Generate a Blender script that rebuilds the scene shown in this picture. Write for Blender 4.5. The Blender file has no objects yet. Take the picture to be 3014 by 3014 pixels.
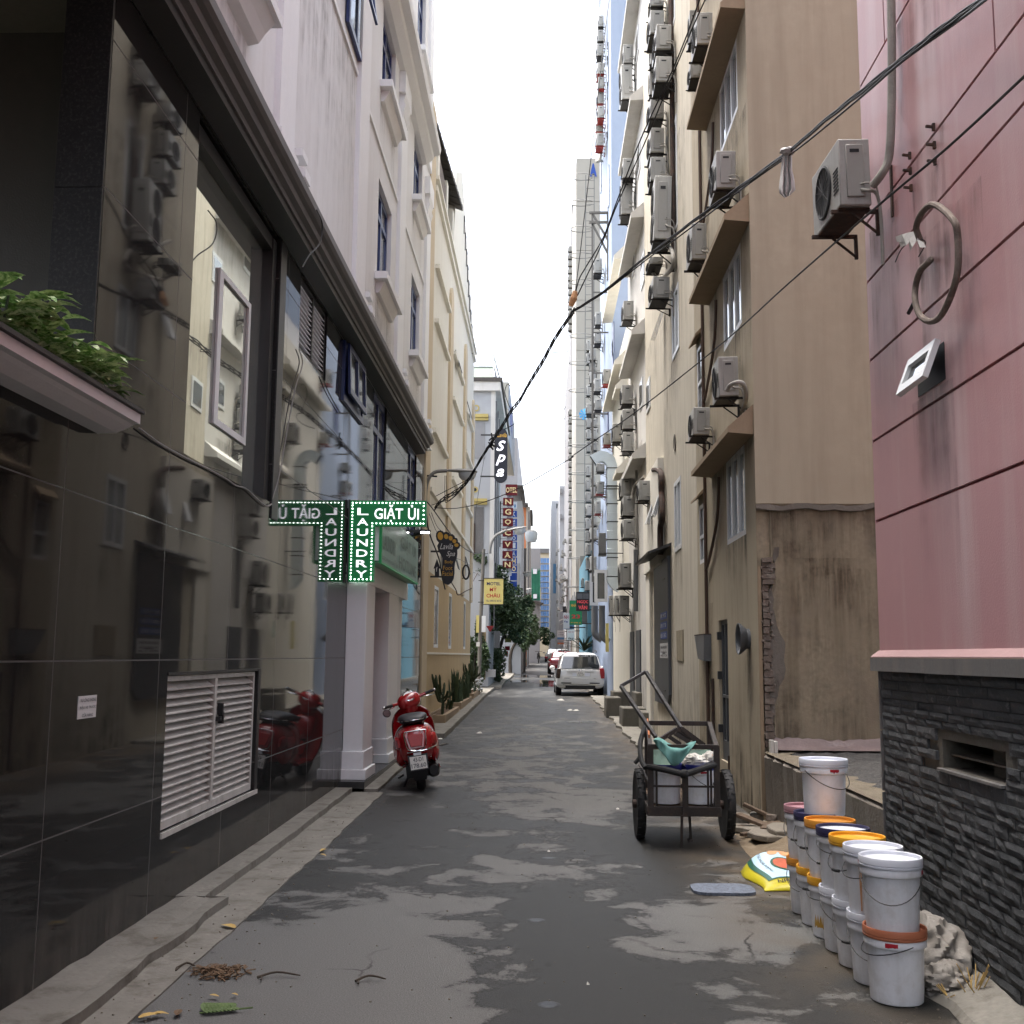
import bpy, bmesh, math, random
import numpy as np
from mathutils import Vector, Matrix
random.seed(7)
RNG = np.random.RandomState(5)
SC = bpy.context.scene
COL = SC.collection
PI = math.pi

# ---------------------------------------------------------------- camera
FPX, VPX, VPY, HCAM = 3198.0, 1594.0, 1930.0, 1.55
def _cam():
    r = math.radians(0.5)
    u = (VPX-1507)/FPX; v = (1507-VPY)/FPX
    c, s = math.cos(r), math.sin(r)
    u0 = c*u-s*v; v0 = s*u+c*v
    th = psi = 0.0
    for _ in range(60):
        f = np.array([-math.sin(psi)*math.cos(th), math.cos(psi)*math.cos(th), math.sin(th)])
        rt = np.array([math.cos(psi), math.sin(psi), 0]); up = np.cross(rt, f)
        d = np.array([0, 1., 0])
        psi += u0-(d@rt)/(d@f); th -= v0-(d@up)/(d@f)
    return c*rt+s*up, -s*rt+c*up, f
CR_, CU_, CF_ = _cam()
CAMP = np.array([0, 0, HCAM])
# survey sheets: where each enlarged view of the site photograph sits (origin x, y, scale)
SH = dict(A=(0,0,1.932),B=(700,0,2.415),C=(1600,0,3.22),D=(2000,0,1.9053),E=(0,800,1.932),F=(700,1300,2.76),
 G=(1600,600,3.22),H=(1300,1000,4.83),I=(1350,1350,3.864),J=(1600,1200,3.22),K=(1000,1600,2.415),L=(1550,1850,2.76),
 M=(2100,1800,2.1138),N=(2100,2200,2.415),O=(0,2014,1.932),P=(1500,1700,4.83),Q=(1300,1300,2.477),R=(1600,1700,4.83),
 S=(1000,600,2.415),T=(900,0,2.76),U=(1130,1400,6.44),V=(1800,1950,3.645),W=(1100,2000,5.3667),Y=(1370,1650,5.52),
 Z=(200,2500,1.61),BB=(1300,2500,1.7564),CC=(1650,1000,4.293),n=(0,0,1.0))
def px(c, x, y):
    a = SH[c]; return a[0]+x/a[2], a[1]+y/a[2]
def ray(c, x, y):
    x, y = px(c, x, y)
    return CF_+(x-1507)/FPX*CR_+(1507-y)/FPX*CU_
def hx(c, x, y, X):
    d = ray(c, x, y); return CAMP+d*(X/d[0])
def hy(c, x, y, Y):
    d = ray(c, x, y); return CAMP+d*(Y/d[1])
def hz(c, x, y, z=0.0):
    d = ray(c, x, y); return CAMP+d*((z-HCAM)/d[2])
GP = [(-20,0),(9,0),(20,.13),(33,.30),(63,.50),(100,.90),(150,1.35),(260,1.5),(600,1.5)]
def gz(y):
    return float(np.interp(y, [a for a, b in GP], [b for a, b in GP]))
def hg(c, x, y):
    z = 0.0
    for _ in range(30):
        p = hz(c, x, y, z); z = .5*z+.5*gz(p[1])
    return np.array([p[0], p[1], z])
cam = bpy.data.objects.new("camera", bpy.data.cameras.new("camera"))
COL.objects.link(cam)
M4 = Matrix(((CR_[0], CU_[0], -CF_[0], 0), (CR_[1], CU_[1], -CF_[1], 0), (CR_[2], CU_[2], -CF_[2], HCAM), (0, 0, 0, 1)))
cam.matrix_world = M4
cam.data.sensor_width = 36; cam.data.lens = 36*FPX/3014.0
cam.data.clip_start = .05; cam.data.clip_end = 3000
SC.camera = cam

# ---------------------------------------------------------------- objects
def tag(o, label, cat, group=None, kind=None):
    if label: o['label'] = label
    if cat: o['category'] = cat
    if group: o['group'] = group
    if kind: o['kind'] = kind
    return o
ORG = {}
def thing(name, label, cat, loc=(0, 0, 0), group=None, rot=None):
    o = bpy.data.objects.new(name, None); COL.objects.link(o)
    o.empty_display_size = .1
    o.location = Vector(loc); ORG[o.name] = Vector(loc)
    if rot is not None: o.rotation_euler = rot
    return tag(o, label, cat, group)
def copy_tree(o, parent=None):
    c = o.copy(); COL.objects.link(c); c.parent = parent
    for ch in o.children: copy_tree(ch, c)
    return c
class MB:
    """collects polygons; build() links them as ONE mesh object"""
    def __init__(s): s.v = []; s.f = []
    def add(s, vs, fs):
        b = len(s.v); s.v += [tuple(map(float, q)) for q in vs]; s.f += [tuple(i+b for i in q) for q in fs]; return s
    def box(s, x0, x1, y0, y1, z0, z1):
        vs = [(x, y, z) for z in (z0, z1) for y in (y0, y1) for x in (x0, x1)]
        return s.add(vs, [(0,2,3,1),(4,5,7,6),(0,1,5,4),(2,6,7,3),(0,4,6,2),(1,3,7,5)])
    def obox(s, c, size, M=None, taper=1.0):
        c = Vector(c); hx_, hy_, hz_ = [a/2 for a in size]; vs = []
        for z in (-1, 1):
            t = taper if z > 0 else 1
            for y in (-1, 1):
                for x in (-1, 1):
                    q = Vector((x*hx_*t, y*hy_*t, z*hz_))
                    vs.append(c+(M @ q if M else q))
        return s.add(vs, [(0,2,3,1),(4,5,7,6),(0,1,5,4),(2,6,7,3),(0,4,6,2),(1,3,7,5)])
    def bar(s, p, q, w, h=None, up=(0, 0, 1)):
        p, q = Vector(p), Vector(q); d = q-p; L = d.length
        if L < 1e-6: return s
        y = d/L; u = Vector(up)
        if abs(y.dot(u)) > .98: u = Vector((1, 0, 0))
        x = y.cross(u).normalized(); z = x.cross(y)
        M = Matrix((x, y, z)).transposed()
        return s.obox((p+q)/2, (w, L, h or w), M)
    def quad(s, a, b, c, d): return s.add([a, b, c, d], [(0, 1, 2, 3)])
    def poly(s, vs): return s.add(vs, [tuple(range(len(vs)))])
    def prism(s, pts, ext):
        """closed polygon pts (3d) extruded by vector ext"""
        n = len(pts); e = Vector(ext); vs = [Vector(q) for q in pts]+[Vector(q)+e for q in pts]
        return s.add(vs, [tuple(range(n))[::-1], tuple(range(n, 2*n))]+[(i, (i+1) % n, n+(i+1) % n, n+i) for i in range(n)])
    def profy(s, prof, y0, y1):
        return s.prism([(x, y0, z) for x, z in prof], (0, y1-y0, 0))
    def tube(s, path, r, n=8, cap=True):
        P = [Vector(q) for q in path]; m = len(P)
        R = r if hasattr(r, '__len__') else [r]*m
        vs = []; x = None
        for i, q in enumerate(P):
            t = (P[min(i+1, m-1)]-P[max(i-1, 0)]).normalized()
            if x is None:
                a = Vector((0, 0, 1)) if abs(t.z) < .9 else Vector((1, 0, 0)); x = t.cross(a).normalized()
            else:
                x = (x-t*x.dot(t)).normalized()
            y = t.cross(x)
            for k in range(n):
                a = 2*PI*k/n; vs.append(q+(x*math.cos(a)+y*math.sin(a))*R[i])
        fs = [(i*n+k, i*n+(k+1) % n, (i+1)*n+(k+1) % n, (i+1)*n+k) for i in range(m-1) for k in range(n)]
        if cap: fs += [tuple(range(n))[::-1], tuple(range((m-1)*n, m*n))]
        return s.add(vs, fs)
    def cyl(s, p, q, r0, r1=None, n=16): return s.tube([p, q], [r0, r0 if r1 is None else r1], n)
    def lathe(s, prof, c=(0, 0, 0), n=32, M=None, close=True):
        c = Vector(c); vs = []
        for r, z in prof:
            for k in range(n):
                a = 2*PI*k/n; q = Vector((r*math.cos(a), r*math.sin(a), z)); vs.append(c+(M @ q if M else q))
        m = len(prof)
        fs = [(i*n+k, i*n+(k+1) % n, (i+1)*n+(k+1) % n, (i+1)*n+k) for i in range(m-1) for k in range(n)]
        if close: fs += [tuple(range(n))[::-1], tuple(range((m-1)*n, m*n))]
        return s.add(vs, fs)
    def loft(s, rings, cap=True):
        n = len(rings[0]); vs = [q for r in rings for q in r]; m = len(rings)
        fs = [(i*n+k, i*n+(k+1) % n, (i+1)*n+(k+1) % n, (i+1)*n+k) for i in range(m-1) for k in range(n)]
        if cap: fs += [tuple(range(n))[::-1], tuple(range((m-1)*n, m*n))]
        return s.add(vs, fs)
    def ball(s, c, r, n=10, m=7, jit=0.0):
        rx, ry, rz = r if hasattr(r, '__len__') else (r, r, r); c = Vector(c); vs = [c+Vector((0, 0, -rz))]
        for i in range(1, m):
            t = PI*i/m-PI/2
            for k in range(n):
                a = 2*PI*k/n; j = 1+random.uniform(-jit, jit)
                vs.append(c+Vector((rx*math.cos(t)*math.cos(a)*j, ry*math.cos(t)*math.sin(a)*j, rz*math.sin(t)*j)))
        vs.append(c+Vector((0, 0, rz))); e = len(vs)-1
        fs = [(0, 1+(k+1) % n, 1+k) for k in range(n)]
        for i in range(m-2):
            fs += [(1+i*n+k, 1+i*n+(k+1) % n, 1+(i+1)*n+(k+1) % n, 1+(i+1)*n+k) for k in range(n)]
        b = 1+(m-2)*n
        fs += [(b+k, b+(k+1) % n, e) for k in range(n)]
        return s.add(vs, fs)
    def build(s, name, mat, parent=None, smooth=False, bev=0, seg=2, ang=35, local=False, origin=None):
        root = parent
        while root is not None and root.parent is not None: root = root.parent
        off = Vector((0, 0, 0)) if (local or root is None) else ORG.get(root.name, Vector((0, 0, 0)))
        if parent is None and origin is not None: off = Vector(origin)
        me = bpy.data.meshes.new(name)
        me.from_pydata([tuple(Vector(q)-off) for q in s.v], [], s.f)
        bm = bmesh.new(); bm.from_mesh(me); bmesh.ops.recalc_face_normals(bm, faces=bm.faces[:]); bm.to_mesh(me); bm.free()
        o = bpy.data.objects.new(name, me); COL.objects.link(o)
        if parent is not None: o.parent = parent
        elif origin is not None: o.location = Vector(origin)
        me.materials.append(mat)
        if bev:
            b = o.modifiers.new('bevel', 'BEVEL'); b.width = bev; b.segments = seg; b.limit_method = 'ANGLE'; b.angle_limit = math.radians(40)
        if smooth or bev:
            for p in me.polygons: p.use_smooth = True
            try: me.set_sharp_from_angle(angle=math.radians(ang))
            except Exception: pass
        return o
def spline(pts, n=8):
    P = [Vector(q) for q in pts]; out = []
    for i in range(len(P)-1):
        a, b = P[i], P[i+1]; p0 = P[i-1] if i else a; p3 = P[i+2] if i+2 < len(P) else b
        for k in range(n):
            t = k/n
            out.append(.5*((2*a)+(b-p0)*t+(2*p0-5*a+4*b-p3)*t*t+(3*a-p0-3*b+p3)*t**3))
    return out+[P[-1]]
_TX = {}
def text(s, mat, bl, rv, uv, name='lettering', parent=None, bold=.0, ext=.002, shear=0.0, keep=False):
    """letters fitted into the rectangle bl + rv x uv, raised by ext"""
    cu = bpy.data.curves.new('t', 'FONT'); cu.body = s; cu.resolution_u = 3; cu.offset = bold; cu.shear = shear; cu.space_line = .95
    cu.align_x = 'CENTER'
    to = bpy.data.objects.new('t', cu); COL.objects.link(to)
    dg = bpy.context.evaluated_depsgraph_get(); dg.update()
    me = bpy.data.meshes.new_from_object(to.evaluated_get(dg))
    bpy.data.objects.remove(to); bpy.data.curves.remove(cu)
    co = np.empty(len(me.vertices)*3); me.vertices.foreach_get('co', co); co = co.reshape(-1, 3)
    fs = [tuple(p.vertices) for p in me.polygons]; bpy.data.meshes.remove(me)
    lo, hi = co.min(0), co.max(0)
    rv, uv, bl = Vector(rv), Vector(uv), Vector(bl); nv = rv.cross(uv).normalized()
    W, H = hi[0]-lo[0], hi[1]-lo[1]
    mb = MB()
    vs = [bl+rv*((q[0]-lo[0])/W)+uv*((q[1]-lo[1])/H)+nv*ext for q in co]
    mb.add(vs, fs)
    return mb if keep else mb.build(name, mat, parent)

# ---------------------------------------------------------------- materials
def nt(name):
    m = bpy.data.materials.new(name); m.use_nodes = True
    t = m.node_tree; return m, t, t.nodes['Principled BSDF']
def N(t, kind, **kw):
    n = t.nodes.new(kind)
    for k, v in kw.items():
        if k == 'ins':
            for a, b in v.items(): n.inputs[a].default_value = b
        else: setattr(n, k, v)
    return n
def L(t, a, b): t.links.new(a, b)
def ramp(t, fac, stops):
    r = N(t, 'ShaderNodeValToRGB'); e = r.color_ramp.elements
    while len(e) < len(stops): e.new(.5)
    for i, (p, c) in enumerate(stops):
        e[i].position = p; e[i].color = (c, c, c, 1) if not hasattr(c, '__len__') else (*c, 1)
    L(t, fac, r.inputs[0]); return r.outputs[0]
def noise(t, vec, scale, detail=4, rough=.55, dist=0):
    n = N(t, 'ShaderNodeTexNoise', ins={'Scale': scale, 'Detail': detail, 'Roughness': rough, 'Distortion': dist})
    L(t, vec, n.inputs['Vector']); return n.outputs['Fac']
def mix(t, fac, a, b, mode='MIX'):
    n = N(t, 'ShaderNodeMix', data_type='RGBA', blend_type=mode)
    for i, x in ((0, fac), (6, a), (7, b)):
        if hasattr(x, 'links'): L(t, x, n.inputs[i])
        elif i == 0: n.inputs[0].default_value = x
        else: n.inputs[i].default_value = (*x, 1)
    return n.outputs[2]
def scaled(t, vec, s, rand=False):
    m = N(t, 'ShaderNodeMapping'); m.inputs['Scale'].default_value = s; L(t, vec, m.inputs['Vector']); return m.outputs[0]
def pm(name, col, rough=.75, spec=.35, metal=0.0, var=.10, vs=1.5, streak=0.0, ss=5.0, scol=None, dirt=0.0, dcol=(.08, .065, .05), ds=2.5,
       bump=.12, bs=90.0, emit=0.0, coat=0.0, rand=0.0):
    m, t, b = nt(name)
    tc = N(t, 'ShaderNodeTexCoord'); v = tc.outputs['Object']
    if rand:
        oi = N(t, 'ShaderNodeObjectInfo'); ad = N(t, 'ShaderNodeVectorMath', operation='MULTIPLY_ADD')
        cmb = N(t, 'ShaderNodeCombineXYZ'); L(t, oi.outputs['Random'], cmb.inputs[0]); L(t, oi.outputs['Random'], cmb.inputs[1])
        L(t, cmb.outputs[0], ad.inputs[0]); ad.inputs[1].default_value = (37, 91, 0); L(t, v, ad.inputs[2]); v = ad.outputs[0]
    c = mix(t, ramp(t, noise(t, v, vs, 6), [(.3, 0), (.7, 1)]), [q*(1-var) for q in col], [min(1, q*(1+var)) for q in col])
    c = mix(t, ramp(t, noise(t, v, vs*14, 3), [(.35, 0), (.65, 1)]), c, [q*(1-var*.6) for q in col]) if var else c
    if streak:
        f = ramp(t, noise(t, scaled(t, v, (ss, ss, ss*.07)), 1.0, 5, .6), [(.48, 0), (.72, 1)])
        mm = N(t, 'ShaderNodeMath', operation='MULTIPLY'); L(t, f, mm.inputs[0]); mm.inputs[1].default_value = streak
        c = mix(t, mm.outputs[0], c, scol or [q*.45 for q in col])
    if dirt:
        f = ramp(t, noise(t, v, ds, 8, .65), [(.5, 0), (.68, 1)])
        mm = N(t, 'ShaderNodeMath', operation='MULTIPLY'); L(t, f, mm.inputs[0]); mm.inputs[1].default_value = dirt
        c = mix(t, mm.outputs[0], c, dcol)
    if rand:
        h = N(t, 'ShaderNodeMapRange'); L(t, oi.outputs['Random'], h.inputs[0]); h.inputs[3].default_value = 1-rand; h.inputs[4].default_value = 1+rand*.5
        hs = N(t, 'ShaderNodeHueSaturation'); L(t, h.outputs[0], hs.inputs['Value']); L(t, c, hs.inputs['Color']); c = hs.outputs[0]
    L(t, c, b.inputs['Base Color'])
    b.inputs['Roughness'].default_value = rough; b.inputs['Specular IOR Level'].default_value = spec; b.inputs['Metallic'].default_value = metal
    if coat: b.inputs['Coat Weight'].default_value = coat; b.inputs['Coat Roughness'].default_value = .06
    if bump:
        bn = N(t, 'ShaderNodeBump', ins={'Strength': bump, 'Distance': .01}); L(t, noise(t, v, bs, 4), bn.inputs['Height']); L(t, bn.outputs[0], b.inputs['Normal'])
    if emit:
        L(t, c, b.inputs['Emission Color']); b.inputs['Emission Strength'].default_value = emit
    return m
MT = dict(
 white_wall=pm('white_wall_paint', (.68, .675, .68), .8, streak=.2, scol=(.45, .42, .39), var=.035, vs=.7),
 white_trim=pm('white_trim_paint', (.76, .76, .77), .75, var=.04, streak=.08, scol=(.48, .45, .42)),
 cornice=pm('cornice_grey_paint', (.125, .12, .118), .6, var=.12, dirt=.15),
 cornice_dark=pm('cornice_dark', (.045, .044, .043), .5, var=.12),
 column=pm('speckled_granite', (.012, .012, .014), .38, spec=.4, var=.5, vs=30, dirt=.5, dcol=(.07, .065, .062), ds=55, bump=.02),
 recess_wall=pm('dark_lobby_panel', (.055, .052, .045), .35, var=.1),
 lobby=pm('lobby_panel', (.17, .16, .13), .5, var=.08),
 recess_light=pm('lobby_ceiling', (.36, .38, .375), .5, var=.06),
 blue_frame=pm('blue_window_frame', (.012, .025, .11), .3, spec=.5, var=.08, bump=0),
 white_frame=pm('white_plastic_frame', (.66, .67, .67), .35, var=.05, dirt=.08, bump=0),
 dark_metal=pm('dark_metal', (.02, .02, .021), .45, spec=.5, var=.2, dirt=.2, dcol=(.06, .05, .04)),
 black_plastic=pm('black_plastic', (.012, .012, .013), .45, var=.1, bump=0),
 rubber=pm('black_rubber', (.017, .017, .017), .75, var=.2, dirt=.35, dcol=(.06, .055, .05), ds=9),
 louvre=pm('louvre_paint', (.50, .475, .44), .5, var=.12, dirt=.3, dcol=(.16, .13, .10), ds=6, streak=.5, ss=9, scol=(.2, .17, .14)),
 paper=pm('paper', (.62, .61, .60), .85, var=.05, bump=0),
 ink=pm('black_ink', (.03, .03, .035), .8, var=0, bump=0),
 ink_grey=pm('grey_ink', (.16, .16, .165), .8, var=.1, bump=0),
 ink_red=pm('red_ink', (.42, .02, .03), .6, var=0, bump=0),
 cream=pm('cream_paint', (.66, .635, .56), .8, var=.05, vs=.5, streak=.2, scol=(.42, .36, .25)),
 cream_pale=pm('pale_cream_paint', (.70, .67, .59), .8, var=.05, vs=.5, streak=.15, scol=(.48, .44, .36)),
 ochre=pm('ochre_paint', (.47, .355, .205), .8, var=.07, vs=.6, streak=.15),
 ochre_trim=pm('ochre_trim', (.52, .43, .30), .8, var=.05),
 roof_dark=pm('rusted_roof_sheet', (.07, .062, .055), .7, var=.3, dirt=.4, dcol=(.03, .025, .02)),
 tan=pm('tan_paint', (.385, .33, .24), .8, var=.07, vs=.6, streak=.5, ss=6, scol=(.27, .225, .16), dirt=.22, dcol=(.31, .245, .17), ds=1.3),
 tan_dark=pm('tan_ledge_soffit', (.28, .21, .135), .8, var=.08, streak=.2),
 raw_plaster=pm('raw_plaster', (.285, .24, .165), .9, var=.2, vs=1.6, streak=.62, ss=6, scol=(.12, .085, .05), dirt=.5, dcol=(.19, .155, .12), bump=.3),
 grey_plaster=pm('grey_cement', (.17, .15, .125), .9, var=.22, dirt=.4, dcol=(.09, .075, .06), bump=.45, bs=40),
 old_brick=pm('crumbling_brick', (.16, .125, .10), .95, var=.35, vs=9, dirt=.5, dcol=(.28, .25, .21), ds=12, bump=.6, bs=45),
 yellowed=pm('yellowed_plaster', (.53, .485, .395), .85, var=.07, vs=.5, streak=.7, ss=7, scol=(.32, .28, .215), dirt=.2, dcol=(.36, .32, .25), ds=1.6, bump=.2),
 grey_white=pm('weathered_white_paint', (.56, .545, .515), .85, var=.06, vs=.5, streak=.3, ss=4, scol=(.36, .33, .29)),
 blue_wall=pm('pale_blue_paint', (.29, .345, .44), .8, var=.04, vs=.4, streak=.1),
 blue_shade=pm('pale_blue_paint_shaded', (.20, .245, .33), .8, var=.06, vs=.5, streak=.25, scol=(.13, .16, .22)),  # darker copy of the pale blue, the low wall's shade put into the colour
 tower_cream=pm('tower_cream_paint', (.37, .35, .305), .8, var=.03, vs=.3),
 tower_grey=pm('tower_grey_render', (.25, .25, .255), .85, var=.08, vs=.3),
 far_white=pm('far_white_render', (.36, .37, .385), .85, var=.08, vs=.2),
 pink=pm('pink_paint', (.47, .255, .265), .36, spec=.65, var=.06, vs=.7, streak=.65, ss=2.6, scol=(.58, .45, .455), dirt=.14, dcol=(.34, .19, .20), ds=1.1),
 pink_groove=pm('pink_groove_shadow', (.22, .07, .07), .85, var=.1),
 pink_light=pm('pink_ledge', (.33, .21, .205), .8, var=.08),
 stone_cap=pm('stone_capping', (.14, .135, .13), .8, var=.18, vs=4, streak=.3, ss=8, scol=(.24, .20, .17)),
 concrete=pm('concrete', (.20, .187, .16), .9, var=.2, vs=2.2, dirt=.75, dcol=(.085, .072, .055), ds=5.5, bump=.4, bs=55),
 concrete_dark=pm('dark_concrete', (.13, .12, .10), .9, var=.2, vs=2.2, dirt=.4, dcol=(.06, .05, .04), ds=4, bump=.4, bs=55),
 granite_step=pm('granite_step', (.035, .035, .035), .25, spec=.5, var=.3, vs=20, bump=.02),
 ac=pm('aircon_casing', (.37, .365, .34), .45, var=.06, vs=3, streak=.35, ss=14, scol=(.22, .195, .155), dirt=.25, dcol=(.2, .18, .14), ds=9, bump=0, rand=.28),
 ac_far=pm('aircon_casing_old', (.36, .345, .31), .55, var=.1, vs=3, dirt=.2, bump=0, rand=.2),
 ac_cover=pm('aircon_cover', (.315, .31, .285), .45, var=.05, bump=0, rand=.12),
 ac_dark=pm('aircon_fan_grille', (.035, .035, .035), .6, var=.2, bump=0),
 bracket=pm('bracket_black', (.022, .021, .02), .7, var=.3, dirt=.3, dcol=(.09, .05, .03), ds=20),
 bracket_red=pm('bracket_red', (.28, .035, .03), .6, var=.2),
 rust=pm('rusty_steel', (.06, .042, .034), .85, var=.4, vs=12, dirt=.5, dcol=(.14, .06, .03), ds=14),
 pipe_wrap=pm('pipe_wrap', (.33, .315, .28), .7, var=.12, vs=8, dirt=.25, ds=12),
 pipe_brown=pm('brown_pipe', (.075, .045, .032), .5, var=.15),
 pipe_grey=pm('grey_pvc', (.14, .145, .15), .5, var=.1, dirt=.15),
 hose_brown=pm('taped_hose', (.15, .12, .10), .8, var=.3, vs=14, dirt=.4, dcol=(.34, .28, .24), ds=22),
 cable=pm('black_cable', (.012, .012, .014), .5, var=.1, bump=0),
 wire_grey=pm('grey_wire', (.22, .21, .20), .6, var=.1, bump=0),
 rag=pm('white_rag', (.50, .49, .47), .9, var=.15, vs=12, dirt=.3, dcol=(.14, .12, .10), ds=16),
 door_grey=pm('grey_steel_door', (.075, .08, .088), .45, var=.12, streak=.3, scol=(.04, .04, .04)),
 green_sign=pm('green_sign_face', (.006, .115, .035), .4, var=.05, bump=0, emit=.10),
 sign_letter=pm('lit_white_letters', (.85, .84, .90), .5, var=0, bump=0, emit=.35),
 led=pm('led_dot', (.9, 1, .93), .5, var=0, bump=0, emit=3.0),
 tube=pm('lit_tube', (1, 1, 1), .5, var=0, bump=0, emit=2.5),
 fascia=pm('pale_green_fascia', (.07, .19, .11), .35, spec=.4, var=.35, vs=2.5, streak=.35, ss=5, scol=(.06, .16, .09), bump=0),
 fascia_ink=pm('dark_green_letters', (.03, .085, .055), .4, var=.1, bump=0),
 navy=pm('dark_navy_board', (.016, .018, .026), .45, var=.1, bump=0),
 gold=pm('gold_print', (.52, .30, .05), .5, var=.1, bump=0),
 silver=pm('silver_print', (.60, .60, .62), .45, var=.05, bump=0),
 yellow_board=pm('yellow_board', (.62, .53, .19), .5, var=.06, bump=0),
 navy_ink=pm('navy_ink', (.03, .03, .10), .6, var=0, bump=0),
 red_board=pm('red_board', (.20, .016, .02), .5, var=.12, bump=0),
 cream_letter=pm('cream_letters', (.85, .66, .34), .5, var=0, bump=0, emit=.05),
 blue_board=pm('blue_board', (.02, .07, .33), .45, var=.1, bump=0),
 sky_board=pm('sky_blue_board', (.10, .26, .45), .45, var=.06, bump=0),
 green_board=pm('green_board', (.012, .16, .065), .5, var=.1, bump=0),
 white_board=pm('white_board', (.72, .74, .76), .5, var=.05, bump=0),
 yellow_paint=pm('yellow_paint', (.42, .335, .12), .7, var=.06),
 orange_wall=pm('orange_brick', (.48, .17, .07), .85, var=.15, vs=4),
 netting=pm('green_netting', (.05, .25, .16), .9, var=.25, vs=2, streak=.4, ss=6, scol=(.02, .10, .07)),
 moss_roof=pm('mossy_roof', (.16, .19, .16), .9, var=.2, vs=3),
 cyan_wall=pm('light_blue_wall', (.10, .24, .31), .7, var=.08, streak=.2),
 duct=pm('galvanised_sheet', (.60, .66, .68), .28, metal=.85, var=.12, vs=3, bump=.05, bs=8),
 red_paint=pm('red_car_paint', (.23, .008, .014), .22, spec=.5, var=.03, bump=0, coat=.8),
 scooter_red=pm('scooter_red', (.33, .008, .012), .25, spec=.5, var=.04, bump=0, coat=.8),
 chrome=pm('chrome', (.75, .75, .75), .12, metal=1, var=.03, bump=0),
 seat=pm('black_seat_vinyl', (.02, .02, .024), .42, var=.1, bump=.1, bs=200),
 lamp_red=pm('red_lens', (.34, .012, .012), .3, spec=.4, var=.1, bump=0),
 lamp_dark=pm('dark_lens', (.03, .02, .02), .15, spec=.6, var=.1, bump=0, coat=.8),
 plate=pm('number_plate', (.68, .67, .62), .6, var=.06, bump=0),
 dial=pm('dial_face', (.66, .68, .70), .25, var=.05, bump=0),
 car_white=pm('white_car_paint', (.56, .56, .55), .22, spec=.5, var=.02, bump=0, coat=.8),
 tyre=pm('tyre', (.016, .016, .017), .85, var=.2, dirt=.3, dcol=(.07, .06, .05), ds=10, bump=.4, bs=60),
 wood=pm('weathered_wood', (.13, .09, .06), .85, var=.35, vs=7, streak=.4, ss=12),
 cart_steel=pm('cart_steel', (.035, .029, .026), .65, var=.35, vs=9, dirt=.4, dcol=(.09, .055, .035), ds=15),
 frame_steel=pm('worn_tube', (.05, .047, .045), .5, spec=.5, var=.3, vs=20, dirt=.35, dcol=(.22, .21, .20), ds=18),
 cloth_green=pm('green_woven_sack', (.13, .29, .26), .85, var=.16, vs=9, streak=.25, ss=30, scol=(.07, .17, .15), bump=.3, bs=120),
 cloth_dull=pm('pale_green_sheet', (.10, .155, .125), .9, var=.15, vs=6),
 bag_white=pm('crumpled_white_plastic', (.55, .53, .48), .6, var=.15, vs=8),
 bucket=pm('bucket_white_plastic', (.80, .81, .84), .38, spec=.45, var=.05, vs=5, streak=.25, ss=16, scol=(.40, .38, .34), dirt=.3, dcol=(.42, .39, .34), ds=13, bump=.03, rand=.10),
 lid_white=pm('lid_white', (.66, .68, .74), .4, var=.05, dirt=.12, dcol=(.4, .38, .34), bump=.03),
 lid_orange=pm('lid_orange', (.62, .26, .035), .42, var=.07, dirt=.2, dcol=(.4, .24, .1), bump=.03),
 lid_yellow=pm('lid_yellow', (.72, .36, .03), .42, var=.06, dirt=.15, dcol=(.5, .3, .1), bump=.03),
 lid_terracotta=pm('lid_terracotta', (.42, .145, .075), .5, var=.12, dirt=.3, dcol=(.3, .18, .12), bump=.03),
 lid_navy=pm('lid_navy', (.03, .028, .075), .4, var=.1, dirt=.15, dcol=(.15, .14, .17), bump=.03),
 lid_pink=pm('lid_pink', (.36, .19, .21), .45, var=.08, dirt=.2, bump=.03),
 lid_blue=pm('lid_deep_blue', (.025, .03, .19), .4, var=.1, bump=.03),
 clip_red=pm('red_clip', (.42, .015, .03), .45, var=.15, bump=0),
 bag_yellow=pm('yellow_sack_plastic', (.50, .43, .02), .3, spec=.5, var=.07, vs=8, bump=.12, bs=25),
 bag_blue=pm('pale_blue_print', (.46, .64, .76), .35, var=.05, bump=0),
 bag_green=pm('dark_green_print', (.02, .10, .06), .4, var=.15, bump=0),
 fruit_red=pm('orange_fruit_print', (.50, .10, .04), .4, var=.3, vs=30, bump=0),
 fruit_pale=pm('pale_fruit_print', (.66, .36, .18), .4, var=.3, vs=30, bump=0),
 sack=pm('old_plastic_sack', (.22, .20, .175), .6, var=.2, vs=9, dirt=.5, dcol=(.13, .11, .09), ds=7, bump=.2),
 straw=pm('dry_straw', (.42, .28, .10), .9, var=.2),
 twig=pm('dry_twig', (.06, .045, .032), .9, var=.3),
 leaf_yellow=pm('yellow_leaf', (.50, .34, .11), .8, var=.2, vs=15),
 leaf_brown=pm('brown_leaf', (.15, .095, .055), .9, var=.3, vs=20),
 leaf_green=pm('fallen_green_leaf', (.10, .15, .05), .7, var=.25, vs=20),
 crown=pm('tree_foliage', (.055, .092, .035), .55, var=.5, vs=1.6, bump=0),
 crown_far=pm('far_foliage', (.06, .10, .045), .7, var=.35, vs=.8, bump=0),
 bark=pm('bark', (.09, .075, .06), .9, var=.25, vs=8),
 cactus=pm('cactus_green', (.035, .05, .022), .65, var=.3, vs=9),
 snake=pm('snake_plant_leaf', (.04, .065, .03), .55, var=.4, vs=12, streak=.3),
 soil=pm('soil', (.10, .06, .035), .95, var=.3, vs=12),
 terracotta=pm('planter_edge', (.25, .185, .12), .85, var=.12, vs=4),
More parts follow.
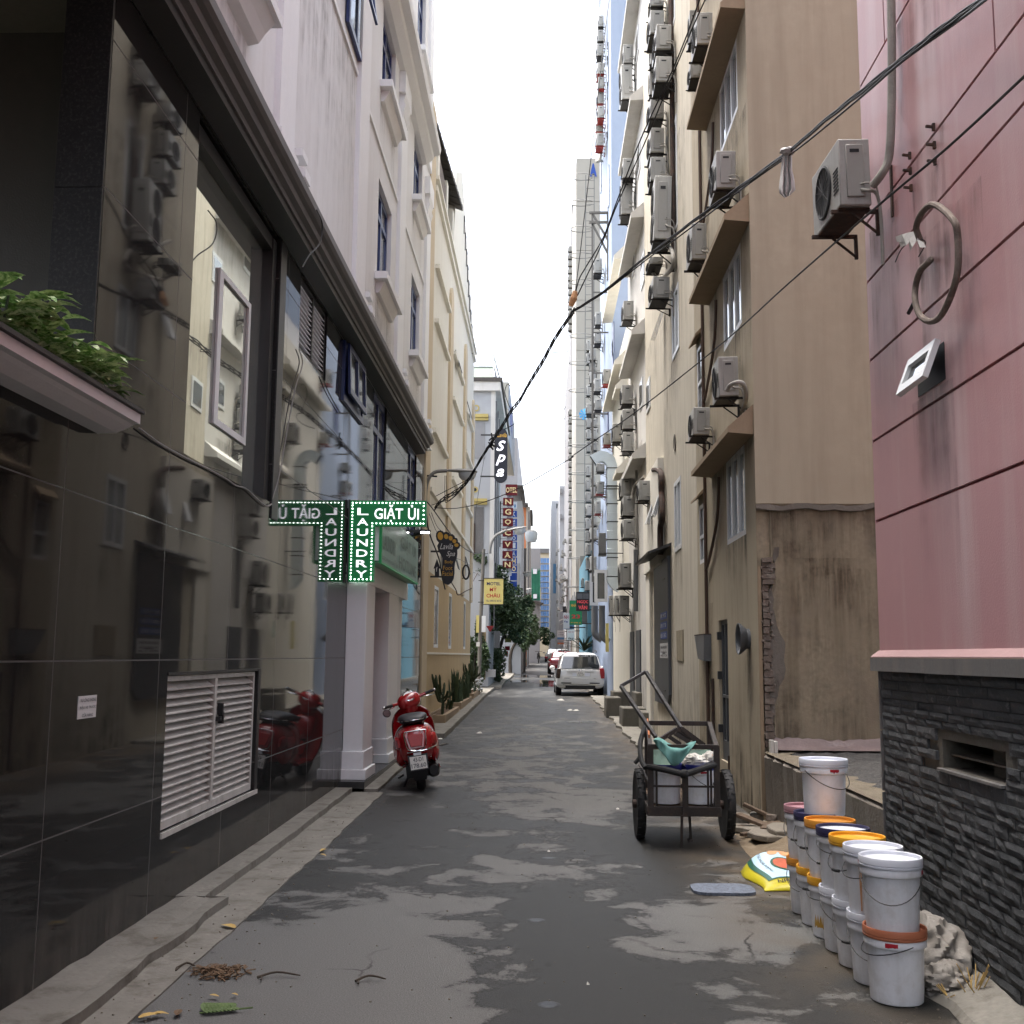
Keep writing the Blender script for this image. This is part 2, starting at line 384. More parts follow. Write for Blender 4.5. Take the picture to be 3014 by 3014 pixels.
 sand=pm('sandy_top', (.15, .125, .088), .95, var=.3, vs=8, dirt=.4, dcol=(.11, .09, .065), ds=14, bump=.8, bs=60),
 gravel=pm('dark_gravel', (.052, .05, .047), .95, var=.4, vs=25, dirt=.5, dcol=(.12, .11, .10), ds=50, bump=1.0, bs=70),
 sheet=pm('dusty_plastic_sheet', (.17, .13, .125), .45, var=.3, vs=4, dirt=.4, dcol=(.13, .09, .08), ds=5, bump=.3, bs=15),
 slab=pm('broken_slab', (.21, .185, .15), .95, var=.22, vs=3, dirt=.4, dcol=(.11, .085, .055), ds=4, bump=.5, bs=40),
 iron=pm('iron_cover', (.15, .175, .22), .6, spec=.4, var=.45, vs=30, dirt=.7, dcol=(.05, .055, .065), ds=45, bump=1.0, bs=70),
 lamp_grey=pm('lamp_housing', (.20, .20, .19), .55, var=.2, dirt=.3),
 lamp_glass=pm('lamp_bowl', (.42, .44, .45), .2, var=.05, bump=0),
 pole=pm('concrete_pole', (.15, .14, .125), .9, var=.15, vs=3),
 aqua=pm('bright_blue_plastic', (.10, .42, .72), .5, var=.1, bump=0),
)
def stain_mat(name, col, amt, up=False, sy=9.0, rough=.9):
    m, t, b = nt(name); tc = N(t, 'ShaderNodeTexCoord'); g = N(t, 'ShaderNodeSeparateXYZ'); L(t, tc.outputs['Generated'], g.inputs[0]); v = tc.outputs['Object']
    f = ramp(t, noise(t, scaled(t, v, (sy, sy, sy*.09)), 1.0, 6, .65), [(.40, 0), (.68, 1)])
    f2 = ramp(t, noise(t, v, 3.2, 6, .6), [(.36, .1), (.62, 1)])
    fade = N(t, 'ShaderNodeMapRange', ins={1: .02, 2: 1.0, 3: 0.0 if not up else 1.0, 4: 1.0 if not up else 0.0}); L(t, g.outputs[2], fade.inputs[0])
    pw = N(t, 'ShaderNodeMath', operation='POWER'); L(t, fade.outputs[0], pw.inputs[0]); pw.inputs[1].default_value = 1.4
    def edge(o):
        s = N(t, 'ShaderNodeMath', operation='PINGPONG'); L(t, o, s.inputs[0]); s.inputs[1].default_value = .5
        r = N(t, 'ShaderNodeMapRange', interpolation_type='SMOOTHSTEP', ins={1: 0.0, 2: .22, 3: 0.0, 4: 1.0}); L(t, s.outputs[0], r.inputs[0]); return r.outputs[0]
    mxx = N(t, 'ShaderNodeMath', operation='MAXIMUM'); L(t, edge(g.outputs[1]), mxx.inputs[0]); L(t, edge(g.outputs[0]), mxx.inputs[1])
    a = None
    for q in (f, f2, pw.outputs[0], mxx.outputs[0]):
        if a is None: a = q; continue
        n = N(t, 'ShaderNodeMath', operation='MULTIPLY'); L(t, a, n.inputs[0]); L(t, q, n.inputs[1]); a = n.outputs[0]
    n = N(t, 'ShaderNodeMath', operation='MULTIPLY'); L(t, a, n.inputs[0]); n.inputs[1].default_value = amt; L(t, n.outputs[0], b.inputs['Alpha'])
    b.inputs['Base Color'].default_value = (*col, 1); b.inputs['Roughness'].default_value = rough; b.inputs['Specular IOR Level'].default_value = .1
    return m
MT['grime'] = stain_mat('rain_grime', (.08, .066, .052), .8)
MT['grime_soft'] = stain_mat('soft_rain_grime', (.12, .10, .085), .55)
MT['rust_drip'] = stain_mat('rust_drip', (.10, .065, .04), .6, sy=16)
MT['splash'] = stain_mat('splash_dirt', (.075, .062, .048), 1.2, up=True, sy=6)
MT['dust_splash'] = stain_mat('dusty_splash', (.20, .185, .16), .75, up=True, sy=5, rough=.9)
def stainx(par, X, out, y0, y1, z0, z1, mat='grime', name='rain_stain'):
    m = MB(); x = X+out*.0025; m.quad((x, y0, z0), (x, y1, z0), (x, y1, z1), (x, y0, z1)); return m.build(name, MT[mat], par)
def stainy(par, Y, x0, x1, z0, z1, mat='grime', name='rain_stain'):
    m = MB(); m.quad((x0, Y, z0), (x1, Y, z0), (x1, Y, z1), (x0, Y, z1)); return m.build(name, MT[mat], par)
def glass(name, col, rough=.03, ior=1.7, metal=0.0):
    m, t, b = nt(name)
    tc = N(t, 'ShaderNodeTexCoord')
    c = mix(t, noise(t, tc.outputs['Object'], 2.0, 3), [q*.8 for q in col], col)
    L(t, c, b.inputs['Base Color']); b.inputs['Roughness'].default_value = rough; b.inputs['IOR'].default_value = ior
    b.inputs['Specular IOR Level'].default_value = .5; b.inputs['Metallic'].default_value = metal
    bn = N(t, 'ShaderNodeBump', ins={'Strength': .02, 'Distance': .02}); L(t, noise(t, tc.outputs['Object'], 1.4, 2), bn.inputs['Height']); L(t, bn.outputs[0], b.inputs['Normal'])
    return m
MT['mirror_glass'] = glass('solar_glass', (.62, .66, .60), .015, 1.6, .85)
MT['pane'] = glass('window_pane', (.055, .06, .062), .04, 2.1)
MT['pane_sky'] = glass('bright_window_pane', (.42, .45, .47), .05, 1.9, .5)
MT['car_glass'] = glass('tinted_car_glass', (.012, .014, .016), .03, 1.9)
MT['blue_pane'] = glass('blue_window_pane', (.10, .22, .45), .1, 1.7, .3)

def granite():
    m, t, b = nt('polished_black_granite')
    tc = N(t, 'ShaderNodeTexCoord'); sp = N(t, 'ShaderNodeSeparateXYZ'); L(t, tc.outputs['Object'], sp.inputs[0])
    cb = N(t, 'ShaderNodeCombineXYZ'); L(t, sp.outputs[1], cb.inputs[0])
    z = N(t, 'ShaderNodeMath', operation='ADD'); L(t, sp.outputs[2], z.inputs[0]); z.inputs[1].default_value = .1; L(t, z.outputs[0], cb.inputs[1])
    br = N(t, 'ShaderNodeTexBrick', ins={'Scale': 1.0, 'Mortar Size': .0035, 'Mortar Smooth': .1, 'Brick Width': 1.4, 'Row Height': .803})
    br.offset = 0; L(t, cb.outputs[0], br.inputs['Vector'])
    spk = ramp(t, noise(t, tc.outputs['Object'], 140, 3), [(.45, (.010, .010, .0098)), (.62, (.030, .030, .029)), (.75, (.070, .069, .066))])
    tone = mix(t, noise(t, tc.outputs['Object'], .9, 4), spk, (.019, .0188, .0182))
    mort = mix(t, ramp(t, sp.outputs[2], [(.3, 0), (.9, 1)]), (.13, .125, .12), (.10, .095, .09))
    L(t, mix(t, br.outputs['Fac'], tone, mort), b.inputs['Base Color'])
    r = ramp(t, noise(t, tc.outputs['Object'], 1.7, 5), [(.3, .02), (.55, .04), (.8, .10)])
    rr = N(t, 'ShaderNodeMath', operation='MAXIMUM'); L(t, r, rr.inputs[0])
    r2 = N(t, 'ShaderNodeMath', operation='MULTIPLY'); L(t, br.outputs['Fac'], r2.inputs[0]); r2.inputs[1].default_value = .8; L(t, r2.outputs[0], rr.inputs[1])
    L(t, rr.outputs[0], b.inputs['Roughness']); b.inputs['IOR'].default_value = 1.45; b.inputs['Specular IOR Level'].default_value = .24
    bn = N(t, 'ShaderNodeBump', ins={'Strength': .012, 'Distance': .05}); L(t, noise(t, tc.outputs['Object'], .9, 2), bn.inputs['Height'])
    b2 = N(t, 'ShaderNodeBump', ins={'Strength': .6, 'Distance': .004}, invert=True); L(t, br.outputs['Fac'], b2.inputs['Height']); L(t, bn.outputs[0], b2.inputs['Normal'])
    L(t, b2.outputs[0], b.inputs['Normal'])
    return m
MT['granite'] = granite()

def asphalt():
    m, t, b = nt('worn_damp_asphalt')
    tc = N(t, 'ShaderNodeTexCoord'); v = tc.outputs['Object']
    fine = noise(t, v, 130, 4, .7)
    n1 = noise(t, scaled(t, v, (.85, .9, 1)), 2.1, 12, .66, .35)
    gr = N(t, 'ShaderNodeMath', operation='MULTIPLY_ADD'); L(t, noise(t, v, 38, 5, .75), gr.inputs[0]); gr.inputs[1].default_value = .13; L(t, n1, gr.inputs[2])
    g2 = N(t, 'ShaderNodeMath', operation='SUBTRACT'); L(t, gr.outputs[0], g2.inputs[0]); g2.inputs[1].default_value = .062
    acc = g2.outputs[0]
    def blob(x, y, rx, ry, amt):
        nonlocal acc
        mp = N(t, 'ShaderNodeMapping'); mp.vector_type = 'TEXTURE'; mp.inputs['Location'].default_value = (x, y, 0); mp.inputs['Scale'].default_value = (rx, ry, 1)
        L(t, v, mp.inputs['Vector'])
        ln = N(t, 'ShaderNodeVectorMath', operation='LENGTH'); L(t, mp.outputs[0], ln.inputs[0])
        mr = N(t, 'ShaderNodeMapRange', interpolation_type='SMOOTHSTEP', ins={1: .15, 2: 1.0, 3: amt, 4: 0.0}); L(t, ln.outputs['Value'], mr.inputs[0])
        ad = N(t, 'ShaderNodeMath', operation='ADD'); L(t, acc, ad.inputs[0]); L(t, mr.outputs[0], ad.inputs[1]); acc = ad.outputs[0]
    for a in ((-1.05, 5.2, 1.15, 3.0, .27), (-.25, 8.1, .65, 1.0, .10), (-.3, 13, 1.4, 4, .05), (.3, 4.7, .75, 1.5, -.22), (.15, 6.6, .5, 1.3, -.16), (.95, 6.65, .75, .95, .20), (.95, 5.25, .4, .6, .10),
              (.55, 11.6, .9, 1.8, .14), (.9, 9.3, .8, 1.0, -.2), (-1.0, 10.5, .8, 3.0, -.10), (1.3, 4.6, .7, .5, -.12), (-.2, 18, 1.8, 5, .05), (.3, 27, 2, 6, -.02)):
        blob(*a)
    dry = ramp(t, acc, [(.535, 0), (.565, .75), (.62, 1)])
    wet = mix(t, ramp(t, fine, [(.3, 0), (.7, 1)]), (.017, .017, .0165), (.042, .0415, .039))
    dryc = mix(t, ramp(t, fine, [(.3, 0), (.7, 1)]), (.085, .084, .080), (.172, .170, .162))
    c = mix(t, dry, wet, dryc)
    # brown silt near the building side
    sp = N(t, 'ShaderNodeSeparateXYZ'); L(t, v, sp.inputs[0])
    ed = N(t, 'ShaderNodeMapRange', interpolation_type='SMOOTHSTEP', ins={1: .75, 2: 1.75, 3: 0.0, 4: .85}); L(t, sp.outputs[0], ed.inputs[0])
    far = N(t, 'ShaderNodeMapRange', interpolation_type='SMOOTHSTEP', ins={1: 3.6, 2: 7.5, 3: .25, 4: 1.0}); L(t, sp.outputs[1], far.inputs[0])
    nn = ramp(t, noise(t, v, 2.2, 6), [(.36, 0), (.62, 1)])
    m1 = N(t, 'ShaderNodeMath', operation='MULTIPLY'); L(t, ed.outputs[0], m1.inputs[0]); L(t, nn, m1.inputs[1])
    m2 = N(t, 'ShaderNodeMath', operation='MULTIPLY'); L(t, m1.outputs[0], m2.inputs[0]); L(t, far.outputs[0], m2.inputs[1])
    c = mix(t, m2.outputs[0], c, mix(t, fine, (.070, .051, .032), (.13, .098, .062)))
    vo = N(t, 'ShaderNodeTexVoronoi', feature='DISTANCE_TO_EDGE', ins={'Scale': .62}); wv = N(t, 'ShaderNodeVectorMath', operation='ADD'); L(t, v, wv.inputs[0])
    nz = N(t, 'ShaderNodeTexNoise', ins={'Scale': 2.6, 'Detail': 6}); L(t, v, nz.inputs['Vector']); sc_ = N(t, 'ShaderNodeVectorMath', operation='SCALE'); L(t, nz.outputs['Color'], sc_.inputs[0]); sc_.inputs['Scale'].default_value = .5; L(t, sc_.outputs[0], wv.inputs[1]); L(t, wv.outputs[0], vo.inputs['Vector'])
    ck = ramp(t, vo.outputs['Distance'], [(0.0, 1), (.012, 0)]); cm = N(t, 'ShaderNodeMath', operation='MULTIPLY'); L(t, ck, cm.inputs[0]); L(t, ramp(t, noise(t, v, .9, 3), [(.5, 0), (.62, .8)]), cm.inputs[1])
    c = mix(t, cm.outputs[0], c, (.012, .0115, .011))
    L(t, c, b.inputs['Base Color'])
    L(t, ramp(t, acc, [(.5, .52), (.62, .9)]), b.inputs['Roughness']); b.inputs['Specular IOR Level'].default_value = .2
    bn = N(t, 'ShaderNodeBump', ins={'Strength': .55, 'Distance': .008}); L(t, fine, bn.inputs['Height']); L(t, bn.outputs[0], b.inputs['Normal'])
    return m
MT['asphalt'] = asphalt()

def stone():
    m, t, b = nt('split_black_stone')
    tc = N(t, 'ShaderNodeTexCoord'); v = tc.outputs['Object']; g = N(t, 'ShaderNodeNewGeometry')
    c = mix(t, g.outputs['Random Per Island'], (.044, .047, .050), (.074, .076, .079))
    chips = ramp(t, noise(t, v, 16, 7, .68), [(.58, 0), (.72, 1)])
    mm = N(t, 'ShaderNodeMath', operation='MULTIPLY'); L(t, chips, mm.inputs[0]); mm.inputs[1].default_value = .6
    c = mix(t, mm.outputs[0], c, (.26, .255, .25))
    L(t, c, b.inputs['Base Color']); b.inputs['Roughness'].default_value = .8; b.inputs['Specular IOR Level'].default_value = .3
    bn = N(t, 'ShaderNodeBump', ins={'Strength': .7, 'Distance': .02}); L(t, noise(t, v, 22, 8, .7), bn.inputs['Height']); L(t, bn.outputs[0], b.inputs['Normal'])
    return m
MT['stone'] = stone()
def variegated():
    m, t, b = nt('variegated_leaf')
    tc = N(t, 'ShaderNodeTexCoord'); v = tc.outputs['Object']
    f = ramp(t, noise(t, v, 22, 5, .7), [(.44, 0), (.56, 1)])
    L(t, mix(t, f, (.12, .27, .05), (.68, .78, .46)), b.inputs['Base Color']); b.inputs['Roughness'].default_value = .5
    return m
MT['variegated'] = variegated()
def water():
    m, t, b = nt('puddle_water')
    tc = N(t, 'ShaderNodeTexCoord')
    L(t, mix(t, noise(t, tc.outputs['Object'], 2, 2), (.03, .03, .03), (.045, .044, .042)), b.inputs['Base Color']); b.inputs['Roughness'].default_value = .03; b.inputs['IOR'].default_value = 1.45
    return m
MT['water'] = water()
# ================================================================ setting: ground, road, kerbs
def strip(name, x0, x1, ys, dz, mat, nx=1, jit=0.0, kind='structure', thick=0):
    mb = MB(); xs = np.linspace(x0, x1, nx+1); vs = []
    for y in ys:
        for i, x in enumerate(xs):
            vs.append((x+(random.uniform(-jit, jit) if jit and i in (0, nx) else 0), y, gz(y)+dz))
    n = nx+1
    fs = [(j*n+i, j*n+i+1, (j+1)*n+i+1, (j+1)*n+i) for j in range(len(ys)-1) for i in range(nx)]
    mb.add(vs, fs)
    if thick:
        for side in (0, nx):
            b = len(mb.v)
            for j, y in enumerate(ys): q = vs[j*n+side]; mb.v += [q, (q[0], q[1], q[2]-thick)]
            mb.f += [(b+2*j, b+2*j+1, b+2*j+3, b+2*j+2) for j in range(len(ys)-1)]
        for j in (0, len(ys)-1):
            a, c = vs[j*n], vs[j*n+nx]; mb.add([a, c, (c[0], c[1], c[2]-thick), (a[0], a[1], a[2]-thick)], [(0, 1, 2, 3)])
    o = mb.build(name, mat); o['kind'] = kind; return o
YS = [-20, 0, 9, 12, 15, 20, 26, 33, 45, 63, 80, 100, 150, 260, 500]
strip('ground', -400, 400, YS, -.03, MT['concrete_dark'])
strip('road', -1.80, 2.3, YS, 0, MT['asphalt'])
ysn = list(np.arange(-1, 12.4, .22))
g = strip('gutter', -2.12, -1.73, ysn, .010, MT['concrete'], 2, .012, thick=.05)
k1 = strip('kerb', -2.35, -2.07, list(np.arange(6.9, 12.4, .25)), .062, MT['concrete'], 2, .006, thick=.1)
k2 = strip('kerb', -2.35, -1.93, list(np.arange(-1, 6.95, .22)), .058, MT['concrete'], 4, .02, thick=.1)
for p in k2.data.vertices:
    if -2.3 < p.co.x < -1.95: p.co.z += random.uniform(-.008, .008)-.03*max(0, p.co.x+2.12)/.19
strip('kerb', -2.35, -1.66, list(np.arange(19.0, 40, .6)), .09, MT['concrete'], 2, .01, thick=.15)
strip('pavement', -2.35, -1.80, list(np.arange(12.3, 19.1, .5)), .03, MT['concrete'], 2, .015, thick=.1)
strip('pavement', -2.4, -1.5, list(np.arange(40, 140, 3)), .08, MT['concrete'], 2, .05, thick=.15)
# broken cement apron along the buildings opposite
strip('pavement', 1.52, 2.3, list(np.arange(17.5, 34, .4)), .045, MT['concrete'], 3, .05, thick=.1)
strip('pavement', 1.62, 2.3, list(np.arange(34, 90, 1.5)), .03, MT['concrete_dark'], 2, .06, thick=.1)

def facade(mb, X, y0, y1, z0, z1, holes, depth):
    ys = sorted({y0, y1, *[h[0] for h in holes], *[h[1] for h in holes]}); zs = sorted({z0, z1, *[h[2] for h in holes], *[h[3] for h in holes]})
    ys = [v for v in ys if y0 <= v <= y1]; zs = [v for v in zs if z0 <= v <= z1]
    for a, b in zip(ys, ys[1:]):
        for c, d in zip(zs, zs[1:]):
            my, mz = (a+b)/2, (c+d)/2
            if any(h[0] < my < h[1] and h[2] < mz < h[3] for h in holes): continue
            mb.quad((X, a, c), (X, b, c), (X, b, d), (X, a, d))
    for a, b, c, d in holes:
        d = min(d, z1); X2 = X+depth
        for p, q in (((a, c), (b, c)), ((b, c), (b, d)), ((b, d), (a, d)), ((a, d), (a, c))):
            mb.quad((X, *p), (X, *q), (X2, *q), (X2, *p))
def shell(mb, X, X2, y0, y1, z0, z1):
    """the other five faces behind a facade"""
    mb.quad((X2, y0, z0), (X2, y1, z0), (X2, y1, z1), (X2, y0, z1))
    for y in (y0, y1): mb.quad((X, y, z0), (X2, y, z0), (X2, y, z1), (X, y, z1))
    for z in (z0, z1): mb.quad((X, y0, z), (X, y1, z), (X2, y1, z), (X2, y0, z))
def window(parent, X, ya, yb, za, zb, out, fm, gm, fw=.05, mull=(.5,), trans=(), rec=.06, dep=.05, name='window', label=None):
    """frame bars as the window, the panes a sub-part; X is the wall face, out its outward side"""
    f = MB(); xa, xb = sorted((X-out*rec, X-out*(rec-dep)))
    f.box(xa, xb, ya, ya+fw, za, zb); f.box(xa, xb, yb-fw, yb, za, zb); f.box(xa, xb, ya+fw, yb-fw, za, za+fw); f.box(xa, xb, ya+fw, yb-fw, zb-fw, zb)
    for m_ in mull: y = ya+(yb-ya)*m_; f.box(xa-.004, xb+.004, y-fw*.5, y+fw*.5, za+fw, zb-fw)
    for m_ in trans: z = za+(zb-za)*m_; f.box(xa-.002, xb+.002, ya+fw, yb-fw, z-fw*.45, z+fw*.45)
    w = f.build(name, fm, parent)
    if label: w['label'] = label
    p = MB(); xm = (xa+xb)/2
    p.box(xm-.006, xm+.006, ya+fw*.5, yb-fw*.5, za+fw*.5, zb-fw*.5)
    p.build('pane', gm, w)
    return w

# ================================================================ near hotel block clad in black granite
XL = -2.25
hb = thing('hotel_building', 'white hotel block over a polished black granite base, opposite the pink wall', 'building', (-2.25, 12, 0))
TOPZ = 5.06
bigw = (6.65, 8.86, 2.79, TOPZ); louv = (6.56, 8.65, .49, 1.41); vent = (9.66, 10.91, 4.34, TOPZ)
bw = [(11.85, 13.1, 4.42, TOPZ), (14.1, 15.3, 3.35, TOPZ), (17.8, 19.08, 3.35, TOPZ)]
m = MB()
facade(m, XL, -7, 5.24, .0, 2.72, [], -.2)
facade(m, XL, 5.24, 12.5, .0, TOPZ, [bigw, louv, vent], -.16)
facade(m, XL, 12.5, 20.25, 2.36, TOPZ, bw[1:], -.16)
facade(m, XL, 11.2, 11.2, 0, 0, [], 0)
facade(m, XL, 16.35, 20.25, .1, 2.36, [(16.6, 17.5, .45, 2.2)], -.1)
gw = m.build('granite_wall', MT['granite'], hb)
m = MB(); m.box(-7, XL-.165, 5.6, 12.45, .0, TOPZ); m.box(-7, XL-.165, -7, 5.24, 0, 2.7); m.box(-7, XL-.165, 12.46, 20.2, 2.37, TOPZ); m.box(-7, XL-.11, 16.4, 20.2, 0, 2.36)
m.build('core', MT['recess_wall'], hb)
# corner column + recessed lobby face above the canopy
m = MB(); m.box(-2.50, -2.252, 5.22, 5.58, 2.72, 3.90); m.box(-2.50, -2.252, 5.22, 5.58, 3.904, 5.4)
m.build('corner_column', MT['column'], hb)
def zy(c, x, y, Y): return hy(c, x, y, Y)[2]
m = MB(); YR = 5.75
z1, z2, z3 = zy('A', 150, 545, YR), zy('A', 150, 445, YR), zy('A', 150, 272, YR)
zj = zy('A', 100, 990, YR)
m.box(-6, -2.51, YR, YR+.1, 2.7, zj-.004); m.box(-6, -2.51, YR, YR+.1, zj+.004, z1); m.build('lobby_wall', MT['lobby'], hb)
m = MB(); m.box(-6, -2.51, YR-.05, YR+.1, z1+.001, z2); m.build('lobby_band', MT['column'], hb)
m = MB(); m.box(-6, -2.51, YR, YR+.1, z2+.001, z3); m.build('lobby_bulkhead', MT['recess_light'], hb)
m = MB(); m.box(-6, -2.26, -6.5, 5.20, 5.0, 5.06); m.box(-6, -2.51, 5.201, YR+.1, z3+.001, z3+.1); m.build('lobby_ceiling', MT['lobby'], hb)
# big solar-glass window
w = MB(); w.box(XL-.14, XL-.12, 6.66, 8.85, 2.80, TOPZ-.01); big = w.build('window', MT['mirror_glass'], hb); big['label'] = 'tall mirror-glass window'
w = MB(); w.box(XL-.12, XL-.03, 8.74, 8.858, 2.80, TOPZ-.03); w.box(XL-.12, XL-.04, 6.652, 8.738, 4.93, TOPZ-.02); w.build('frame', MT['dark_metal'], big)
m = MB(); m.box(XL-.02, XL+.012, 8.862, 9.06, 2.66, TOPZ-.002); m.build('window_jamb', MT['column'], hb)
fa = [hx('E', 1215, 860, XL-.1), hx('E', 1398, 955, XL-.1), hx('A', 1275, 1545, XL-.1), hx('A', 1415, 1690, XL-.1)]
ya, yb, za, zb = float(fa[0][1]), float(fa[1][1]), float(fa[0][2]), float(fa[2][2])
f = MB(); f.box(XL-.118, XL-.10, ya, ya+.09, za, zb); f.box(XL-.118, XL-.10, yb-.06, yb, za, zb); f.box(XL-.118, XL-.10, ya+.09, yb-.06, za, za+.05); f.box(XL-.118, XL-.10, ya+.09, yb-.06, zb-.045, zb); f.build('inner_frame', MT['white_frame'], big)
# louvred doors low in the wall
def louvre(par, y0, y1, z0, z1, n, mat, fm, name, X=XL, mid=True):
    f = MB(); xa, xb = X-.10, X-.02
    f.box(xa, xb, y0, y0+.035, z0, z1); f.box(xa, xb, y1-.035, y1, z0, z1); f.box(xa, xb, y0+.035, y1-.035, z0, z0+.05); f.box(xa, xb, y0+.035, y1-.035, z1-.03, z1)
    if mid: ym = (y0+y1)/2; f.box(xa, xb+.006, ym-.025, ym+.025, z0+.05, z1-.03)
    o = f.build(name, fm, par)
    s = MB(); h = (z1-z0-.08)/n
    for i in range(n):
        z = z0+.05+h*i
        s.prism([(xb-.004, 0, z), (xb-.012, 0, z-.006), (xa+.01, 0, z+h*.86), (xa+.02, 0, z+h*.9)], (0, y1-y0-.075, 0)) if False else None
        s.add([(xb-.002, y0+.036, z), (xb-.002, y1-.036, z), (xa+.006, y1-.036, z+h*.92), (xa+.006, y0+.036, z+h*.92),
               (xb-.002, y0+.036, z-.008), (xb-.002, y1-.036, z-.008), (xa+.006, y1-.036, z+h*.92-.008), (xa+.006, y0+.036, z+h*.92-.008)],
              [(0, 1, 2, 3), (7, 6, 5, 4), (0, 4, 5, 1), (1, 5, 6, 2), (2, 6, 7, 3), (3, 7, 4, 0)])
    s.build('slats', mat, o)
    b = MB(); b.box(xa-.03, xa-.02, y0, y1, z0, z1); b.build('backing', MT['black_plastic'], o)
    return o
lo = louvre(hb, 6.565, 8.645, .495, 1.405, 17, MT['louvre'], MT['louvre'], 'louvred_door')
m = MB(); m.box(XL-.02, XL+.02, 7.67, 7.69, 1.12, 1.2); m.box(XL-.02, XL+.02, 7.62, 7.66, 1.08, 1.11); m.box(XL-.02, XL+.015, 7.70, 7.73, 1.06, 1.14); m.build('latch', MT['black_plastic'], lo)
m = MB(); m.box(XL-.02, XL+.012, 6.56, 8.74, .455, .487); m.build('louvre_sill', MT['louvre'], hb); m = MB(); m.box(XL-.02, XL+.008, 8.655, 8.73, .488, 1.43); m.box(XL-.02, XL+.006, 6.56, 8.654, 1.412, 1.43); m.build('louvre_surround', MT['column'], hb)
ve = louvre(hb, 9.665, 10.905, 4.345, TOPZ-.01, 13, MT['white_trim'], MT['dark_metal'], 'louvred_vent')
# blue windows in the granite
def blue_win(par, a, lbl=None, X=XL, rec=.09, gm='pane_sky'):
    return window(par, X, a[0]+.01, a[1]-.01, a[2]+.005, a[3]-.005, 1, MT['blue_frame'], MT[gm], .085, (.5,), (.72,) if a[3]-a[2] > 1 else (), rec, .06, label=lbl)
blue_win(hb, bw[1]); blue_win(hb, bw[2])
m = MB(); a = bw[0]
# awning sash pushed out at its foot
def sash(par, X, a, tilt, fm, gm, out=1, fw=.07, name='window', mull=()):
    y0, y1, z0, z1 = a; h = z1-z0; ca, sa = math.cos(tilt), math.sin(tilt); f = MB()
    T = lambda y, u: Vector((X+out*(.02+u*sa), y, z1-u*ca))
    n = Vector((out*ca, 0, sa))*.03
    def bar(ya, yb, ua, ub): f.prism([T(ya, ua), T(yb, ua), T(yb, ub), T(ya, ub)], n)
    bar(y0, y0+fw, 0, h); bar(y1-fw, y1, 0, h); bar(y0+fw, y1-fw, 0, fw); bar(y0+fw, y1-fw, h-fw, h)
    for q in mull: ym = y0+(y1-y0)*q; bar(ym-fw/2, ym+fw/2, fw, h-fw)
    o = f.build(name, fm, par); p = MB(); p.prism([T(y0+fw*.6, fw*.6), T(y1-fw*.6, fw*.6), T(y1-fw*.6, h-fw*.6), T(y0+fw*.6, h-fw*.6)], n*.3); p.build('pane', gm, o); return o
m = MB(); m.box(XL, XL+.03, 11.80, 13.14, 4.36, 4.44); m.box(XL, XL+.03, 13.06, 13.14, 4.44, TOPZ-.01); m.box(XL, XL+.03, 11.8, 11.87, 4.44, TOPZ-.01); m.box(XL+.001, XL+.012, 11.87, 13.06, 4.44, TOPZ-.01)
bf = m.build('window', MT['blue_frame'], hb)
sash(hb, XL+.015, (11.9, 13.03, 4.46, TOPZ-.02), .04, MT['blue_frame'], MT['pane'], mull=(.5,))
# dark moulded cornice
m = MB(); m.profy([(-2.25, 5.07), (-2.08, 5.09), (-2.08, 5.15), (-2.25, 5.15)], -7, 18.95); m.build('cornice_soffit', MT['cornice_dark'], hb)
m = MB(); m.profy([(-2.25, 5.151), (-2.06, 5.151), (-2.055, 5.19), (-2.01, 5.205), (-2.0, 5.25), (-1.965, 5.265), (-1.94, 5.29), (-1.94, 5.36), (-2.25, 5.40)], -7, 19.0); m.build('cornice', MT['cornice'], hb)
# upper white storeys
uw = [(11.35, 12.15, 8.62, 10.4), (14.05, 15.32, 6.62, 8.0), (14.08, 15.36, 9.36, 10.55), (17.8, 19.05, 6.62, 8.02), (17.8, 19.05, 9.36, 10.55), (17.9, 19.1, 12.15, 13.9), (14.1, 15.3, 12.1, 13.9)]
m = MB(); facade(m, XL, -7, 20.3, 5.40, 17.5, uw, -.2); shell(m, XL, -7, -7, 20.3, 5.40, 17.5); m.build('upper_wall', MT['white_wall'], hb)
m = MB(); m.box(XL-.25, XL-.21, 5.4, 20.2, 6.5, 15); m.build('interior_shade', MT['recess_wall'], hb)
for a in uw[1:]: blue_win(hb, a, rec=.12, gm='pane_sky')
m = MB(); a = uw[0]; wo = window(hb, XL, a[0]+.01, a[1]+.28, a[2], a[3], 1, MT['blue_frame'], MT['pane_sky'], .08, (.5,), (), -.01, .04)
sash(hb, XL+.03, (11.2, 12.0, 8.95, 10.4), .13, MT['blue_frame'], MT['pane_sky'], mull=(.5,))
m = MB()
def sillb(y0, y1, z, pr=.17):
    m.box(XL, XL+pr, y0, y1, z-.10, z); m.profy([(XL, z-.26), (XL+.05, z-.25), (XL+.09, z-.17), (XL+.12, z-.101), (XL, z-.101)], y0+.12, y1-.12)
for a in uw[1:]: m = MB(); sillb(a[0]-.16, a[1]+.16, a[2]-.0); m.build('window_sill', MT['white_trim'], hb)
m = MB()
m.box(XL, XL+.24, 4.6, 7.72, 6.30, 6.38); m.profy([(XL, 6.12), (XL+.08, 6.14), (XL+.13, 6.22), (XL+.2, 6.299), (XL, 6.299)], 4.7, 7.66)
m.build('window_hood', MT['white_trim'], hb)
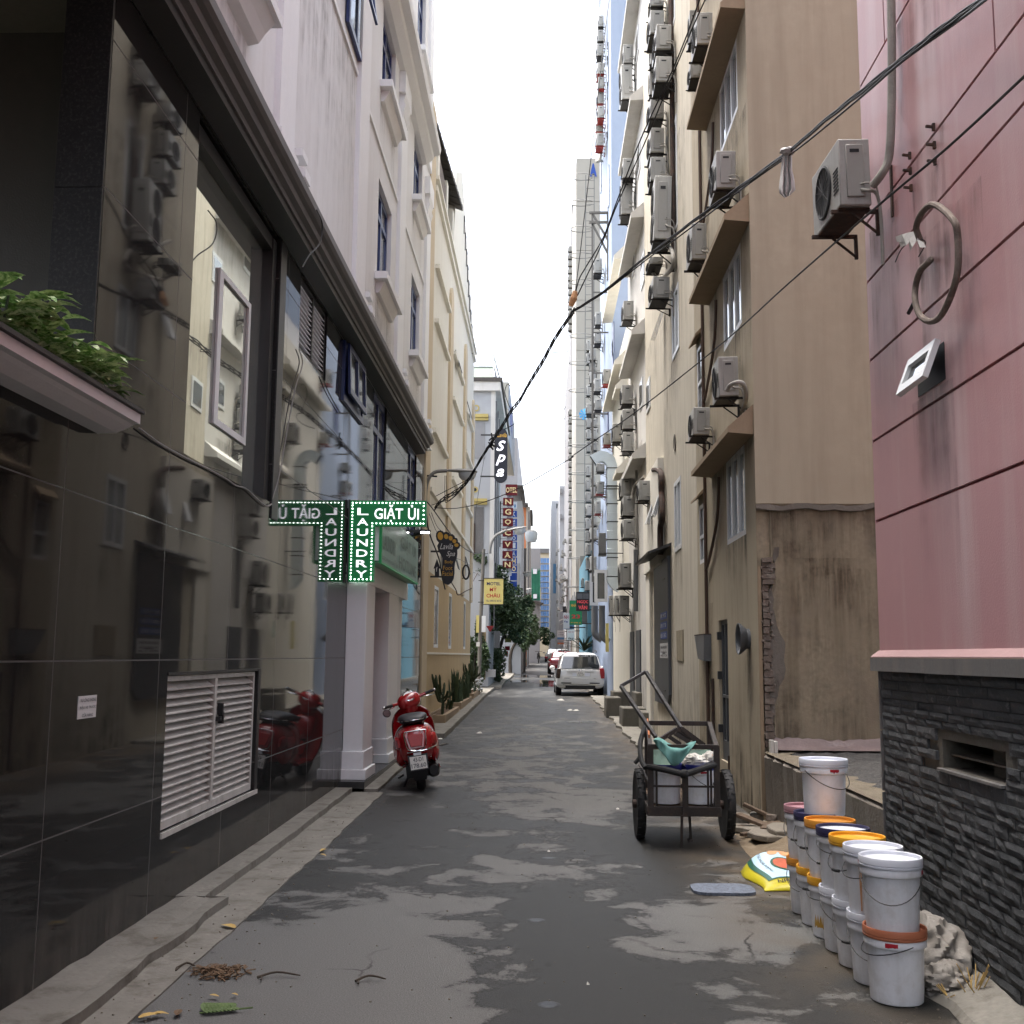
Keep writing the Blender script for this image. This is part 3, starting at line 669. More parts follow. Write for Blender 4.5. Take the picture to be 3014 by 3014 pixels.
for ya, yb in ((8.46, 9.0), (12.2, 12.85), (15.85, 16.5), (19.58, 20.2)):
    m = MB(); m.box(XL, XL+.055, ya, yb, 5.86, 10.2); m.box(XL, XL+.085, ya-.05, yb+.05, 5.40, 5.86); m.box(XL, XL+.055, ya, yb, 10.9, 17.5)
    m.box(XL, XL+.10, ya-.06, yb+.06, 10.2, 10.54); m.profy([(XL, 9.9), (XL+.06, 9.9), (XL+.09, 10.02), (XL+.07, 10.1), (XL+.1, 10.199), (XL, 10.199)], ya+.02, yb-.02)
    m.build('pilaster', MT['white_trim'], hb)
    m = MB(); m.box(XL, XL+.10, yb+.12, yb+.34, 5.95, 6.02); m.box(XL, XL+.13, yb+.12, yb+.34, 5.75, 5.84); m.profy([(XL, 5.42), (XL+.12, 5.44), (XL+.08, 5.55), (XL+.04, 5.7), (XL, 5.72)], yb+.14, yb+.32)
    m.build('scroll_bracket', MT['white_trim'], hb)
for ya, yb in ((9.05, 12.15), (12.9, 15.8), (16.55, 19.5)):
    for za, zb in ((8.40, 8.46), (11.4, 11.45)): m = MB(); m.box(XL, XL+.025, ya, yb, za, zb); m.build('string_course', MT['white_trim'], hb)
m = MB(); m.profy([(-2.25, 10.55), (-2.17, 10.57), (-2.06, 10.66), (-2.04, 10.72), (-1.93, 10.75), (-1.91, 10.86), (-2.25, 10.9)], -7, 19.1); m.build('upper_cornice', MT['white_trim'], hb)
# canopy with planter along the front
YC = hx('E', 555, 920, XL)[1]
pts = [hy('E', x, y, YC) for x, y in ((555, 920), (662, 916), (735, 886), (760, 872), (797, 868), (800, 812))]
tipz = hy('E', 822, 808, YC)
prof = [(q[0], q[2]) for q in pts]
m = MB(); m.profy([(XL, prof[0][1])]+prof[1:]+[(XL, prof[-1][1])], -6.5, YC); m.build('canopy', MT['white_trim'], hb)
m = MB(); m.box(-6, float(tipz[0]), -6.5, YC+.01, prof[-1][1]+.002, prof[-1][1]+.022); m.build('canopy_slab', MT['cornice_dark'], hb)
CANZ = prof[-1][1]+.022
# entrance portico
m = MB(); m.box(-2.9, -1.96, 12.3, 16.3, .0, .145); m.build('step', MT['granite_step'], hb)
m = MB(); m.box(-2.9, -2.18, 13.2, 14.35, .147, .30); m.build('doorstep', MT['granite_step'], hb)
for ya, yb in ((12.5, 13.15), (14.4, 15.35)):
    m = MB(); m.box(-2.25, -2.02, ya, yb, .46, 2.36); m.box(-2.27, -2.005, ya-.03, yb+.03, .26, .459); m.box(-2.28, -1.975, ya-.05, yb+.05, .147, .259)
    m.build('pilaster', MT['white_trim'], hb, bev=.006)
m = MB(); m.box(-2.9, -2.27, 12.5, 12.62, .3, 2.36); m.box(-2.9, -2.27, 14.3, 14.42, .3, 2.36); m.box(-2.86, -2.8, 12.62, 14.3, .3, 2.36); m.build('entrance_recess', MT['cornice_dark'], hb)
m = MB(); m.box(-2.9, -2.1, 15.36, 16.34, .147, 2.36); m.build('entrance_wall', MT['white_wall'], hb)
m = MB(); m.box(-2.7, -2.66, 13.25, 13.75, .3, 2.3); m.box(-2.7, -2.66, 13.78, 14.28, .3, 2.3); dd = m.build('door', MT['dark_metal'], hb)
m = MB(); m.box(-2.655, -2.65, 13.28, 13.72, .35, 2.25); m.box(-2.655, -2.65, 13.81, 14.25, .35, 2.25); m.build('pane', MT['pane'], dd)
m = MB(); m.box(-2.95, -2.02, 12.5, 16.33, 2.362, 2.60); m.build('entrance_lintel', MT['white_trim'], hb)
window(hb, XL, 16.62, 17.48, .47, 2.18, 1, MT['white_frame'], MT['pane'], .06, (.5,), (), .05, .05)

# plants in the canopy planter
def leaf(mb, base, d, L_, W_, droop=.5, n=4, fold=.25):
    d = Vector(d).normalized(); side = d.cross(Vector((0, 0, 1)))
    side = side.normalized() if side.length > .05 else Vector((1, 0, 0)); p = Vector(base); b = len(mb.v); dirv = d.copy()
    for i in range(n+1):
        t = i/n; w = W_*math.sin(PI*min(1, .08+t*.92)**.8)*.5 if i < n else 0.002
        up = side.cross(dirv).normalized()
        mb.v += [tuple(p-side*w+up*w*fold), tuple(p), tuple(p+side*w+up*w*fold)]
        p = p+dirv*(L_/n); dirv = (dirv+Vector((0, 0, -droop/n))).normalized()
    for i in range(n):
        q = b+3*i; mb.f += [(q, q+1, q+4, q+3), (q+1, q+2, q+5, q+4)]
lab = ['variegated leafy plant on the canopy beside the black column', 'variegated plant on the canopy, next to the one by the column', 'middle variegated plant of the row on the white canopy',
       'variegated plant on the canopy with the tallest clump', 'variegated plant on the canopy at the picture edge']
tiplx = float(tipz[0])
for i, y in enumerate((5.05, 4.82, 4.58, 4.34, 4.08)):
    t = thing('leafy_plant', lab[i], 'plant', (tiplx-.16, y, CANZ), 'variegated plants on the canopy')
    m = MB()
    for k in range(46):
        a = random.uniform(0, 2*PI); h = random.uniform(.02, .20+.05*(i > 1)); r = random.uniform(0, .09)
        leaf(m, (tiplx-.16+r*math.cos(a), y+r*math.sin(a)*1.3, CANZ+h), (math.cos(a)*.9+.25, math.sin(a), random.uniform(.1, .7)), random.uniform(.12, .19), random.uniform(.06, .095), random.uniform(.6, 1.2))
    m.build('leaves', MT['variegated'], t)
    m = MB(); [m.tube([(tiplx-.16+dx, y+dy, CANZ), (tiplx-.16+dx*1.5, y+dy*1.5, CANZ+.2)], .006, 5) for dx, dy in ((0, 0), (.03, .03), (-.03, .02), (.02, -.04))]; m.build('stems', MT['snake'], t)

# notice stuck to the granite
def yz(bl_y, bl_z, w, h, X=XL+.004): return (X, bl_y, bl_z), (0, w, 0), (0, 0, h)
p0 = hx('O', 437, 195, XL); p1 = hx('O', 540, 180, XL); p2 = hx('O', 437, 84, XL)
m = MB(); y0, y1, z0, z1 = float(p0[1]), float(p1[1]), float(p1[2])-.005, float(p2[2])+.012
m.box(XL, XL+.004, y0, y1, z0, z1)
nt_ = tag(m.build('paper_notice', MT['paper'], origin=(XL, y0, z0)), 'small white paper notice stuck on the black granite wall', 'notice')
ORG[nt_.name] = Vector((XL, y0, z0)); h = (z1-z0)/3; w_ = y1-y0
for i, s in enumerate(('CỬA HÀNG', 'ĐẬU XE TRƯỚC', 'VUI LÒNG KHÔNG')):
    text(s, MT['ink'], (XL+.005, y0+w_*(.06 if i else .2), z0+h*(i+.2)), (0, w_*(.88 if i else .6), 0), (0, 0, h*.55), parent=nt_, bold=.01)

for y0, y1 in ((-2, 3.0), (3.0, 6.5), (6.5, 9.5), (9.5, 12.4)): stainx(hb, XL, 1, y0, y1, .06, .52, 'dust_splash', 'dust_film')
for a in uw[1:]: stainx(hb, XL, 1, a[0]-.1, a[0]+.35, a[2]-1.1, a[2]-.27, 'grime_soft'); stainx(hb, XL, 1, a[1]-.3, a[1]+.12, a[2]-1.3, a[2]-.27, 'grime_soft')
stainx(hb, XL, 1, 5.0, 7.6, 5.42, 6.1, 'grime_soft'); stainx(hb, XL, 1, 9.1, 12.1, 5.42, 8.38, 'grime_soft'); stainx(hb, XL, 1, 12.9, 15.8, 5.42, 6.5, 'splash'); stainx(hb, XL, 1, 16.5, 19.5, 5.42, 6.4, 'splash')
# ---------------------------------------------------------------- laundry signs
gs = thing('laundry_sign', 'green LAUNDRY blade sign with white letters and rows of LED dots', 'sign', (-2.2, 12.4, 2.4))
SGY = 12.38
def sg(x, y, Y=SGY-.002): return Vector(hy('F', x, y, Y))
x0, x1, x2 = sg(905, 800)[0], sg(1106, 900)[0], sg(1529, 580)[0]; zb, zm, zt = sg(1000, 1138)[2], sg(1300, 684)[2], sg(1200, 478)[2]
m = MB(); m.prism([(x0, SGY, zb), (x1, SGY, zb), (x1, SGY, zm), (x2, SGY, zm), (x2, SGY, zt), (x0, SGY, zt)], (0, .09, 0)); m.build('board', MT['green_sign'], gs)
m = MB(); m.bar((-2.25, SGY+.045, zt-.1), (x0, SGY+.045, zt-.1), .03); m.bar((-2.25, SGY+.045, zb+.1), (x0, SGY+.045, zb+.1), .03); m.box(x0-.02, x0-.001, SGY-.004, SGY+.094, zb-.01, zt+.01); m.build('bracket', MT['dark_metal'], gs)
m = MB(); e = .028
def dots(a, b, n):
    for i in range(n):
        q = Vector(a).lerp(Vector(b), i/(n-1)); m.ball((q.x, SGY-.003, q.z), (.0068, .005, .0068), 8, 4)
        m.ball((q.x, SGY+.093, q.z), (.0085, .006, .0085), 6, 4)
dots((x0+e, 0, zt-e), (x2-e, 0, zt-e), 20); dots((x0+e, 0, zb+e), (x1-e, 0, zb+e), 6); dots((x0+e, 0, zb+e+.03), (x0+e, 0, zt-e-.03), 22)
dots((x2-e, 0, zm+e), (x2-e, 0, zt-e-.035), 5); dots((x1-e, 0, zm+e), (x2-e-.035, 0, zm+e), 13); dots((x1-e, 0, zb+e+.03), (x1-e, 0, zm+e-.035), 15)
m.build('led_dots', MT['led'], gs)
lw = x1-x0
for i, ch in enumerate('LAUNDRY'):
    zz = zt-.085-(zt-zb-.15)*(i/6.55)-.05
    text(ch, MT['sign_letter'], (x0+lw*.30, SGY-.002, zz-.035), (lw*.44, 0, 0), (0, 0, .082), parent=gs, bold=.012)
text('GIẶT', MT['sign_letter'], (x0+lw*.98, SGY-.002, zm+.045), ((x2-x1)*.56, 0, 0), (0, 0, .20), parent=gs, bold=.012)
text('ỦI', MT['sign_letter'], (x0+lw*.98+(x2-x1)*.66, SGY-.002, zm+.073), ((x2-x1)*.21, 0, 0), (0, 0, .17), parent=gs, bold=.012)
for s, bl, w2, h2 in (('LAUNDRY', None, 0, 0),): pass
text('GIẶT ỦI', MT['sign_letter'], (x2-.06, SGY+.092, zm+.05), (-(x2-x1)*.9, 0, 0), (0, 0, .19), parent=gs, bold=.012)

fs_ = thing('laundry_fascia', 'pale green boxed shop fascia over the laundry entrance', 'shop sign', (-2.2, 12.6, 2.6))
FX = -1.86; fy0, fy1, fz0, fz1 = 12.45, 16.2, 2.602, 3.22
m = MB(); m.box(-2.23, FX, fy0, fy1, fz0, fz1); m.build('box', MT['fascia'], fs_, bev=.006)
m = MB(); m.box(-2.23, FX-.02, fy0-.012, fy0-.001, fz0+.02, fz1); m.build('end_panel', MT['white_trim'], fs_)
m = MB(); m.box(FX-.02, FX+.012, fy0-.02, fy0+.03, fz0-.01, fz1+.01); m.box(FX-.02, FX+.012, fy0, fy1, fz0-.012, fz0+.012); m.build('edge_trim', MT['green_sign'], fs_)
def fx(s, y, z, w, h, mat='fascia_ink', b=.01): text(s, MT[mat], (FX+.002, fy0+y, fz0+z), (0, w, 0), (0, 0, h), parent=fs_, bold=b)
fx('GIẶT', .12, .40, .62, .16); fx('LAUNDRY', .12, .17, 1.15, .19); fx('DỊCH VỤ GIẶT ỦI', .1, .035, 1.35, .07); fx('GIẶT ỦI', 1.75, .30, 1.7, .26); fx('HOTLINE', 1.6, .06, 1.9, .17)
m = MB(); m.bar((-2.2, 20.22, 3.16), (-1.6, 19.9, 3.16), .05, .03); m.build('stub', MT['dark_metal'], fs_) if False else None
st = thing('sign_light', 'lit tube lamp on a black arm above the green fascia', 'lamp', (-2.2, 16.5, 3.3))
q0 = Vector(hy('F', 1365, 735, 15.2)); q1 = Vector(hy('F', 1560, 738, 15.2))
m = MB(); m.bar(q0+Vector((0, 0, .02)), q1+Vector((0, 0, .02)), .03, .04); m.bar(q1+Vector((0, 0, .02)), (-2.25, 16.4, q1.z), .025); m.build('arm', MT['dark_metal'], st)
m = MB(); m.bar(q0.lerp(q1, .0), q0.lerp(q1, .12), .02, .022); m.bar(q0.lerp(q1, .62), q0.lerp(q1, .98), .03, .025); m.build('tube_light', MT['tube'], st)

# ================================================================ ochre and cream building behind it
yb_ = thing('cream_building', 'cream building with ochre base and a dark tin roof edge', 'building', (-2.25, 27, 0))
Y0, Y1 = 20.32, 34.4
lows = [(22.75, 23.7, 1.7, 3.0), (26.35, 27.2, 1.7, 3.05), (31.4, 32.2, 1.72, 3.1)]
m = MB(); facade(m, XL, Y0, Y1, 0, 3.2, lows, -.12); shell(m, XL, -7, Y0, Y1, 0, 3.2); m.build('base_wall', MT['ochre'], yb_)
for a in lows:
    window(yb_, XL, *a, 1, MT['white_frame'], MT['pane'], .07, (), (), .05, .05)
m = MB(); m.box(-7, XL, Y0, Y1, 3.202, 11.25); m.build('upper_wall', MT['cream'], yb_)
m = MB(); m.box(XL, XL+.03, Y0, 21.2, 0, 12.6); m.build('corner_strip', MT['ochre_trim'], yb_)
m = MB()
for (ya, yb, z) in ((21.7, 24.7, 9.62), (21.7, 24.7, 8.45), (26.2, 29.4, 9.05), (26.2, 29.4, 7.9), (30.6, 33.6, 8.6), (30.6, 33.6, 7.4), (21.6, 24.6, 6.12), (26.2, 29.4, 5.9), (30.6, 33.6, 5.9)):
    m.box(XL, XL+.09, ya, yb, z-.09, z)
m.box(XL, XL+.07, 21.2, Y1, 4.76, 4.84); m.box(XL, XL+.07, 21.2, Y1, 11.0, 11.12); m.box(XL, XL+.1, 21.2, Y1, 11.25, 11.33)
m.box(XL, XL+.02, 21.3, Y1, 1.56, 1.60)
m.build('ledge', MT['cream_pale'], yb_)
for ya, zt2 in ((25.05, 10.0), (30.0, 10.05), (33.7, 9.3)):
    m = MB(); m.box(XL, XL+.06, ya, ya+.75, 3.2, zt2); m.prism([(XL, ya+.375+.375*math.cos(t), zt2+.375*math.sin(t)) for t in np.linspace(0, PI, 9)], (.06, 0, 0)); m.build('arched_pilaster', MT['ochre_trim'], yb_)
m = MB()
for (ya, z) in ((27.0, 9.3), (31.2, 9.0), (27.2, 4.2), (31.5, 4.4), (24.0, 4.1)):
    m.prism([(XL+.02, ya, z), (XL+.16, ya, z-.5), (XL+.14, ya, z-.5), (XL, ya, z)], (0, .45, 0))
m.build('open_sash', MT['dark_metal'], yb_)
# open top floor under a rusty roof sheet
m = MB(); m.box(-7, XL-.9, Y0, 26, 11.3, 13.2); m.build('roof_terrace_wall', MT['roof_dark'], yb_)
for ya in (21.9, 24.0, 25.6):
    m = MB(); m.box(XL-.25, XL, ya, ya+.35, 11.33, 12.5); m.build('post', MT['cream'], yb_)
m = MB(); m.box(XL-.05, XL-.02, 22.4, 23.9, 11.4, 12.3); m.build('roller_blind', MT['hose_brown'], yb_)
m = MB(); ra = Vector(hx('T', 1062, 935, XL+.0)); rb = Vector(hx('T', 1285, 1715, XL+.22))
for k in range(26):
    t0, t1 = k/26, (k+1)/26
    a, b = ra.lerp(rb, t0), ra.lerp(rb, t1); dz = .02*(k % 2)
    m.prism([(a.x-.04+.02*t0, a.y, a.z-.02+dz), (-4.5, a.y, a.z+.9+dz), (-4.5, a.y, a.z+.96+dz), (a.x-.04+.02*t0, a.y, a.z+.08+dz)], (0, b.y-a.y, 0))
m.build('roof', MT['roof_dark'], yb_)
pp = [Vector(hx('n', x, y, XL)) for x, y in ((1338, 520), (1343, 507), (1361, 507), (1395, 1010))]
m = MB(); m.prism([(XL, 25.9, 11.34), (XL, pp[1].y, pp[1].z), (XL, pp[2].y, pp[2].z), (XL, 34.3, 11.7), (XL, 34.3, 11.34)], (-4, 0, 0)); m.build('roof_block', MT['cream_pale'], yb_)
m = MB()
for k in range(9):
    t = k/9; y = 29.2+4.6*t; z = 14.3-2.6*t
    m.box(XL, XL+.03, y, y+.28, z-.55, z-.48); m.box(XL, XL+.03, y, y+.05, z-1.0, z-.55)
m.build('balustrade', MT['cornice'], yb_)

# planter boxes with cacti along the ochre wall
def plants():
    boxes = ((21.4, 25.0), (25.6, 29.6), (30.2, 33.6))
    lb = ('low ochre kerb planter holding the branching cactus', 'low ochre kerb planter holding the snake plants', 'low ochre kerb planter at the far end of the ochre wall')
    for (ya, yb), l in zip(boxes, lb):
        z = gz((ya+yb)/2)+.09; m = MB(); x0, x1 = -2.24, -1.86
        m.box(x0, x1, ya, ya+.1, z-.1, z+.13); m.box(x0, x1, yb-.1, yb, z-.1, z+.13); m.box(x1-.08, x1, ya+.1, yb-.1, z-.1, z+.13); m.box(x0, x0+.04, ya+.1, yb-.1, z-.1, z+.13)
        t = thing('planter_box', l, 'planter', (-2.05, ya, z), 'planters by the ochre wall')
        m.build('edging', MT['terracotta'], t, bev=.01)
        m = MB(); m.box(x0+.04, x1-.08, ya+.1, yb-.1, z-.1, z+.09); m.build('soil', MT['soil'], t)
    def cactus(x, y, H, lbl, n=14, seed=1):
        R = random.Random(seed); z = gz(y)+.17; t = thing('cactus_plant', lbl, 'cactus', (x, y, z)); m = MB()
        m.tube([(x, y, z), (x+.01, y, z+H*.3), (x, y+.02, z+H*.55)], [.035, .03, .024], 7)
        for k in range(n):
            a = R.uniform(0, 2*PI); h0 = z+H*R.uniform(.3, .55); r = H*R.uniform(.14, .36); h1 = min(z+H, h0+H*R.uniform(.12, .48))
            p = [(x, y, h0), (x+r*.6*math.cos(a), y+r*.6*math.sin(a), h0+.04), (x+r*math.cos(a), y+r*math.sin(a), h1)]
            m.tube(spline(p, 4), [.011, .013, .015, .018, .021, .024, .026, .027, .012], 7)
        m.build('stems', MT['cactus'], t, smooth=True)
    cactus(-2.0, 22.3, .85, 'branching dark cactus behind the red scooter', 13, 3)
    cactus(-2.05, 31.6, .95, 'dense upright cactus near the far end of the planters', 26, 5)
    def snake(x, y, H, n, lbl, seed, sp=.16):
        R = random.Random(seed); z = gz(y)+.17; t = thing('snake_plant', lbl, 'plant', (x, y, z)); m = MB()
        for k in range(n):
            a = R.uniform(0, 2*PI); r = R.uniform(0, sp); h = H*R.uniform(.55, 1)
            m.v; bx_, by_ = x+r*math.cos(a), y+2.2*r*math.sin(a); lx, ly = R.uniform(-.1, .1), R.uniform(-.1, .1); w = R.uniform(.025, .045); c, s = math.cos(a+1), math.sin(a+1)
            b = len(m.v)
            for tt, ww in ((0, .6), (.35, 1), (.75, .8), (1, .02)):
                for sg_ in (-1, 0, 1): m.v.append((bx_+lx*tt*tt+sg_*w*ww*c+(.012*s if sg_ == 0 else 0), by_+ly*tt*tt+sg_*w*ww*s, z+h*tt))
            for i in range(3):
                q = b+3*i; m.f += [(q, q+1, q+4, q+3), (q+1, q+2, q+5, q+4)]
        m.build('leaves', MT['snake'], t, smooth=True)
    snake(-2.05, 26.6, .85, 26, 'tall clump of snake plant in the middle planter', 2)
    snake(-2.0, 28.8, .8, 18, 'shorter clump of snake plant behind the tallest clump', 4)
    snake(-2.0, 24.3, .28, 8, 'tiny succulent sprout beside the branching cactus', 9, .1)
    t = thing('white_flowers', 'small white flowering plant at the last planter', 'plant', (-1.95, 33.0, gz(33)+.15)); m = MB(); R = random.Random(3)
    for k in range(26): m.ball((-1.93+R.uniform(-.12, .16), 33+R.uniform(-.3, .3), gz(33)+.2+R.uniform(0, .35)), .035, 6, 4)
    m.build('flowers', MT['white_board'], t)
    m = MB()
    for k in range(40): leaf(m, (-1.93+R.uniform(-.14, .14), 33+R.uniform(-.3, .3), gz(33)+.12+R.uniform(0, .25)), (R.uniform(-1, 1), R.uniform(-1, 1), .5), .14, .05)
    m.build('leaves', MT['snake'], t)
plants()
# ================================================================ street lamps, blade signs, far side of the alley
def slamp(name, lbl, pole_top, arm, head0, head1, Y, bowl=True, base=None, grp='street lamps over the alley', r=.035):
    t = thing('street_lamp', lbl, 'street lamp', tuple(arm[0]), grp)
    m = MB(); m.tube(spline(arm, 5), r, 8); m.build('arm', MT['lamp_grey'], t, smooth=True)
    a, b = Vector(head0), Vector(head1); d = (b-a); Lh = d.length; u = d.normalized(); s = Vector((0, 1, 0)); w = Lh*.20
    m = MB(); up = s.cross(u); up = -up if up.z < 0 else up
    m.loft([[a+u*Lh*t_+s*w*k*math.cos(q)+up*(w*.42*k*max(-.25, math.sin(q))) for q in np.linspace(0, 2*PI, 12, endpoint=False)] for t_, k in ((0, .35), (.08, .6), (.4, .95), (.7, 1), (.93, .8), (1, .45))])
    m.build('lamp_head', MT['lamp_grey'], t, smooth=True)
    if bowl:
        m = MB(); c = a+u*Lh*.68
        m.loft([[c+u*Lh*.29*k*math.cos(q)+s*w*.85*k*math.sin(q)-up*dz for q in np.linspace(0, 2*PI, 14, endpoint=False)] for k, dz in ((1, w*.12), (.97, w*.6), (.85, w*1.05), (.6, w*1.4), (.2, w*1.5))])
        m.build('lamp_bowl', MT['lamp_glass'], t, smooth=True)
    return t
YL = 20.6
arm = [Vector(hy('F', x, y, YL)) for x, y in ((1524, 700), (1524, 470), (1532, 360), (1560, 285), (1612, 244), (1700, 236))]
l1 = slamp('street_lamp', 'grey street lamp on a curved arm above the green laundry sign', None, arm, hy('F', 1695, 236, YL), hy('F', 1945, 246, YL), YL)
m = MB(); q = Vector(hy('F', 1524, 420, YL)); m.bar((-2.25, YL, q.z), q, .05); q2 = Vector(hy('F', 1524, 640, YL)); m.bar((-2.25, YL, q2.z), q2, .05); m.bar(q+Vector((-.1, 0, .35)), q+Vector((.22, 0, .33)), .03); m.build('wall_bracket', MT['dark_metal'], l1)
YP = 38.0
arm = [Vector(hy('I', x, y, YP)) for x, y in ((357, 1080), (360, 1020), (380, 940), (420, 880), (470, 848), (540, 815))]
slamp('street_lamp', 'street lamp reaching out in front of the red letter boxes', None, arm, hy('I', 535, 818, YP), hy('I', 768, 782, YP), YP, r=.05)
# utility pole with yellow motel board
pb = hg('n', 1409, 2050)
PX = float(hy('n', 1409, 2050, YP)[0]); ptop = hy('I', 285, 1030, YP)
t = thing('utility_pole', 'grey concrete pole carrying the yellow motel board', 'pole', (PX, YP, gz(YP)))
m = MB(); m.tube([(PX, YP, gz(YP)-.05), (PX+.02, YP, 2.2), (float(ptop[0]), YP, float(ptop[2]))], [.075, .07, .06], 10); m.build('shaft', MT['pole'], t, smooth=True)
m = MB(); m.box(PX-.1, PX+.02, YP-.10, YP-.06, 1.85, 2.0); m.build('paper_sticker', MT['paper'], t)
m = MB(); q = hy('Y', 235, 1030, YP-.1); m.box(q[0]-.13, q[0]-.03, YP-.12, YP-.08, q[2]-.3, q[2]+.3); m.build('yellow_plate', MT['yellow_board'], t)
m = MB(); m.box(q[0]+.06, q[0]+.2, YP-.12, YP-.08, q[2]-.28, q[2]+.28); m.build('white_plate', MT['white_board'], t)
a, b = hy('I', 290, 1365, YP-.15), hy('I', 505, 1655, YP-.15)
sg_ = thing('motel_sign', 'yellow board reading MOTEL on the concrete pole', 'sign', (float(a[0]), YP-.15, float(b[2])))
bx0, bx1, bz0, bz1 = float(a[0]), float(b[0]), float(b[2]), float(a[2]); bw_, bh_ = bx1-bx0, bz1-bz0
m = MB(); m.box(bx0, bx1, YP-.15, YP-.09, bz0, bz1); m.build('board', MT['yellow_board'], sg_)
m = MB(); [m.box(*q) for q in ((bx0-.02, bx1+.02, YP-.16, YP-.08, bz1+.001, bz1+.025), (bx0-.02, bx1+.02, YP-.16, YP-.08, bz0-.025, bz0-.001), (bx0-.2, bx0, YP-.13, YP-.1, bz1-.08, bz1-.05), (bx0-.2, bx0, YP-.13, YP-.1, bz0+.05, bz0+.08))]; m.build('frame', MT['dark_metal'], sg_)
for s, mm_, fx_, fw_, fz_, fh_ in (('MOTEL', 'navy_ink', .14, .72, .74, .13), ('MỸ', 'ink_red', .30, .36, .50, .19), ('CHÂU', 'ink_red', .13, .70, .26, .18), ('TEL: 0905 03 48 52', 'ink_grey', .1, .8, .09, .075)):
    text(s, MT[mm_], (bx0+bw_*fx_, YP-.152, bz0+bh_*fz_), (bw_*fw_, 0, 0), (0, 0, bh_*fh_), parent=sg_, bold=.02)

# foot-shaped spa board and small arrow board
YF = 21.8
def fp(x, y, Y=YF): return Vector(hy('U', x, y, Y))
ft = thing('foot_sign', 'dark foot-shaped spa board with five golden toes', 'sign', tuple(fp(1200, 1500)))
out = [(1010,1330),(1040,1270),(1000,1220),(985,1150),(990,1090),(1020,1050),(1065,1038),(1110,1050),(1135,1075),(1180,1062),(1230,1080),(1255,1115),(1300,1108),(1335,1140),(1345,1175),(1385,1185),(1400,1220),(1400,1255),(1435,1275),(1445,1320),(1425,1370),(1388,1400),(1390,1480),(1375,1570),(1345,1650),(1335,1740),(1335,1850),(1320,1950),(1280,2030),(1215,2065),(1150,2045),(1105,1990),(1085,1900),(1095,1780),(1105,1660),(1110,1570),(1080,1500),(1030,1420)]
m = MB(); m.prism([fp(x, y) for x, y in out], (0, .07, 0)); m.build('board', MT['navy'], ft)
for cx, cy, rx, ry in ((1068,1145,52,75),(1180,1155,40,48),(1265,1185,38,44),(1335,1243,36,38),(1375,1317,40,34)):
    m = MB(); m.poly([fp(cx+rx*math.cos(a)+ry*.25*math.sin(a)*(-.3), cy-ry*math.sin(a), YF-.004) for a in np.linspace(0, 2*PI, 18, endpoint=False)]); m.build('golden_toe', MT['gold'], ft)
def ftext(s, mt, x0_, y0_, x1_, y1_, sh=0.0, b=.0):
    a = fp(x0_, y0_, YF-.004); text(s, MT[mt], a, fp(x1_, y0_, YF-.004)-a, fp(x0_, y1_, YF-.004)-a, parent=ft, shear=sh, bold=b)
ftext('Lavila', 'silver', 1060, 1395, 1310, 1285, .45); ftext('Spa', 'silver', 1185, 1555, 1350, 1430, .4)
ftext('Body', 'gold', 1155, 1680, 1310, 1605); ftext('Foot', 'gold', 1125, 1790, 1300, 1710); ftext('Facial', 'gold', 1110, 1900, 1305, 1810)
m = MB(); a = fp(1010, 1435); m.bar((-2.25, YF+.03, a.z), (a.x+.1, YF+.03, a.z), .035); a = fp(1100, 1915); m.bar((-2.25, YF+.03, a.z), (a.x+.05, YF+.03, a.z), .035); m.build('bracket', MT['dark_metal'], ft)
ar = thing('arrow_sign', 'small black arrow-shaped board beside the foot sign', 'sign', tuple(fp(1000, 1800, 21.5)))
m = MB(); m.prism([fp(x, y, 21.5) for x, y in ((940,1760),(1005,1575),(1070,1760),(1045,1760),(1045,1930),(965,1930),(965,1760))], (0, .04, 0)); m.build('board', MT['navy'], ar)
a = fp(985, 1820, 21.496); text('f', MT['silver'], a, fp(1020, 1820, 21.496)-a, fp(985, 1730, 21.496)-a, parent=ar)

# tall black spa blade sign
YS_ = 38.6
def bp(c, x, y, Y=YS_): return Vector(hy(c, x, y, Y))
sp_ = thing('spa_sign', 'tall black rounded blade sign with white letters Spa', 'sign', tuple(bp('I', 475, 250)))
tl, br = bp('H', 752, 1350), bp('I', 552, 200); W2 = (br.x-tl.x)/2; cx = (tl.x+br.x)/2; zt_, zb_ = tl.z, br.z
pr = [(cx+W2*math.cos(a), YS_, zt_+W2*math.sin(a)) for a in np.linspace(0, PI, 14)]+[(cx-W2*math.cos(a), YS_, zb_-W2*math.sin(a)) for a in np.linspace(0, PI, 14)]
m = MB(); m.prism(pr, (0, .12, 0)); m.build('board', MT['navy'], sp_)
def st_(s, mt, c0, c1, c2, sh=.35, b=.02):
    a = bp(*c0, YS_-.004); text(s, MT[mt], a, bp(*c1, YS_-.004)-a, bp(*c2, YS_-.004)-a, parent=sp_, shear=sh, bold=b)
st_('Lavila', 'gold', ('H', 790, 1385), ('H', 925, 1385), ('H', 790, 1325))
st_('S', 'sign_letter', ('H', 778, 1580), ('H', 908, 1580), ('H', 778, 1435)); st_('p', 'sign_letter', ('H', 768, 1785), ('H', 905, 1785), ('H', 768, 1635)); st_('a', 'sign_letter', ('I', 425, 203), ('I', 515, 203), ('I', 425, 115))
m = MB(); m.bar((tl.x-.5, YS_+.06, zt_), (tl.x, YS_+.06, zt_), .05); m.bar((tl.x-.5, YS_+.06, zb_), (tl.x, YS_+.06, zb_), .05); m.build('bracket', MT['dark_metal'], sp_)

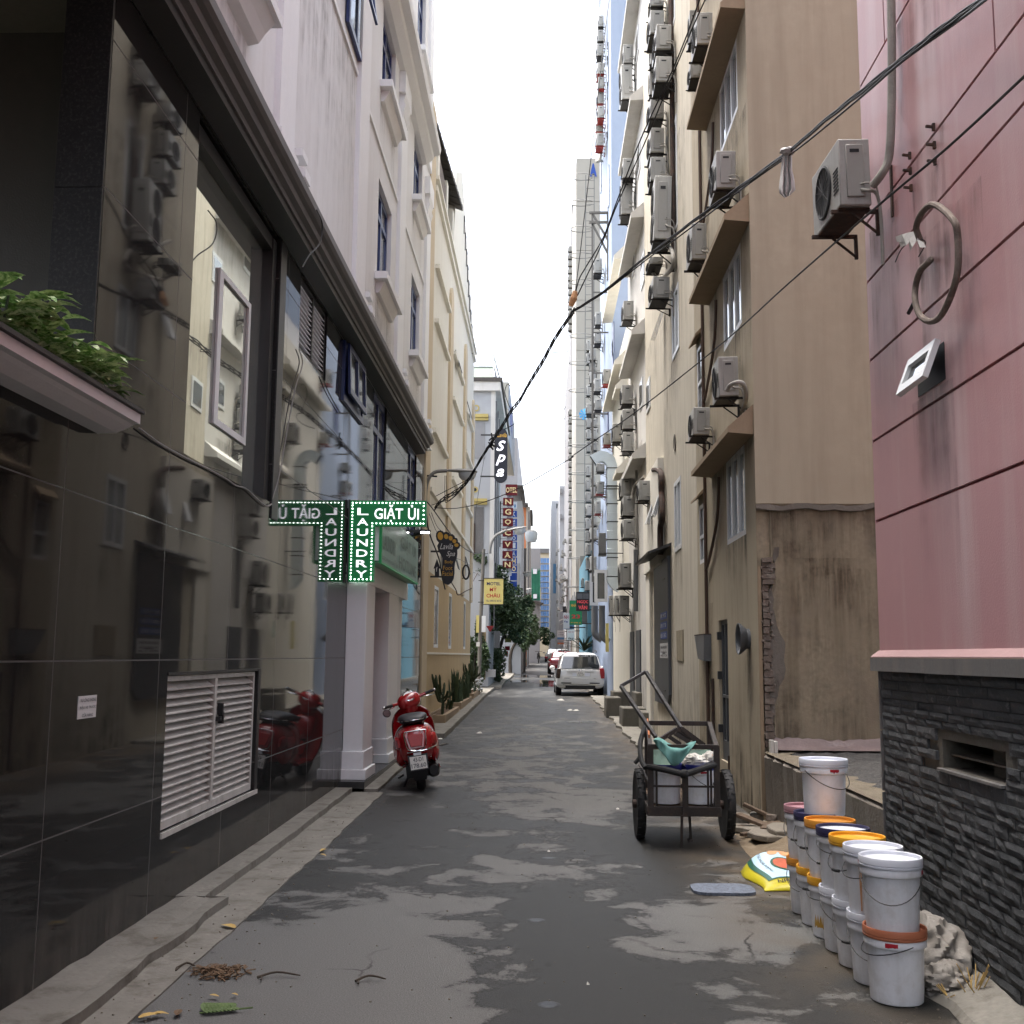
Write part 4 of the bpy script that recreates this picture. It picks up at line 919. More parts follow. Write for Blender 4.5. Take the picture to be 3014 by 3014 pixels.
# ---------------------------------------------------------------- white building behind the pole
def B(c, x0, y0, x1, y1, Y):
    a, b = hy(c, x0, y0, Y), hy(c, x1, y1, Y); return float(a[0]), float(b[0]), float(b[2]), float(a[2])
def wallbox(m, c, x0, y0, x1, y1, Y, d0, d1):
    a = B(c, x0, y0, x1, y1, Y); m.box(a[0], a[1], Y+d0, Y+d1, a[2], a[3])
wb = thing('white_building', 'white building with yellow ledges and a mossy roof shed', 'building', (-2.5, 40, 0))
YW = 40.0; xr = float(hy('n', 1442, 1500, YW)[0]); zr = float(hy('H', 690, 735, YW)[2])
m = MB(); m.box(-8, xr, YW, 50, 0, zr); m.build('wall', MT['far_white'], wb)
m = MB(); m.box(-8, xr+.35, YW-.15, 50, zr+.001, zr+.35); m.box(xr, xr+.16, YW-.02, YW+.5, 4, zr); m.box(xr, xr+.12, 44, 44.6, 4, zr); m.build('eaves', MT['grey_white'], wb)
m = MB(); m.box(-8, xr+.42, YW-.2, 50, zr+.352, zr+.50); m.build('gutter', MT['roof_dark'], wb)
a = B('H', 440, 255, 745, 560, YW); m = MB(); m.prism([(-8, YW, zr+.501), (a[1], YW, zr+.501), (a[1]-.12, YW+1.5, a[3]), (-8, YW+1.5, a[3])], (0, .1, 0)); m.prism([(-8, YW+1.5, a[3]), (a[1]-.12, YW+1.5, a[3]), (a[1]-.12, 50, a[3]), (-8, 50, a[3])], (0, 0, .05)); m.build('mossy_roof', MT['moss_roof'], wb)
m = MB(); r0 = hy('H', 480, 207, YW); r1 = hy('H', 740, 220, YW); r2 = hy('H', 828, 590, YW)
for s in (0, 1.6):
    m.bar((r0[0]-2, YW+s, r0[2]), (r1[0], YW+s, r1[2]), .04); m.bar((r1[0], YW+s, r1[2]), (r1[0], YW+s, zr+.5), .04); m.bar((r0[0]-2, YW+s, r0[2]-.3), (r1[0], YW+s, r1[2]-.3), .03)
m.bar(r1, (float(r2[0]), YW+9, float(r1[2])), .05); m.bar((float(r1[0]), YW, float(r1[2])-.4), (float(r2[0]), YW+9, float(r1[2])-.5), .04); m.bar((r1[0]+.1, YW+4, r1[2]), (r1[0]+.1, YW+4, zr+.5), .04)
m.build('roof_railing', MT['white_trim'], wb)
m = MB(); wallbox(m, 'H', 470, 1062, 665, 1108, YW, -.12, -.002); wallbox(m, 'H', 470, 1109, 665, 1150, YW, -.08, -.002); m.build('yellow_ledge', MT['yellow_paint'], wb); m = MB(); wallbox(m, 'I', 165, 457, 325, 492, YW, -.12, -.002); wallbox(m, 'I', 165, 495, 325, 525, YW, -.08, -.002); m.build('yellow_ledge', MT['yellow_paint'], wb)
for c, x, y, r in (('H', 490, 972, 48), ('I', 185, 352, 36)):
    p = hy(c, x, y, YW-.01); q = hy(c, x+r, y, YW-.01); R = float(q[0]-p[0]); m = MB(); n = 20
    vs = [(p[0]+k*R*math.cos(t), YW-.03, p[2]+k*R*math.sin(t)) for k in (1, .58) for t in np.linspace(0, 2*PI, n, endpoint=False)]
    m.add(vs, [(i, (i+1) % n, n+(i+1) % n, n+i) for i in range(n)]); m.build('yellow_ring', MT['yellow_paint'], wb)
m = MB(); m.poly([(p[0]+.55*R*math.cos(t), YW-.006, p[2]+.55*R*math.sin(t)) for t in np.linspace(0, 2*PI, 16, endpoint=False)]); m.build('round_opening', MT['black_plastic'], wb)
m = MB(); wallbox(m, 'H', 440, 1175, 615, 1690, YW, -.02, -.001); m.build('upper_panel', MT['tower_grey'], wb)
m = MB(); wallbox(m, 'I', 150, 550, 280, 1100, YW, -.02, -.001); m.build('dark_recess', MT['cornice'], wb)
m = MB(); wallbox(m, 'I', 155, 740, 185, 1100, YW, -.05, -.021); m.build('brown_post', MT['rust'], wb)
m = MB(); wallbox(m, 'Y', 465, 1145, 560, 1420, YW, -.03, -.001); m.build('door', MT['door_grey'], wb)
m = MB(); [m.box(xr+.16, xr+.2, y, y+.12, 2.5, zr-.3) for y in (40.3, 42.0, 43.5)]; m.build('drain_pipe', MT['pipe_grey'], wb)
# low things in front of it
def bush(name, lbl, cat, c, r, n, mat, lsz, seed, group=None, trunk=None, clumps=16, z0=None):
    R = np.random.RandomState(seed); c = np.array(c, float); r = np.array(r, float)
    o = thing(name, lbl, cat, (c[0], c[1], gz(c[1])), group)
    cc = []
    while len(cc) < clumps:
        q = R.uniform(-1, 1, 3)
        if .25 < np.linalg.norm(q) < .98: cc.append(q)
    cc = np.array(cc); cr = R.uniform(.24, .46, clumps)
    vs = []; fs = []
    for k in range(n):
        i = R.randint(clumps); d = R.normal(size=3); d /= np.linalg.norm(d); p = cc[i]+d*cr[i]*R.uniform(.45, 1.0)**.5
        p = c+p*r; s = lsz*R.uniform(.6, 1.25)
        u = R.normal(size=3); u[2] *= .5; u /= np.linalg.norm(u); w = np.cross(u, R.normal(size=3)); w /= np.linalg.norm(w)
        b = len(vs); vs += [p-u*s*.5, p+w*s*.26+np.array((0, 0, .05*s)), p+u*s*.5-np.array((0, 0, .15*s)), p-w*s*.26]; fs.append((b, b+1, b+2, b+3))
    m = MB(); m.add(vs, fs); m.build('crown' if trunk else 'foliage', mat, o)
    m = MB()
    if trunk:
        tx, ty = trunk; zg = gz(ty); m.tube(spline([(tx, ty, zg-.1), (tx+.05, ty, zg+(c[2]-zg)*.5), (c[0], c[1], c[2])], 5), list(np.linspace(.11, .05, 11)), 7)
        for k in range(7):
            i = R.randint(clumps); e = c+cc[i]*r; m.tube([(tx*.3+c[0]*.7, c[1], zg+(c[2]-zg)*.72), (c+e)/2*1.0, e], [.05, .035, .012], 5)
        m.build('trunk', MT['bark'], o, smooth=True)
    else:
        for k in range(7): i = R.randint(clumps); e = c+cc[i]*r; m.tube([(c[0], c[1], c[2]-r[2]*1.05), (c*.6+e*.4), e], [.03, .02, .008], 5)
        m.build('stems', MT['bark'], o)
    return o
def cen(c, x, y, Y): return hy(c, x, y, Y)
def treebox(name, lbl, c, x0, y0, x1, y1, Y, n, ls, seed, dy, trunk=None, mat='crown', cat='tree', group='trees along the alley', clumps=18):
    a, b = hy(c, x0, y0, Y), hy(c, x1, y1, Y); ce = (a+b)/2; r = (abs(b[0]-a[0])/2*1.12, dy, abs(a[2]-b[2])/2*1.06)
    tr = None
    if trunk is not None: tr = (trunk, Y)
    return bush(name, lbl, cat, ce, r, n, MT[mat], ls, seed, group, tr, clumps)
treebox('shade_tree', 'dark dense tree behind the yellow motel board', 'Q', 205, 960, 545, 1400, 43, 7000, .17, 11, 2.2, -2.1, clumps=26)
treebox('shade_tree', 'dark tree overhanging the alley past the motel board', 'Q', 400, 1080, 660, 1420, 49, 5200, .17, 12, 2.2, -1.9, clumps=22)
treebox('shade_tree', 'lower shade tree beside the green netting', 'Q', 540, 1190, 725, 1500, 62, 4200, .17, 13, 2.6, -1.75, clumps=20)
treebox('shade_tree', 'pale distant tree at the end of the alley', 'P', 330, 690, 600, 950, 120, 2600, .24, 14, 4, -1.4, mat='crown_far')
treebox('shade_tree', 'feathery top branch of foliage around the pole head', 'Q', 215, 820, 420, 960, 40.5, 1500, .12, 15, .7, -2.3, clumps=12)
treebox('hedge_bush', 'dark hedge in the gap past the cream building', 'Q', 190, 1300, 320, 1770, 38.9, 5200, .13, 16, .7, cat='hedge', group=None)
treebox('hedge_bush', 'leafy pale bush by the white building door', 'Q', 335, 1490, 455, 1730, 45, 2000, .12, 17, 1.2, mat='crown', cat='bush', group=None)
treebox('hedge_bush', 'low bush along the kerb beyond the blue chair', 'Q', 530, 1530, 605, 1650, 75, 1600, .14, 18, 6, cat='bush', group=None)
def simple(name, lbl, cat, m, mat, origin, group=None):
    o = m.build(name, MT[mat], origin=origin); ORG[o.name] = Vector(origin); return tag(o, lbl, cat, group)
m = MB(); wallbox(m, 'Y', 265, 1130, 322, 1935, 40-.6, 0, .2); p = hy('Y', 290, 1900, 39.4); simple('gate_post', 'mustard yellow gate post behind the pole', 'gate post', m, 'ochre', tuple(map(float, p)))
m = MB(); wallbox(m, 'Y', 335, 1775, 480, 1895, 39.2, 0, .5); p = hy('Y', 400, 1895, 39.2); simple('white_crate', 'white crate on the kerb near the pole foot', 'crate', m, 'paper', tuple(map(float, p)))
m = MB(); a = B('Y', 335, 1060, 465, 1165, 39.5); m.prism([(a[0], 39.5, a[3]), (a[1], 39.5, a[3]), ((a[0]+a[1])/2, 39.5, a[2])], (0, .03, 0)); simple('triangle_sign', 'dark red triangular board below the motel sign', 'sign', m, 'red_board', (a[0], 39.5, a[2]))
for i, (bx, mt_, l) in enumerate((((640, 1215, 745, 1330), 'yellow_board', 'small yellow notice board among the far shop signs'), ((640, 1390, 720, 1460), 'ink_red', 'upper of two small red notices by the alley wall'), ((640, 1470, 690, 1540), 'ink_red', 'lower of two small red notices by the alley wall'))):
    m = MB(); wallbox(m, 'Y', *bx, 50, 0, .05); p = hy('Y', bx[0], bx[3], 50); simple('notice_board', l, 'sign', m, mt_, tuple(map(float, p)), 'far notices')
ch = hg('Y', 670, 1745); t = thing('plastic_chair', 'blue plastic chair at the kerb by the far shops', 'chair', tuple(ch)); m = MB(); x, y, z = ch
m.box(x-.22, x+.22, y-.22, y+.22, z+.40, z+.44); m.build('seat', MT['aqua'], t); m = MB(); m.box(x-.22, x+.22, y+.2, y+.24, z+.442, z+.85); m.build('backrest', MT['aqua'], t)
for dx, dy in ((-.2, -.2), (.2, -.2), (-.2, .2), (.2, .2)): m = MB(); m.bar((x+dx, y+dy, z), (x+dx*.9, y+dy*.9, z+.40), .05); m.build('leg', MT['aqua'], t)

# billboard box, letter boxes
a, b = hy('H', 838, 600, 52), hy('H', 945, 1410, 52); zlo = float(hy('H', 945, 1410, 52)[2]); zhi = float(a[2])
bb = thing('billboard', 'big boxed billboard with pale edge and blue face above the white building', 'billboard', (float(a[0]), 52, zlo))
m = MB(); m.box(float(a[0])-1.2, float(b[0]), 52, 63, zlo, zhi); m.build('box', MT['tower_cream'], bb)
m = MB(); m.box(float(b[0])+.001, float(b[0])+.03, 52.05, 63, zlo+.02, zhi-.02); m.build('blue_face', MT['blue_wall'], bb)
m = MB(); m.box(float(b[0])+.031, float(b[0])+.04, 54, 58, zlo+1.2, zhi-.6); m.build('blue_print', MT['blue_board'], bb)
YH = 44.0
ho = thing('hotel_sign', 'column of dark red letter boxes with cream letters on a white post', 'sign', tuple(map(float, hy('I', 560, 1250, YH))))
m = MB(); wallbox(m, 'I', 552, 410, 575, 1330, YH, .08, .14); wallbox(m, 'I', 585, 410, 600, 1330, YH, .08, .14); m.build('post', MT['white_trim'], ho)
m = MB(); [wallbox(m, 'I', 470, y, 600, y+6, YH, .15, .18) for y in range(505, 1000, 57)]; wallbox(m, 'I', 466, 480, 474, 1000, YH, .15, .2); m.build('ladder_bracket', MT['dark_metal'], ho)
for s, x0_, y0_, x1_, y1_ in (('OTEL', 535, 295, 667, 418), ('N', 506, 447, 622, 532), ('G', 505, 562, 620, 649), ('Ọ', 503, 680, 618, 768), ('C', 501, 798, 616, 886), ('V', 500, 932, 615, 1019), ('Â', 498, 1051, 613, 1138), ('N', 500, 1163, 612, 1248)):
    m = MB(); wallbox(m, 'I', x0_, y0_, x1_, y1_, YH, -.05, .075); o = m.build('letter_box', MT['red_board'], ho)
    a = B('I', x0_, y0_, x1_, y1_, YH-.052); w = a[1]-a[0]; h = a[3]-a[2]; k = (.02, .96, .25, .5) if s == 'OTEL' else (.2, .6, .14, .72)
    if s == 'V': k = (.2, .6, .16, .66)
    text(s, MT['cream_letter'], (a[0]+w*k[0], YH-.054, a[2]+h*k[2]), (w*k[1], 0, 0), (0, 0, h*k[3]), parent=o, bold=.025)
YB = 46.5
bs_ = thing('blue_sign', 'tall column of blue letter boxes partly hidden by the red ones', 'sign', tuple(map(float, hy('I', 630, 1500, YB))))
yy = [(495, 570, 'white_board', ''), (595, 665, 'blue_board', 'K'), (685, 770, 'blue_board', 'Ế'), (785, 850, 'blue_board', 'T'), (865, 932, 'blue_board', 'Ó'), (945, 1030, 'blue_board', 'I'), (1042, 1112, 'blue_board', 'Á'), (1125, 1205, 'blue_board', 'H'), (1215, 1290, 'blue_board', 'O'), (1300, 1385, 'blue_board', ''), (1395, 1460, 'blue_board', ''), (1470, 1540, 'blue_board', '')]
for y0_, y1_, mt_, s in yy:
    m = MB(); wallbox(m, 'I', 585, y0_, 663, y1_, YB, -.05, .05); o = m.build('letter_box', MT[mt_], bs_)
    a = B('I', 585, y0_, 663, y1_, YB-.052); w = a[1]-a[0]; h = a[3]-a[2]
    if s: text(s, MT['cream_letter' if s in 'HO' else 'white_board'], (a[0]+w*.3, YB-.054, a[2]+h*.12), (w*.5, 0, 0), (0, 0, h*.76), parent=o, bold=.02)
    if mt_ == 'white_board':
        m = MB(); m.poly([(a[0]+w*.72+w*.16*math.sin(q)*(1-abs(q)/9), YB-.056, a[2]+h*(.45-.28*math.cos(q))) for q in np.linspace(-PI, PI, 14)][:-1]); m.build('drop_mark', MT['sky_board'], o)
# further buildings on that side
def block(name, lbl, c, x0, y0, x1, Y, Yb, mat, zb=0.0, deep=None):
    a = B(c, x0, y0, x1, y0, Y); t = thing(name, lbl, 'building', (a[1], Y, gz(Y)))
    m = MB(); m.box(a[0] if deep is None else deep, a[1], Y, Yb, zb, a[3]); m.build('wall', MT[mat], t); return t, a
t, a = block('narrow_building', 'narrow white building right behind the blue letter boxes', 'I', 640, 480, 722, 62, 70, 'far_white', deep=-6)
m = MB(); q = B('I', 655, 305, 728, 380, 61.5); m.prism([(q[0]-.6, 61.4, q[3]), (q[1], 61.4, q[3]), (q[1]+.1, 61.4, q[3]-.35), (q[0]-.6, 61.4, q[3]-.12)], (0, 7, 0)); m.box(q[1]-.1, q[1]-.02, 61.5, 61.6, a[3], q[3]-.2); m.build('tin_roof', MT['roof_dark'], t)
m = MB(); wallbox(m, 'I', 660, 1190, 695, 1440, 62, -.03, -.001); wallbox(m, 'I', 735-20, 1020, 745-20, 1500, 62, -.05, -.001); m.build('window', MT['tower_grey'], t)
t, a = block('brick_building', 'building with an orange brick upper wall', 'I', 716, 545, 768, 80, 90, 'orange_wall', deep=-6)
m = MB(); wallbox(m, 'I', 768, 545, 806, 1500, 80, -.02, 8); m.build('side_wall', MT['tower_cream'], t)
m = MB(); wallbox(m, 'I', 712, 515, 790, 548, 80, -.6, 8); wallbox(m, 'I', 790, 540, 838, 660, 80, 2, 6); m.build('roof', MT['roof_dark'], t)
t, a = block('scaffold_building', 'grey building wrapped in green safety netting', 'I', 810, 1020, 928, 100, 110, 'tower_grey', deep=-8)
m = MB(); q = B('I', 830, 1250, 928, 1612, 99.5)
for k in range(12): x = q[0]+(q[1]-q[0])*k/12; m.box(x, x+(q[1]-q[0])/12, 99.3+.12*(k % 2), 99.5, q[2], q[3]-.3*((k*7) % 5)/5)
m.build('netting', MT['netting'], t)
m = MB(); wallbox(m, 'I', 845, 1255, 890, 1310, 99.2, 0, .05); wallbox(m, 'I', 850, 1540, 890, 1590, 99.2, 0, .05); m.build('faded_letters', MT['lid_white'], t)
m = MB(); q = B('I', 828, 1608, 965, 1665, 98); m.prism([(q[0], 98, q[3]), (q[1], 98, q[3]-.25), (q[1]-.3, 98, q[2]), (q[0], 98, q[2]+.3)], (0, 2, 0)); m.build('awning', MT['roof_dark'], t)
m = MB(); wallbox(m, 'I', 800, 1548, 826, 1655, 90, 0, .2); simple('yellow_sign', 'narrow yellow upright sign by the far awning', 'sign', m, 'yellow_paint', tuple(map(float, hy('I', 800, 1655, 90))))
for (s, x, yt, yb__, Y) in (('tall slim dark pole by the narrow white building', 758, 1020, 1600, 66), ('slim dark pole near the brick building', 797, 600, 1560, 79)):
    a = hy('I', x, yt, Y); m = MB(); m.tube([(a[0], Y, gz(Y)-.1), (a[0], Y, a[2])], .075, 8); simple('utility_pole', s, 'pole', m, 'cornice', (float(a[0]), Y, gz(Y)))
for l, Y, h0, h1, a0 in (('small street lamp head above the netting, upper of two', 64, (670, 1308), (832, 1288), (600, 1316)), ('thin street lamp head, lower of two by the netting', 74, (690, 1512), (832, 1478), (640, 1560))):
    slamp('street_lamp', l, None, [Vector(hy('I', *a0, Y)), Vector(hy('I', *h0, Y))], hy('I', *h0, Y), hy('I', *h1, Y), Y, r=.05)
c = Vector(hy('I', 826, 835, 58)); R = (Vector(hy('I', 900, 835, 58))-c).length; t = thing('bowl_lamp', 'large pale translucent bowl lamp above the alley', 'lamp', tuple(c))
m = MB(); m.lathe([(R*.2, -R*1.6), (R*.7, -R*1.55), (R*.9, -R*1.1), (R*1.0, -R*.4), (R*.95, 0)], c, 18); m.build('bowl', MT['lamp_glass'], t, smooth=True)
m = MB(); m.bar(c+Vector((0, 0, .02)), c+Vector((-1.1, .2, .12)), .06); m.lathe([(R*.9, 0), (R*.6, R*.25), (.05, R*.35)], c, 14); m.build('bracket', MT['lamp_grey'], t)
# block closing the view
YE = 200.0; a = B('I', 925, 1075, 1047, 1075, YE); eb = thing('hotel_tower', 'distant tan tower with rows of blue windows closing the alley', 'building', (0, YE, 1.5))
m = MB(); m.box(a[0]-4, a[1]+3, YE, YE+15, 0, a[3]); m.build('wall', MT['ochre_trim'], eb)
m = MB(); q = B('I', 905, 1022, 1047, 1075, YE); m.box(a[0]-4, a[1]+3, YE-.4, YE+15, a[3]+.002, q[3]); m.build('crown_band', MT['cornice'], eb)
for i, (ya, yb2) in enumerate(((1132,1188),(1204,1266),(1284,1334),(1346,1400),(1410,1464),(1474,1526),(1540,1592),(1604,1656),(1670,1722),(1736,1790),(1804,1856),(1866,1915))):
    for x0_, x1_ in ((932, 966), (970, 1031)):
        if i in (5, 6) and x0_ == 932: x0_ = 940
        m = MB(); wallbox(m, 'I', x0_, ya, x1_, yb2, YE, -.15, -.01); w = m.build('window', MT['blue_pane'], eb)
        m = MB(); xm = (x0_+x1_)/2; wallbox(m, 'I', xm-1.5, ya, xm+1.5, yb2, YE, -.22, -.151); wallbox(m, 'I', x0_-2, yb2, x1_+2, yb2+3, YE, -.3, -.01); m.build('frame', MT['far_white'], w)
m = MB(); wallbox(m, 'I', 880, 1060, 932, 2000, YE-8, 0, 6); t = simple('blue_grey_building', 'pale slab building just in front of the tan tower', 'building', m, 'blue_wall', tuple(map(float, hy('I', 900, 2000, YE-8)))) if False else None
# ================================================================ pink building
XR = 2.05
pk = thing('pink_building', 'pink rendered building on a black split-stone base', 'building', (2.05, 5, 0))
gro = [1.585, 2.385, 2.885, 3.40, 3.91, 4.29, 5.23, 6.2, 8, 13]
m = MB(); m.box(XR+.022, 7, -7, 6.69, 1.57, 13); m.build('groove_backing', MT['pink_groove'], pk)
m = MB()
for a, b in zip(gro, gro[1:]):
    g_ = .009; ys = [-7, 6.69]
    if abs(a-4.29) < .01: ys = [-7, 4.685, 6.69]
    if a >= 5.2: ys = [-7, 4.685, 6.185, 6.69]
    for p, q in zip(ys, ys[1:]):
        yy0, yy1 = p+(g_ if p > -6 else 0), q-(g_ if q < 6.6 else 0)
        m.box(XR, XR+.021, yy0, yy1, a+(g_ if a > 1.6 else 0), b-g_)
m.box(XR+.0, 7, 6.691, 6.70, 1.57, 13)
m.build('rendered_wall', MT['pink'], pk)
m = MB(); m.prism([(XR, 1, 1.60), (XR-.05, 1, 1.562), (XR-.05, 1, 1.556), (XR, 1, 1.556)], (0, 5.72, 0)); m.build('pink_ledge', MT['pink_light'], pk)
m = MB(); y = 1.0
while y < 6.7:
    w = random.uniform(.35, .6); m.box(XR-.055, XR+.1, y, min(6.72, y+w-.002), 1.475+random.uniform(-.002, .002), 1.553); y += w
m.build('stone_capping', MT['stone_cap'], pk)
hole = (4.98, 5.75, 1.0, 1.145)
m = MB(); R = random.Random(4); z = -.12
while z < 1.472:
    h = R.choice((.042, .05, .055, .062)); h = min(h, 1.473-z)
    if h < .015: break
    y = 1.0-R.uniform(0, .3)
    while y < 6.69:
        w = R.uniform(.10, .30); y2 = min(6.69, y+w); dx = R.uniform(0, .007)
        if not (y2 > hole[0]-.005 and y < hole[1]+.005 and z+h > hole[2] and z < hole[3]):
            n = max(2, int((y2-y)/.045)); b = len(m.v); k = 3
            for i in range(n+1):
                for j in range(k):
                    yy = y+.0015+(y2-y-.003)*i/n; zz = z+.0015+(h-.003)*j/(k-1)
                    e = i in (0, n) or j in (0, k-1)
                    m.v.append((XR-.002-dx+(.003 if e else -R.uniform(0, .006)), yy, zz))
            m.f += [(b+i*k+j, b+(i+1)*k+j, b+(i+1)*k+j+1, b+i*k+j+1) for i in range(n) for j in range(k-1)]
            # returns to the backing
            c = len(m.v); m.v += [(XR+.03, y+.0015, z+.0015), (XR+.03, y2-.0015, z+.0015), (XR+.03, y2-.0015, z+h-.0015), (XR+.03, y+.0015, z+h-.0015)]
            A, B_, C_, D_ = b, b+n*k, b+n*k+k-1, b+k-1
            m.f += [(A, B_, c+1, c), (B_, C_, c+2, c+1), (C_, D_, c+3, c+2), (D_, A, c, c+3)]
        y = y2
    z += h
sb = m.build('stone_base', MT['stone'], pk)
m = MB(); facade(m, XR+.012, -7, 6.69, -.2, 1.474, [hole], .22); m.quad((XR+.23, 4.9, .9), (XR+.23, 5.8, .9), (XR+.23, 5.8, 1.25), (XR+.23, 4.9, 1.25)); m.box(XR+.012, 7, 6.66, 6.698, -.2, 1.474); m.build('mortar_backing', MT['concrete_dark'], sb)
m = MB(); m.box(XR+.05, XR+.2, 4.99, 5.74, 1.062, 1.072); m.box(XR+.1, XR+.21, 5.2, 5.33, 1.003, 1.143); m.build('vent_bars', MT['grey_plaster'], sb)
m = MB(); m.box(XR-.02, XR+.1, 4.97, 5.76, .985, .998); m.build('vent_sill', MT['stone_cap'], sb)
m = MB()
for y_, z_ in ((6.702, 0),):
    for k in range(4): m.box(XR-.012, XR+.11, 6.70, 6.712, .05+.36*k, .05+.36*k+.352)
m.build('edge_tiles', MT['stone_cap'], pk)
# hopper window
T1 = (5.44, 5.86, 2.955, 3.165)
sash(pk, XR, T1, .36, MT['white_frame'], MT['pane'], out=-1, fw=.05)
m = MB(); m.box(XR-.004, XR-.001, 5.45, 5.85, 2.965, 3.16); m.build('window_opening', MT['black_plastic'], pk)
for i, (y, z) in enumerate(((5.45, 4.32), (5.45, 4.22), (5.45, 4.13), (5.82, 4.34), (5.82, 4.25), (5.82, 4.15))):
    m = MB(); m.bar((XR, y, z), (XR-.05, y-.01, z), .012); m.bar((XR-.006, y, z-.02), (XR-.006, y, z+.02), .016); m.build('anchor_bolt', MT['rust'], pk)

# ---------------------------------------------------------------- aircon prototypes (real unit .30 x .80 x .56, fan towards the alley)
def ac_mesh(tall):
    H = .98 if tall else .56; D, W = .30, .80
    c = MB(); c.box(-D, 0, 0, W, 0, H)
    g = MB(); gd = MB()
    for zc in ((H*.27, H*.73) if tall else (H*.5,)):
        n = 24; yc = W*.56; r = .225; Mx = Matrix(((0, 0, -1), (0, 1, 0), (1, 0, 0)))
        g.lathe([(r, 0), (r, .012), (r*.93, .02), (r*.88, .008), (r*.85, .004), (.02, .004)], (-D, yc, zc), n, Mx)
        for k in range(9): a = PI*k/9; g.bar((-D-.014, yc-r*.9*math.cos(a), zc-r*.9*math.sin(a)), (-D-.014, yc+r*.9*math.cos(a), zc+r*.9*math.sin(a)), .004)
    s = MB(); s.box(-D*.78, -D*.22, -.018, -.001, H*.12, H*.90)
    h = MB(); h.box(-D*.66, -D*.36, -.021, -.0185, H*.78, H*.83); h.box(-D*.30, -D*.25, -.021, -.0185, H*.3, H*.33)
    lv = MB()
    for k in range(7): z = H*.25+k*.03; lv.box(-D-.006, -D-.001, .03, .16, z, z+.012)
    b = MB()
    for y in (.1, W-.12):
        b.bar((-D-.06, y, -.02), (.10, y, -.02), .03, .03); b.bar((.085, y, -.02), (.085, y, -.22), .03, .03); b.bar((-D*.5, y, -.035), (.08, y, -.2), .018, .018)
    b.box(-D, 0, .05, W-.05, -.012, -.003)
    p = MB(); p.tube(spline([(-.10, -.01, H*.22), (-.06, -.05, H*.18), (.03, -.04, H*.14), (.07, -.02, -.1), (.075, 0, -.5)], 4), .016, 7)
    p.tube(spline([(-.12, -.01, H*.3), (-.05, -.04, H*.3), (.04, -.03, H*.24), (.075, .02, -.05)], 4), .008, 6)
    return dict(casing=c, fan_grille=g, service_cover=s, handle_slot=h, side_louvre=lv, bracket=b, pipe=p)
PROTO = {}
def make_ac(tall, brk):
    key = (tall, brk)
    if key in PROTO: return copy_tree(PROTO[key]), False
    t = thing('aircon_unit', 'x', 'air conditioner')
    d = ac_mesh(tall)
    d['casing'].build('casing', MT['ac'], t, bev=.012, local=True)
    d['fan_grille'].build('fan_grille', MT['ac_dark'], t, smooth=True, local=True)
    sc = d['service_cover'].build('service_cover', MT['ac_cover'], t, bev=.004, seg=1, local=True)
    d['handle_slot'].build('handle_slot', MT['black_plastic'], sc, local=True)
    d['side_louvre'].build('louvre', MT['ac_dark'], t, local=True)
    d['bracket'].build('bracket', MT[brk], t, local=True)
    d['pipe'].build('pipe', MT['pipe_wrap'], t, smooth=True, local=True)
    PROTO[key] = t
    return t, True
def ac(c, x0, y0, x1, y1, lbl, grp='aircon units on the alley walls', tall=False, brk='bracket', X=XR, gap=.075, Lf=1.0):
    xm, ym = x1, (y0+y1)/2
    p = hx(c, xm, ym, X-gap); Y = float(p[1]); a = hy(c, x0, y0, Y); b = hy(c, x1, y1, Y)
    D = float(b[0]-a[0]); H = float(a[2]-b[2]); t, first = make_ac(tall, brk)
    t.location = (float(b[0]), Y, float(b[2])); k = D/.30; t.scale = (k, k*Lf*random.uniform(.92, 1.08), H/(.98 if tall else .56)); t.rotation_euler = (random.uniform(-.02, .02), random.uniform(-.025, .025), random.uniform(-.03, .03))
    tag(t, lbl, 'air conditioner', grp); ORG[t.name] = Vector(t.location); return t

# pink wall unit with its pipe
ac('D', 890, 780, 1080, 1148, 'white aircon unit on rusty brackets at the corner of the pink wall', brk='rust', gap=.1, Lf=1.15)
t = thing('pipe_run', 'white wrapped pipe dropping down the pink wall to its aircon unit', 'pipe', (2.0, 6.1, 4.3))
m = MB(); P = [hx('D', x, y, X) for x, y, X in ((1187, -60, 2.01), (1187, 0, 2.01), (1190, 250, 2.01), (1190, 520, 2.01), (1184, 760, 2.0), (1170, 900, 1.99), (1135, 975, 1.96), (1085, 1040, 1.93))]
m.tube(spline(P, 6), .024, 10); m.build('wrapped_pipe', MT['pipe_wrap'], t, smooth=True)
m = MB(); q0, q1 = hx('D', 1185, 930, 2.045), hx('D', 1195, 1215, 2.045); m.bar(q0, q1, .025, .012); m.build('bracket_rail', MT['rust'], t)
lp = [(1360,1375,2.02),(1335,1310,2.0),(1328,1270,1.99),(1350,1210,1.99),(1390,1160,1.99),(1430,1148,1.99),(1490,1185,1.99),(1545,1250,1.99),(1560,1330,2.0),(1563,1420,2.0),(1558,1530,2.0),(1525,1650,2.0),(1470,1765,2.0),(1410,1803,1.99),(1350,1770,1.99),(1322,1690,1.99),(1325,1600,2.0),(1350,1520,2.0),(1395,1472,2.02),(1408,1455,2.04)]
t = thing('hose_loop', 'brown taped pipe hanging in a big loop on the pink wall', 'pipe', tuple(map(float, hx('D', 1430, 1150, 2.0))))
m = MB(); m.tube(spline([hx('D', *q) for q in lp], 4), .017, 9); m.build('taped_pipe', MT['hose_brown'], t, smooth=True)
m = MB()
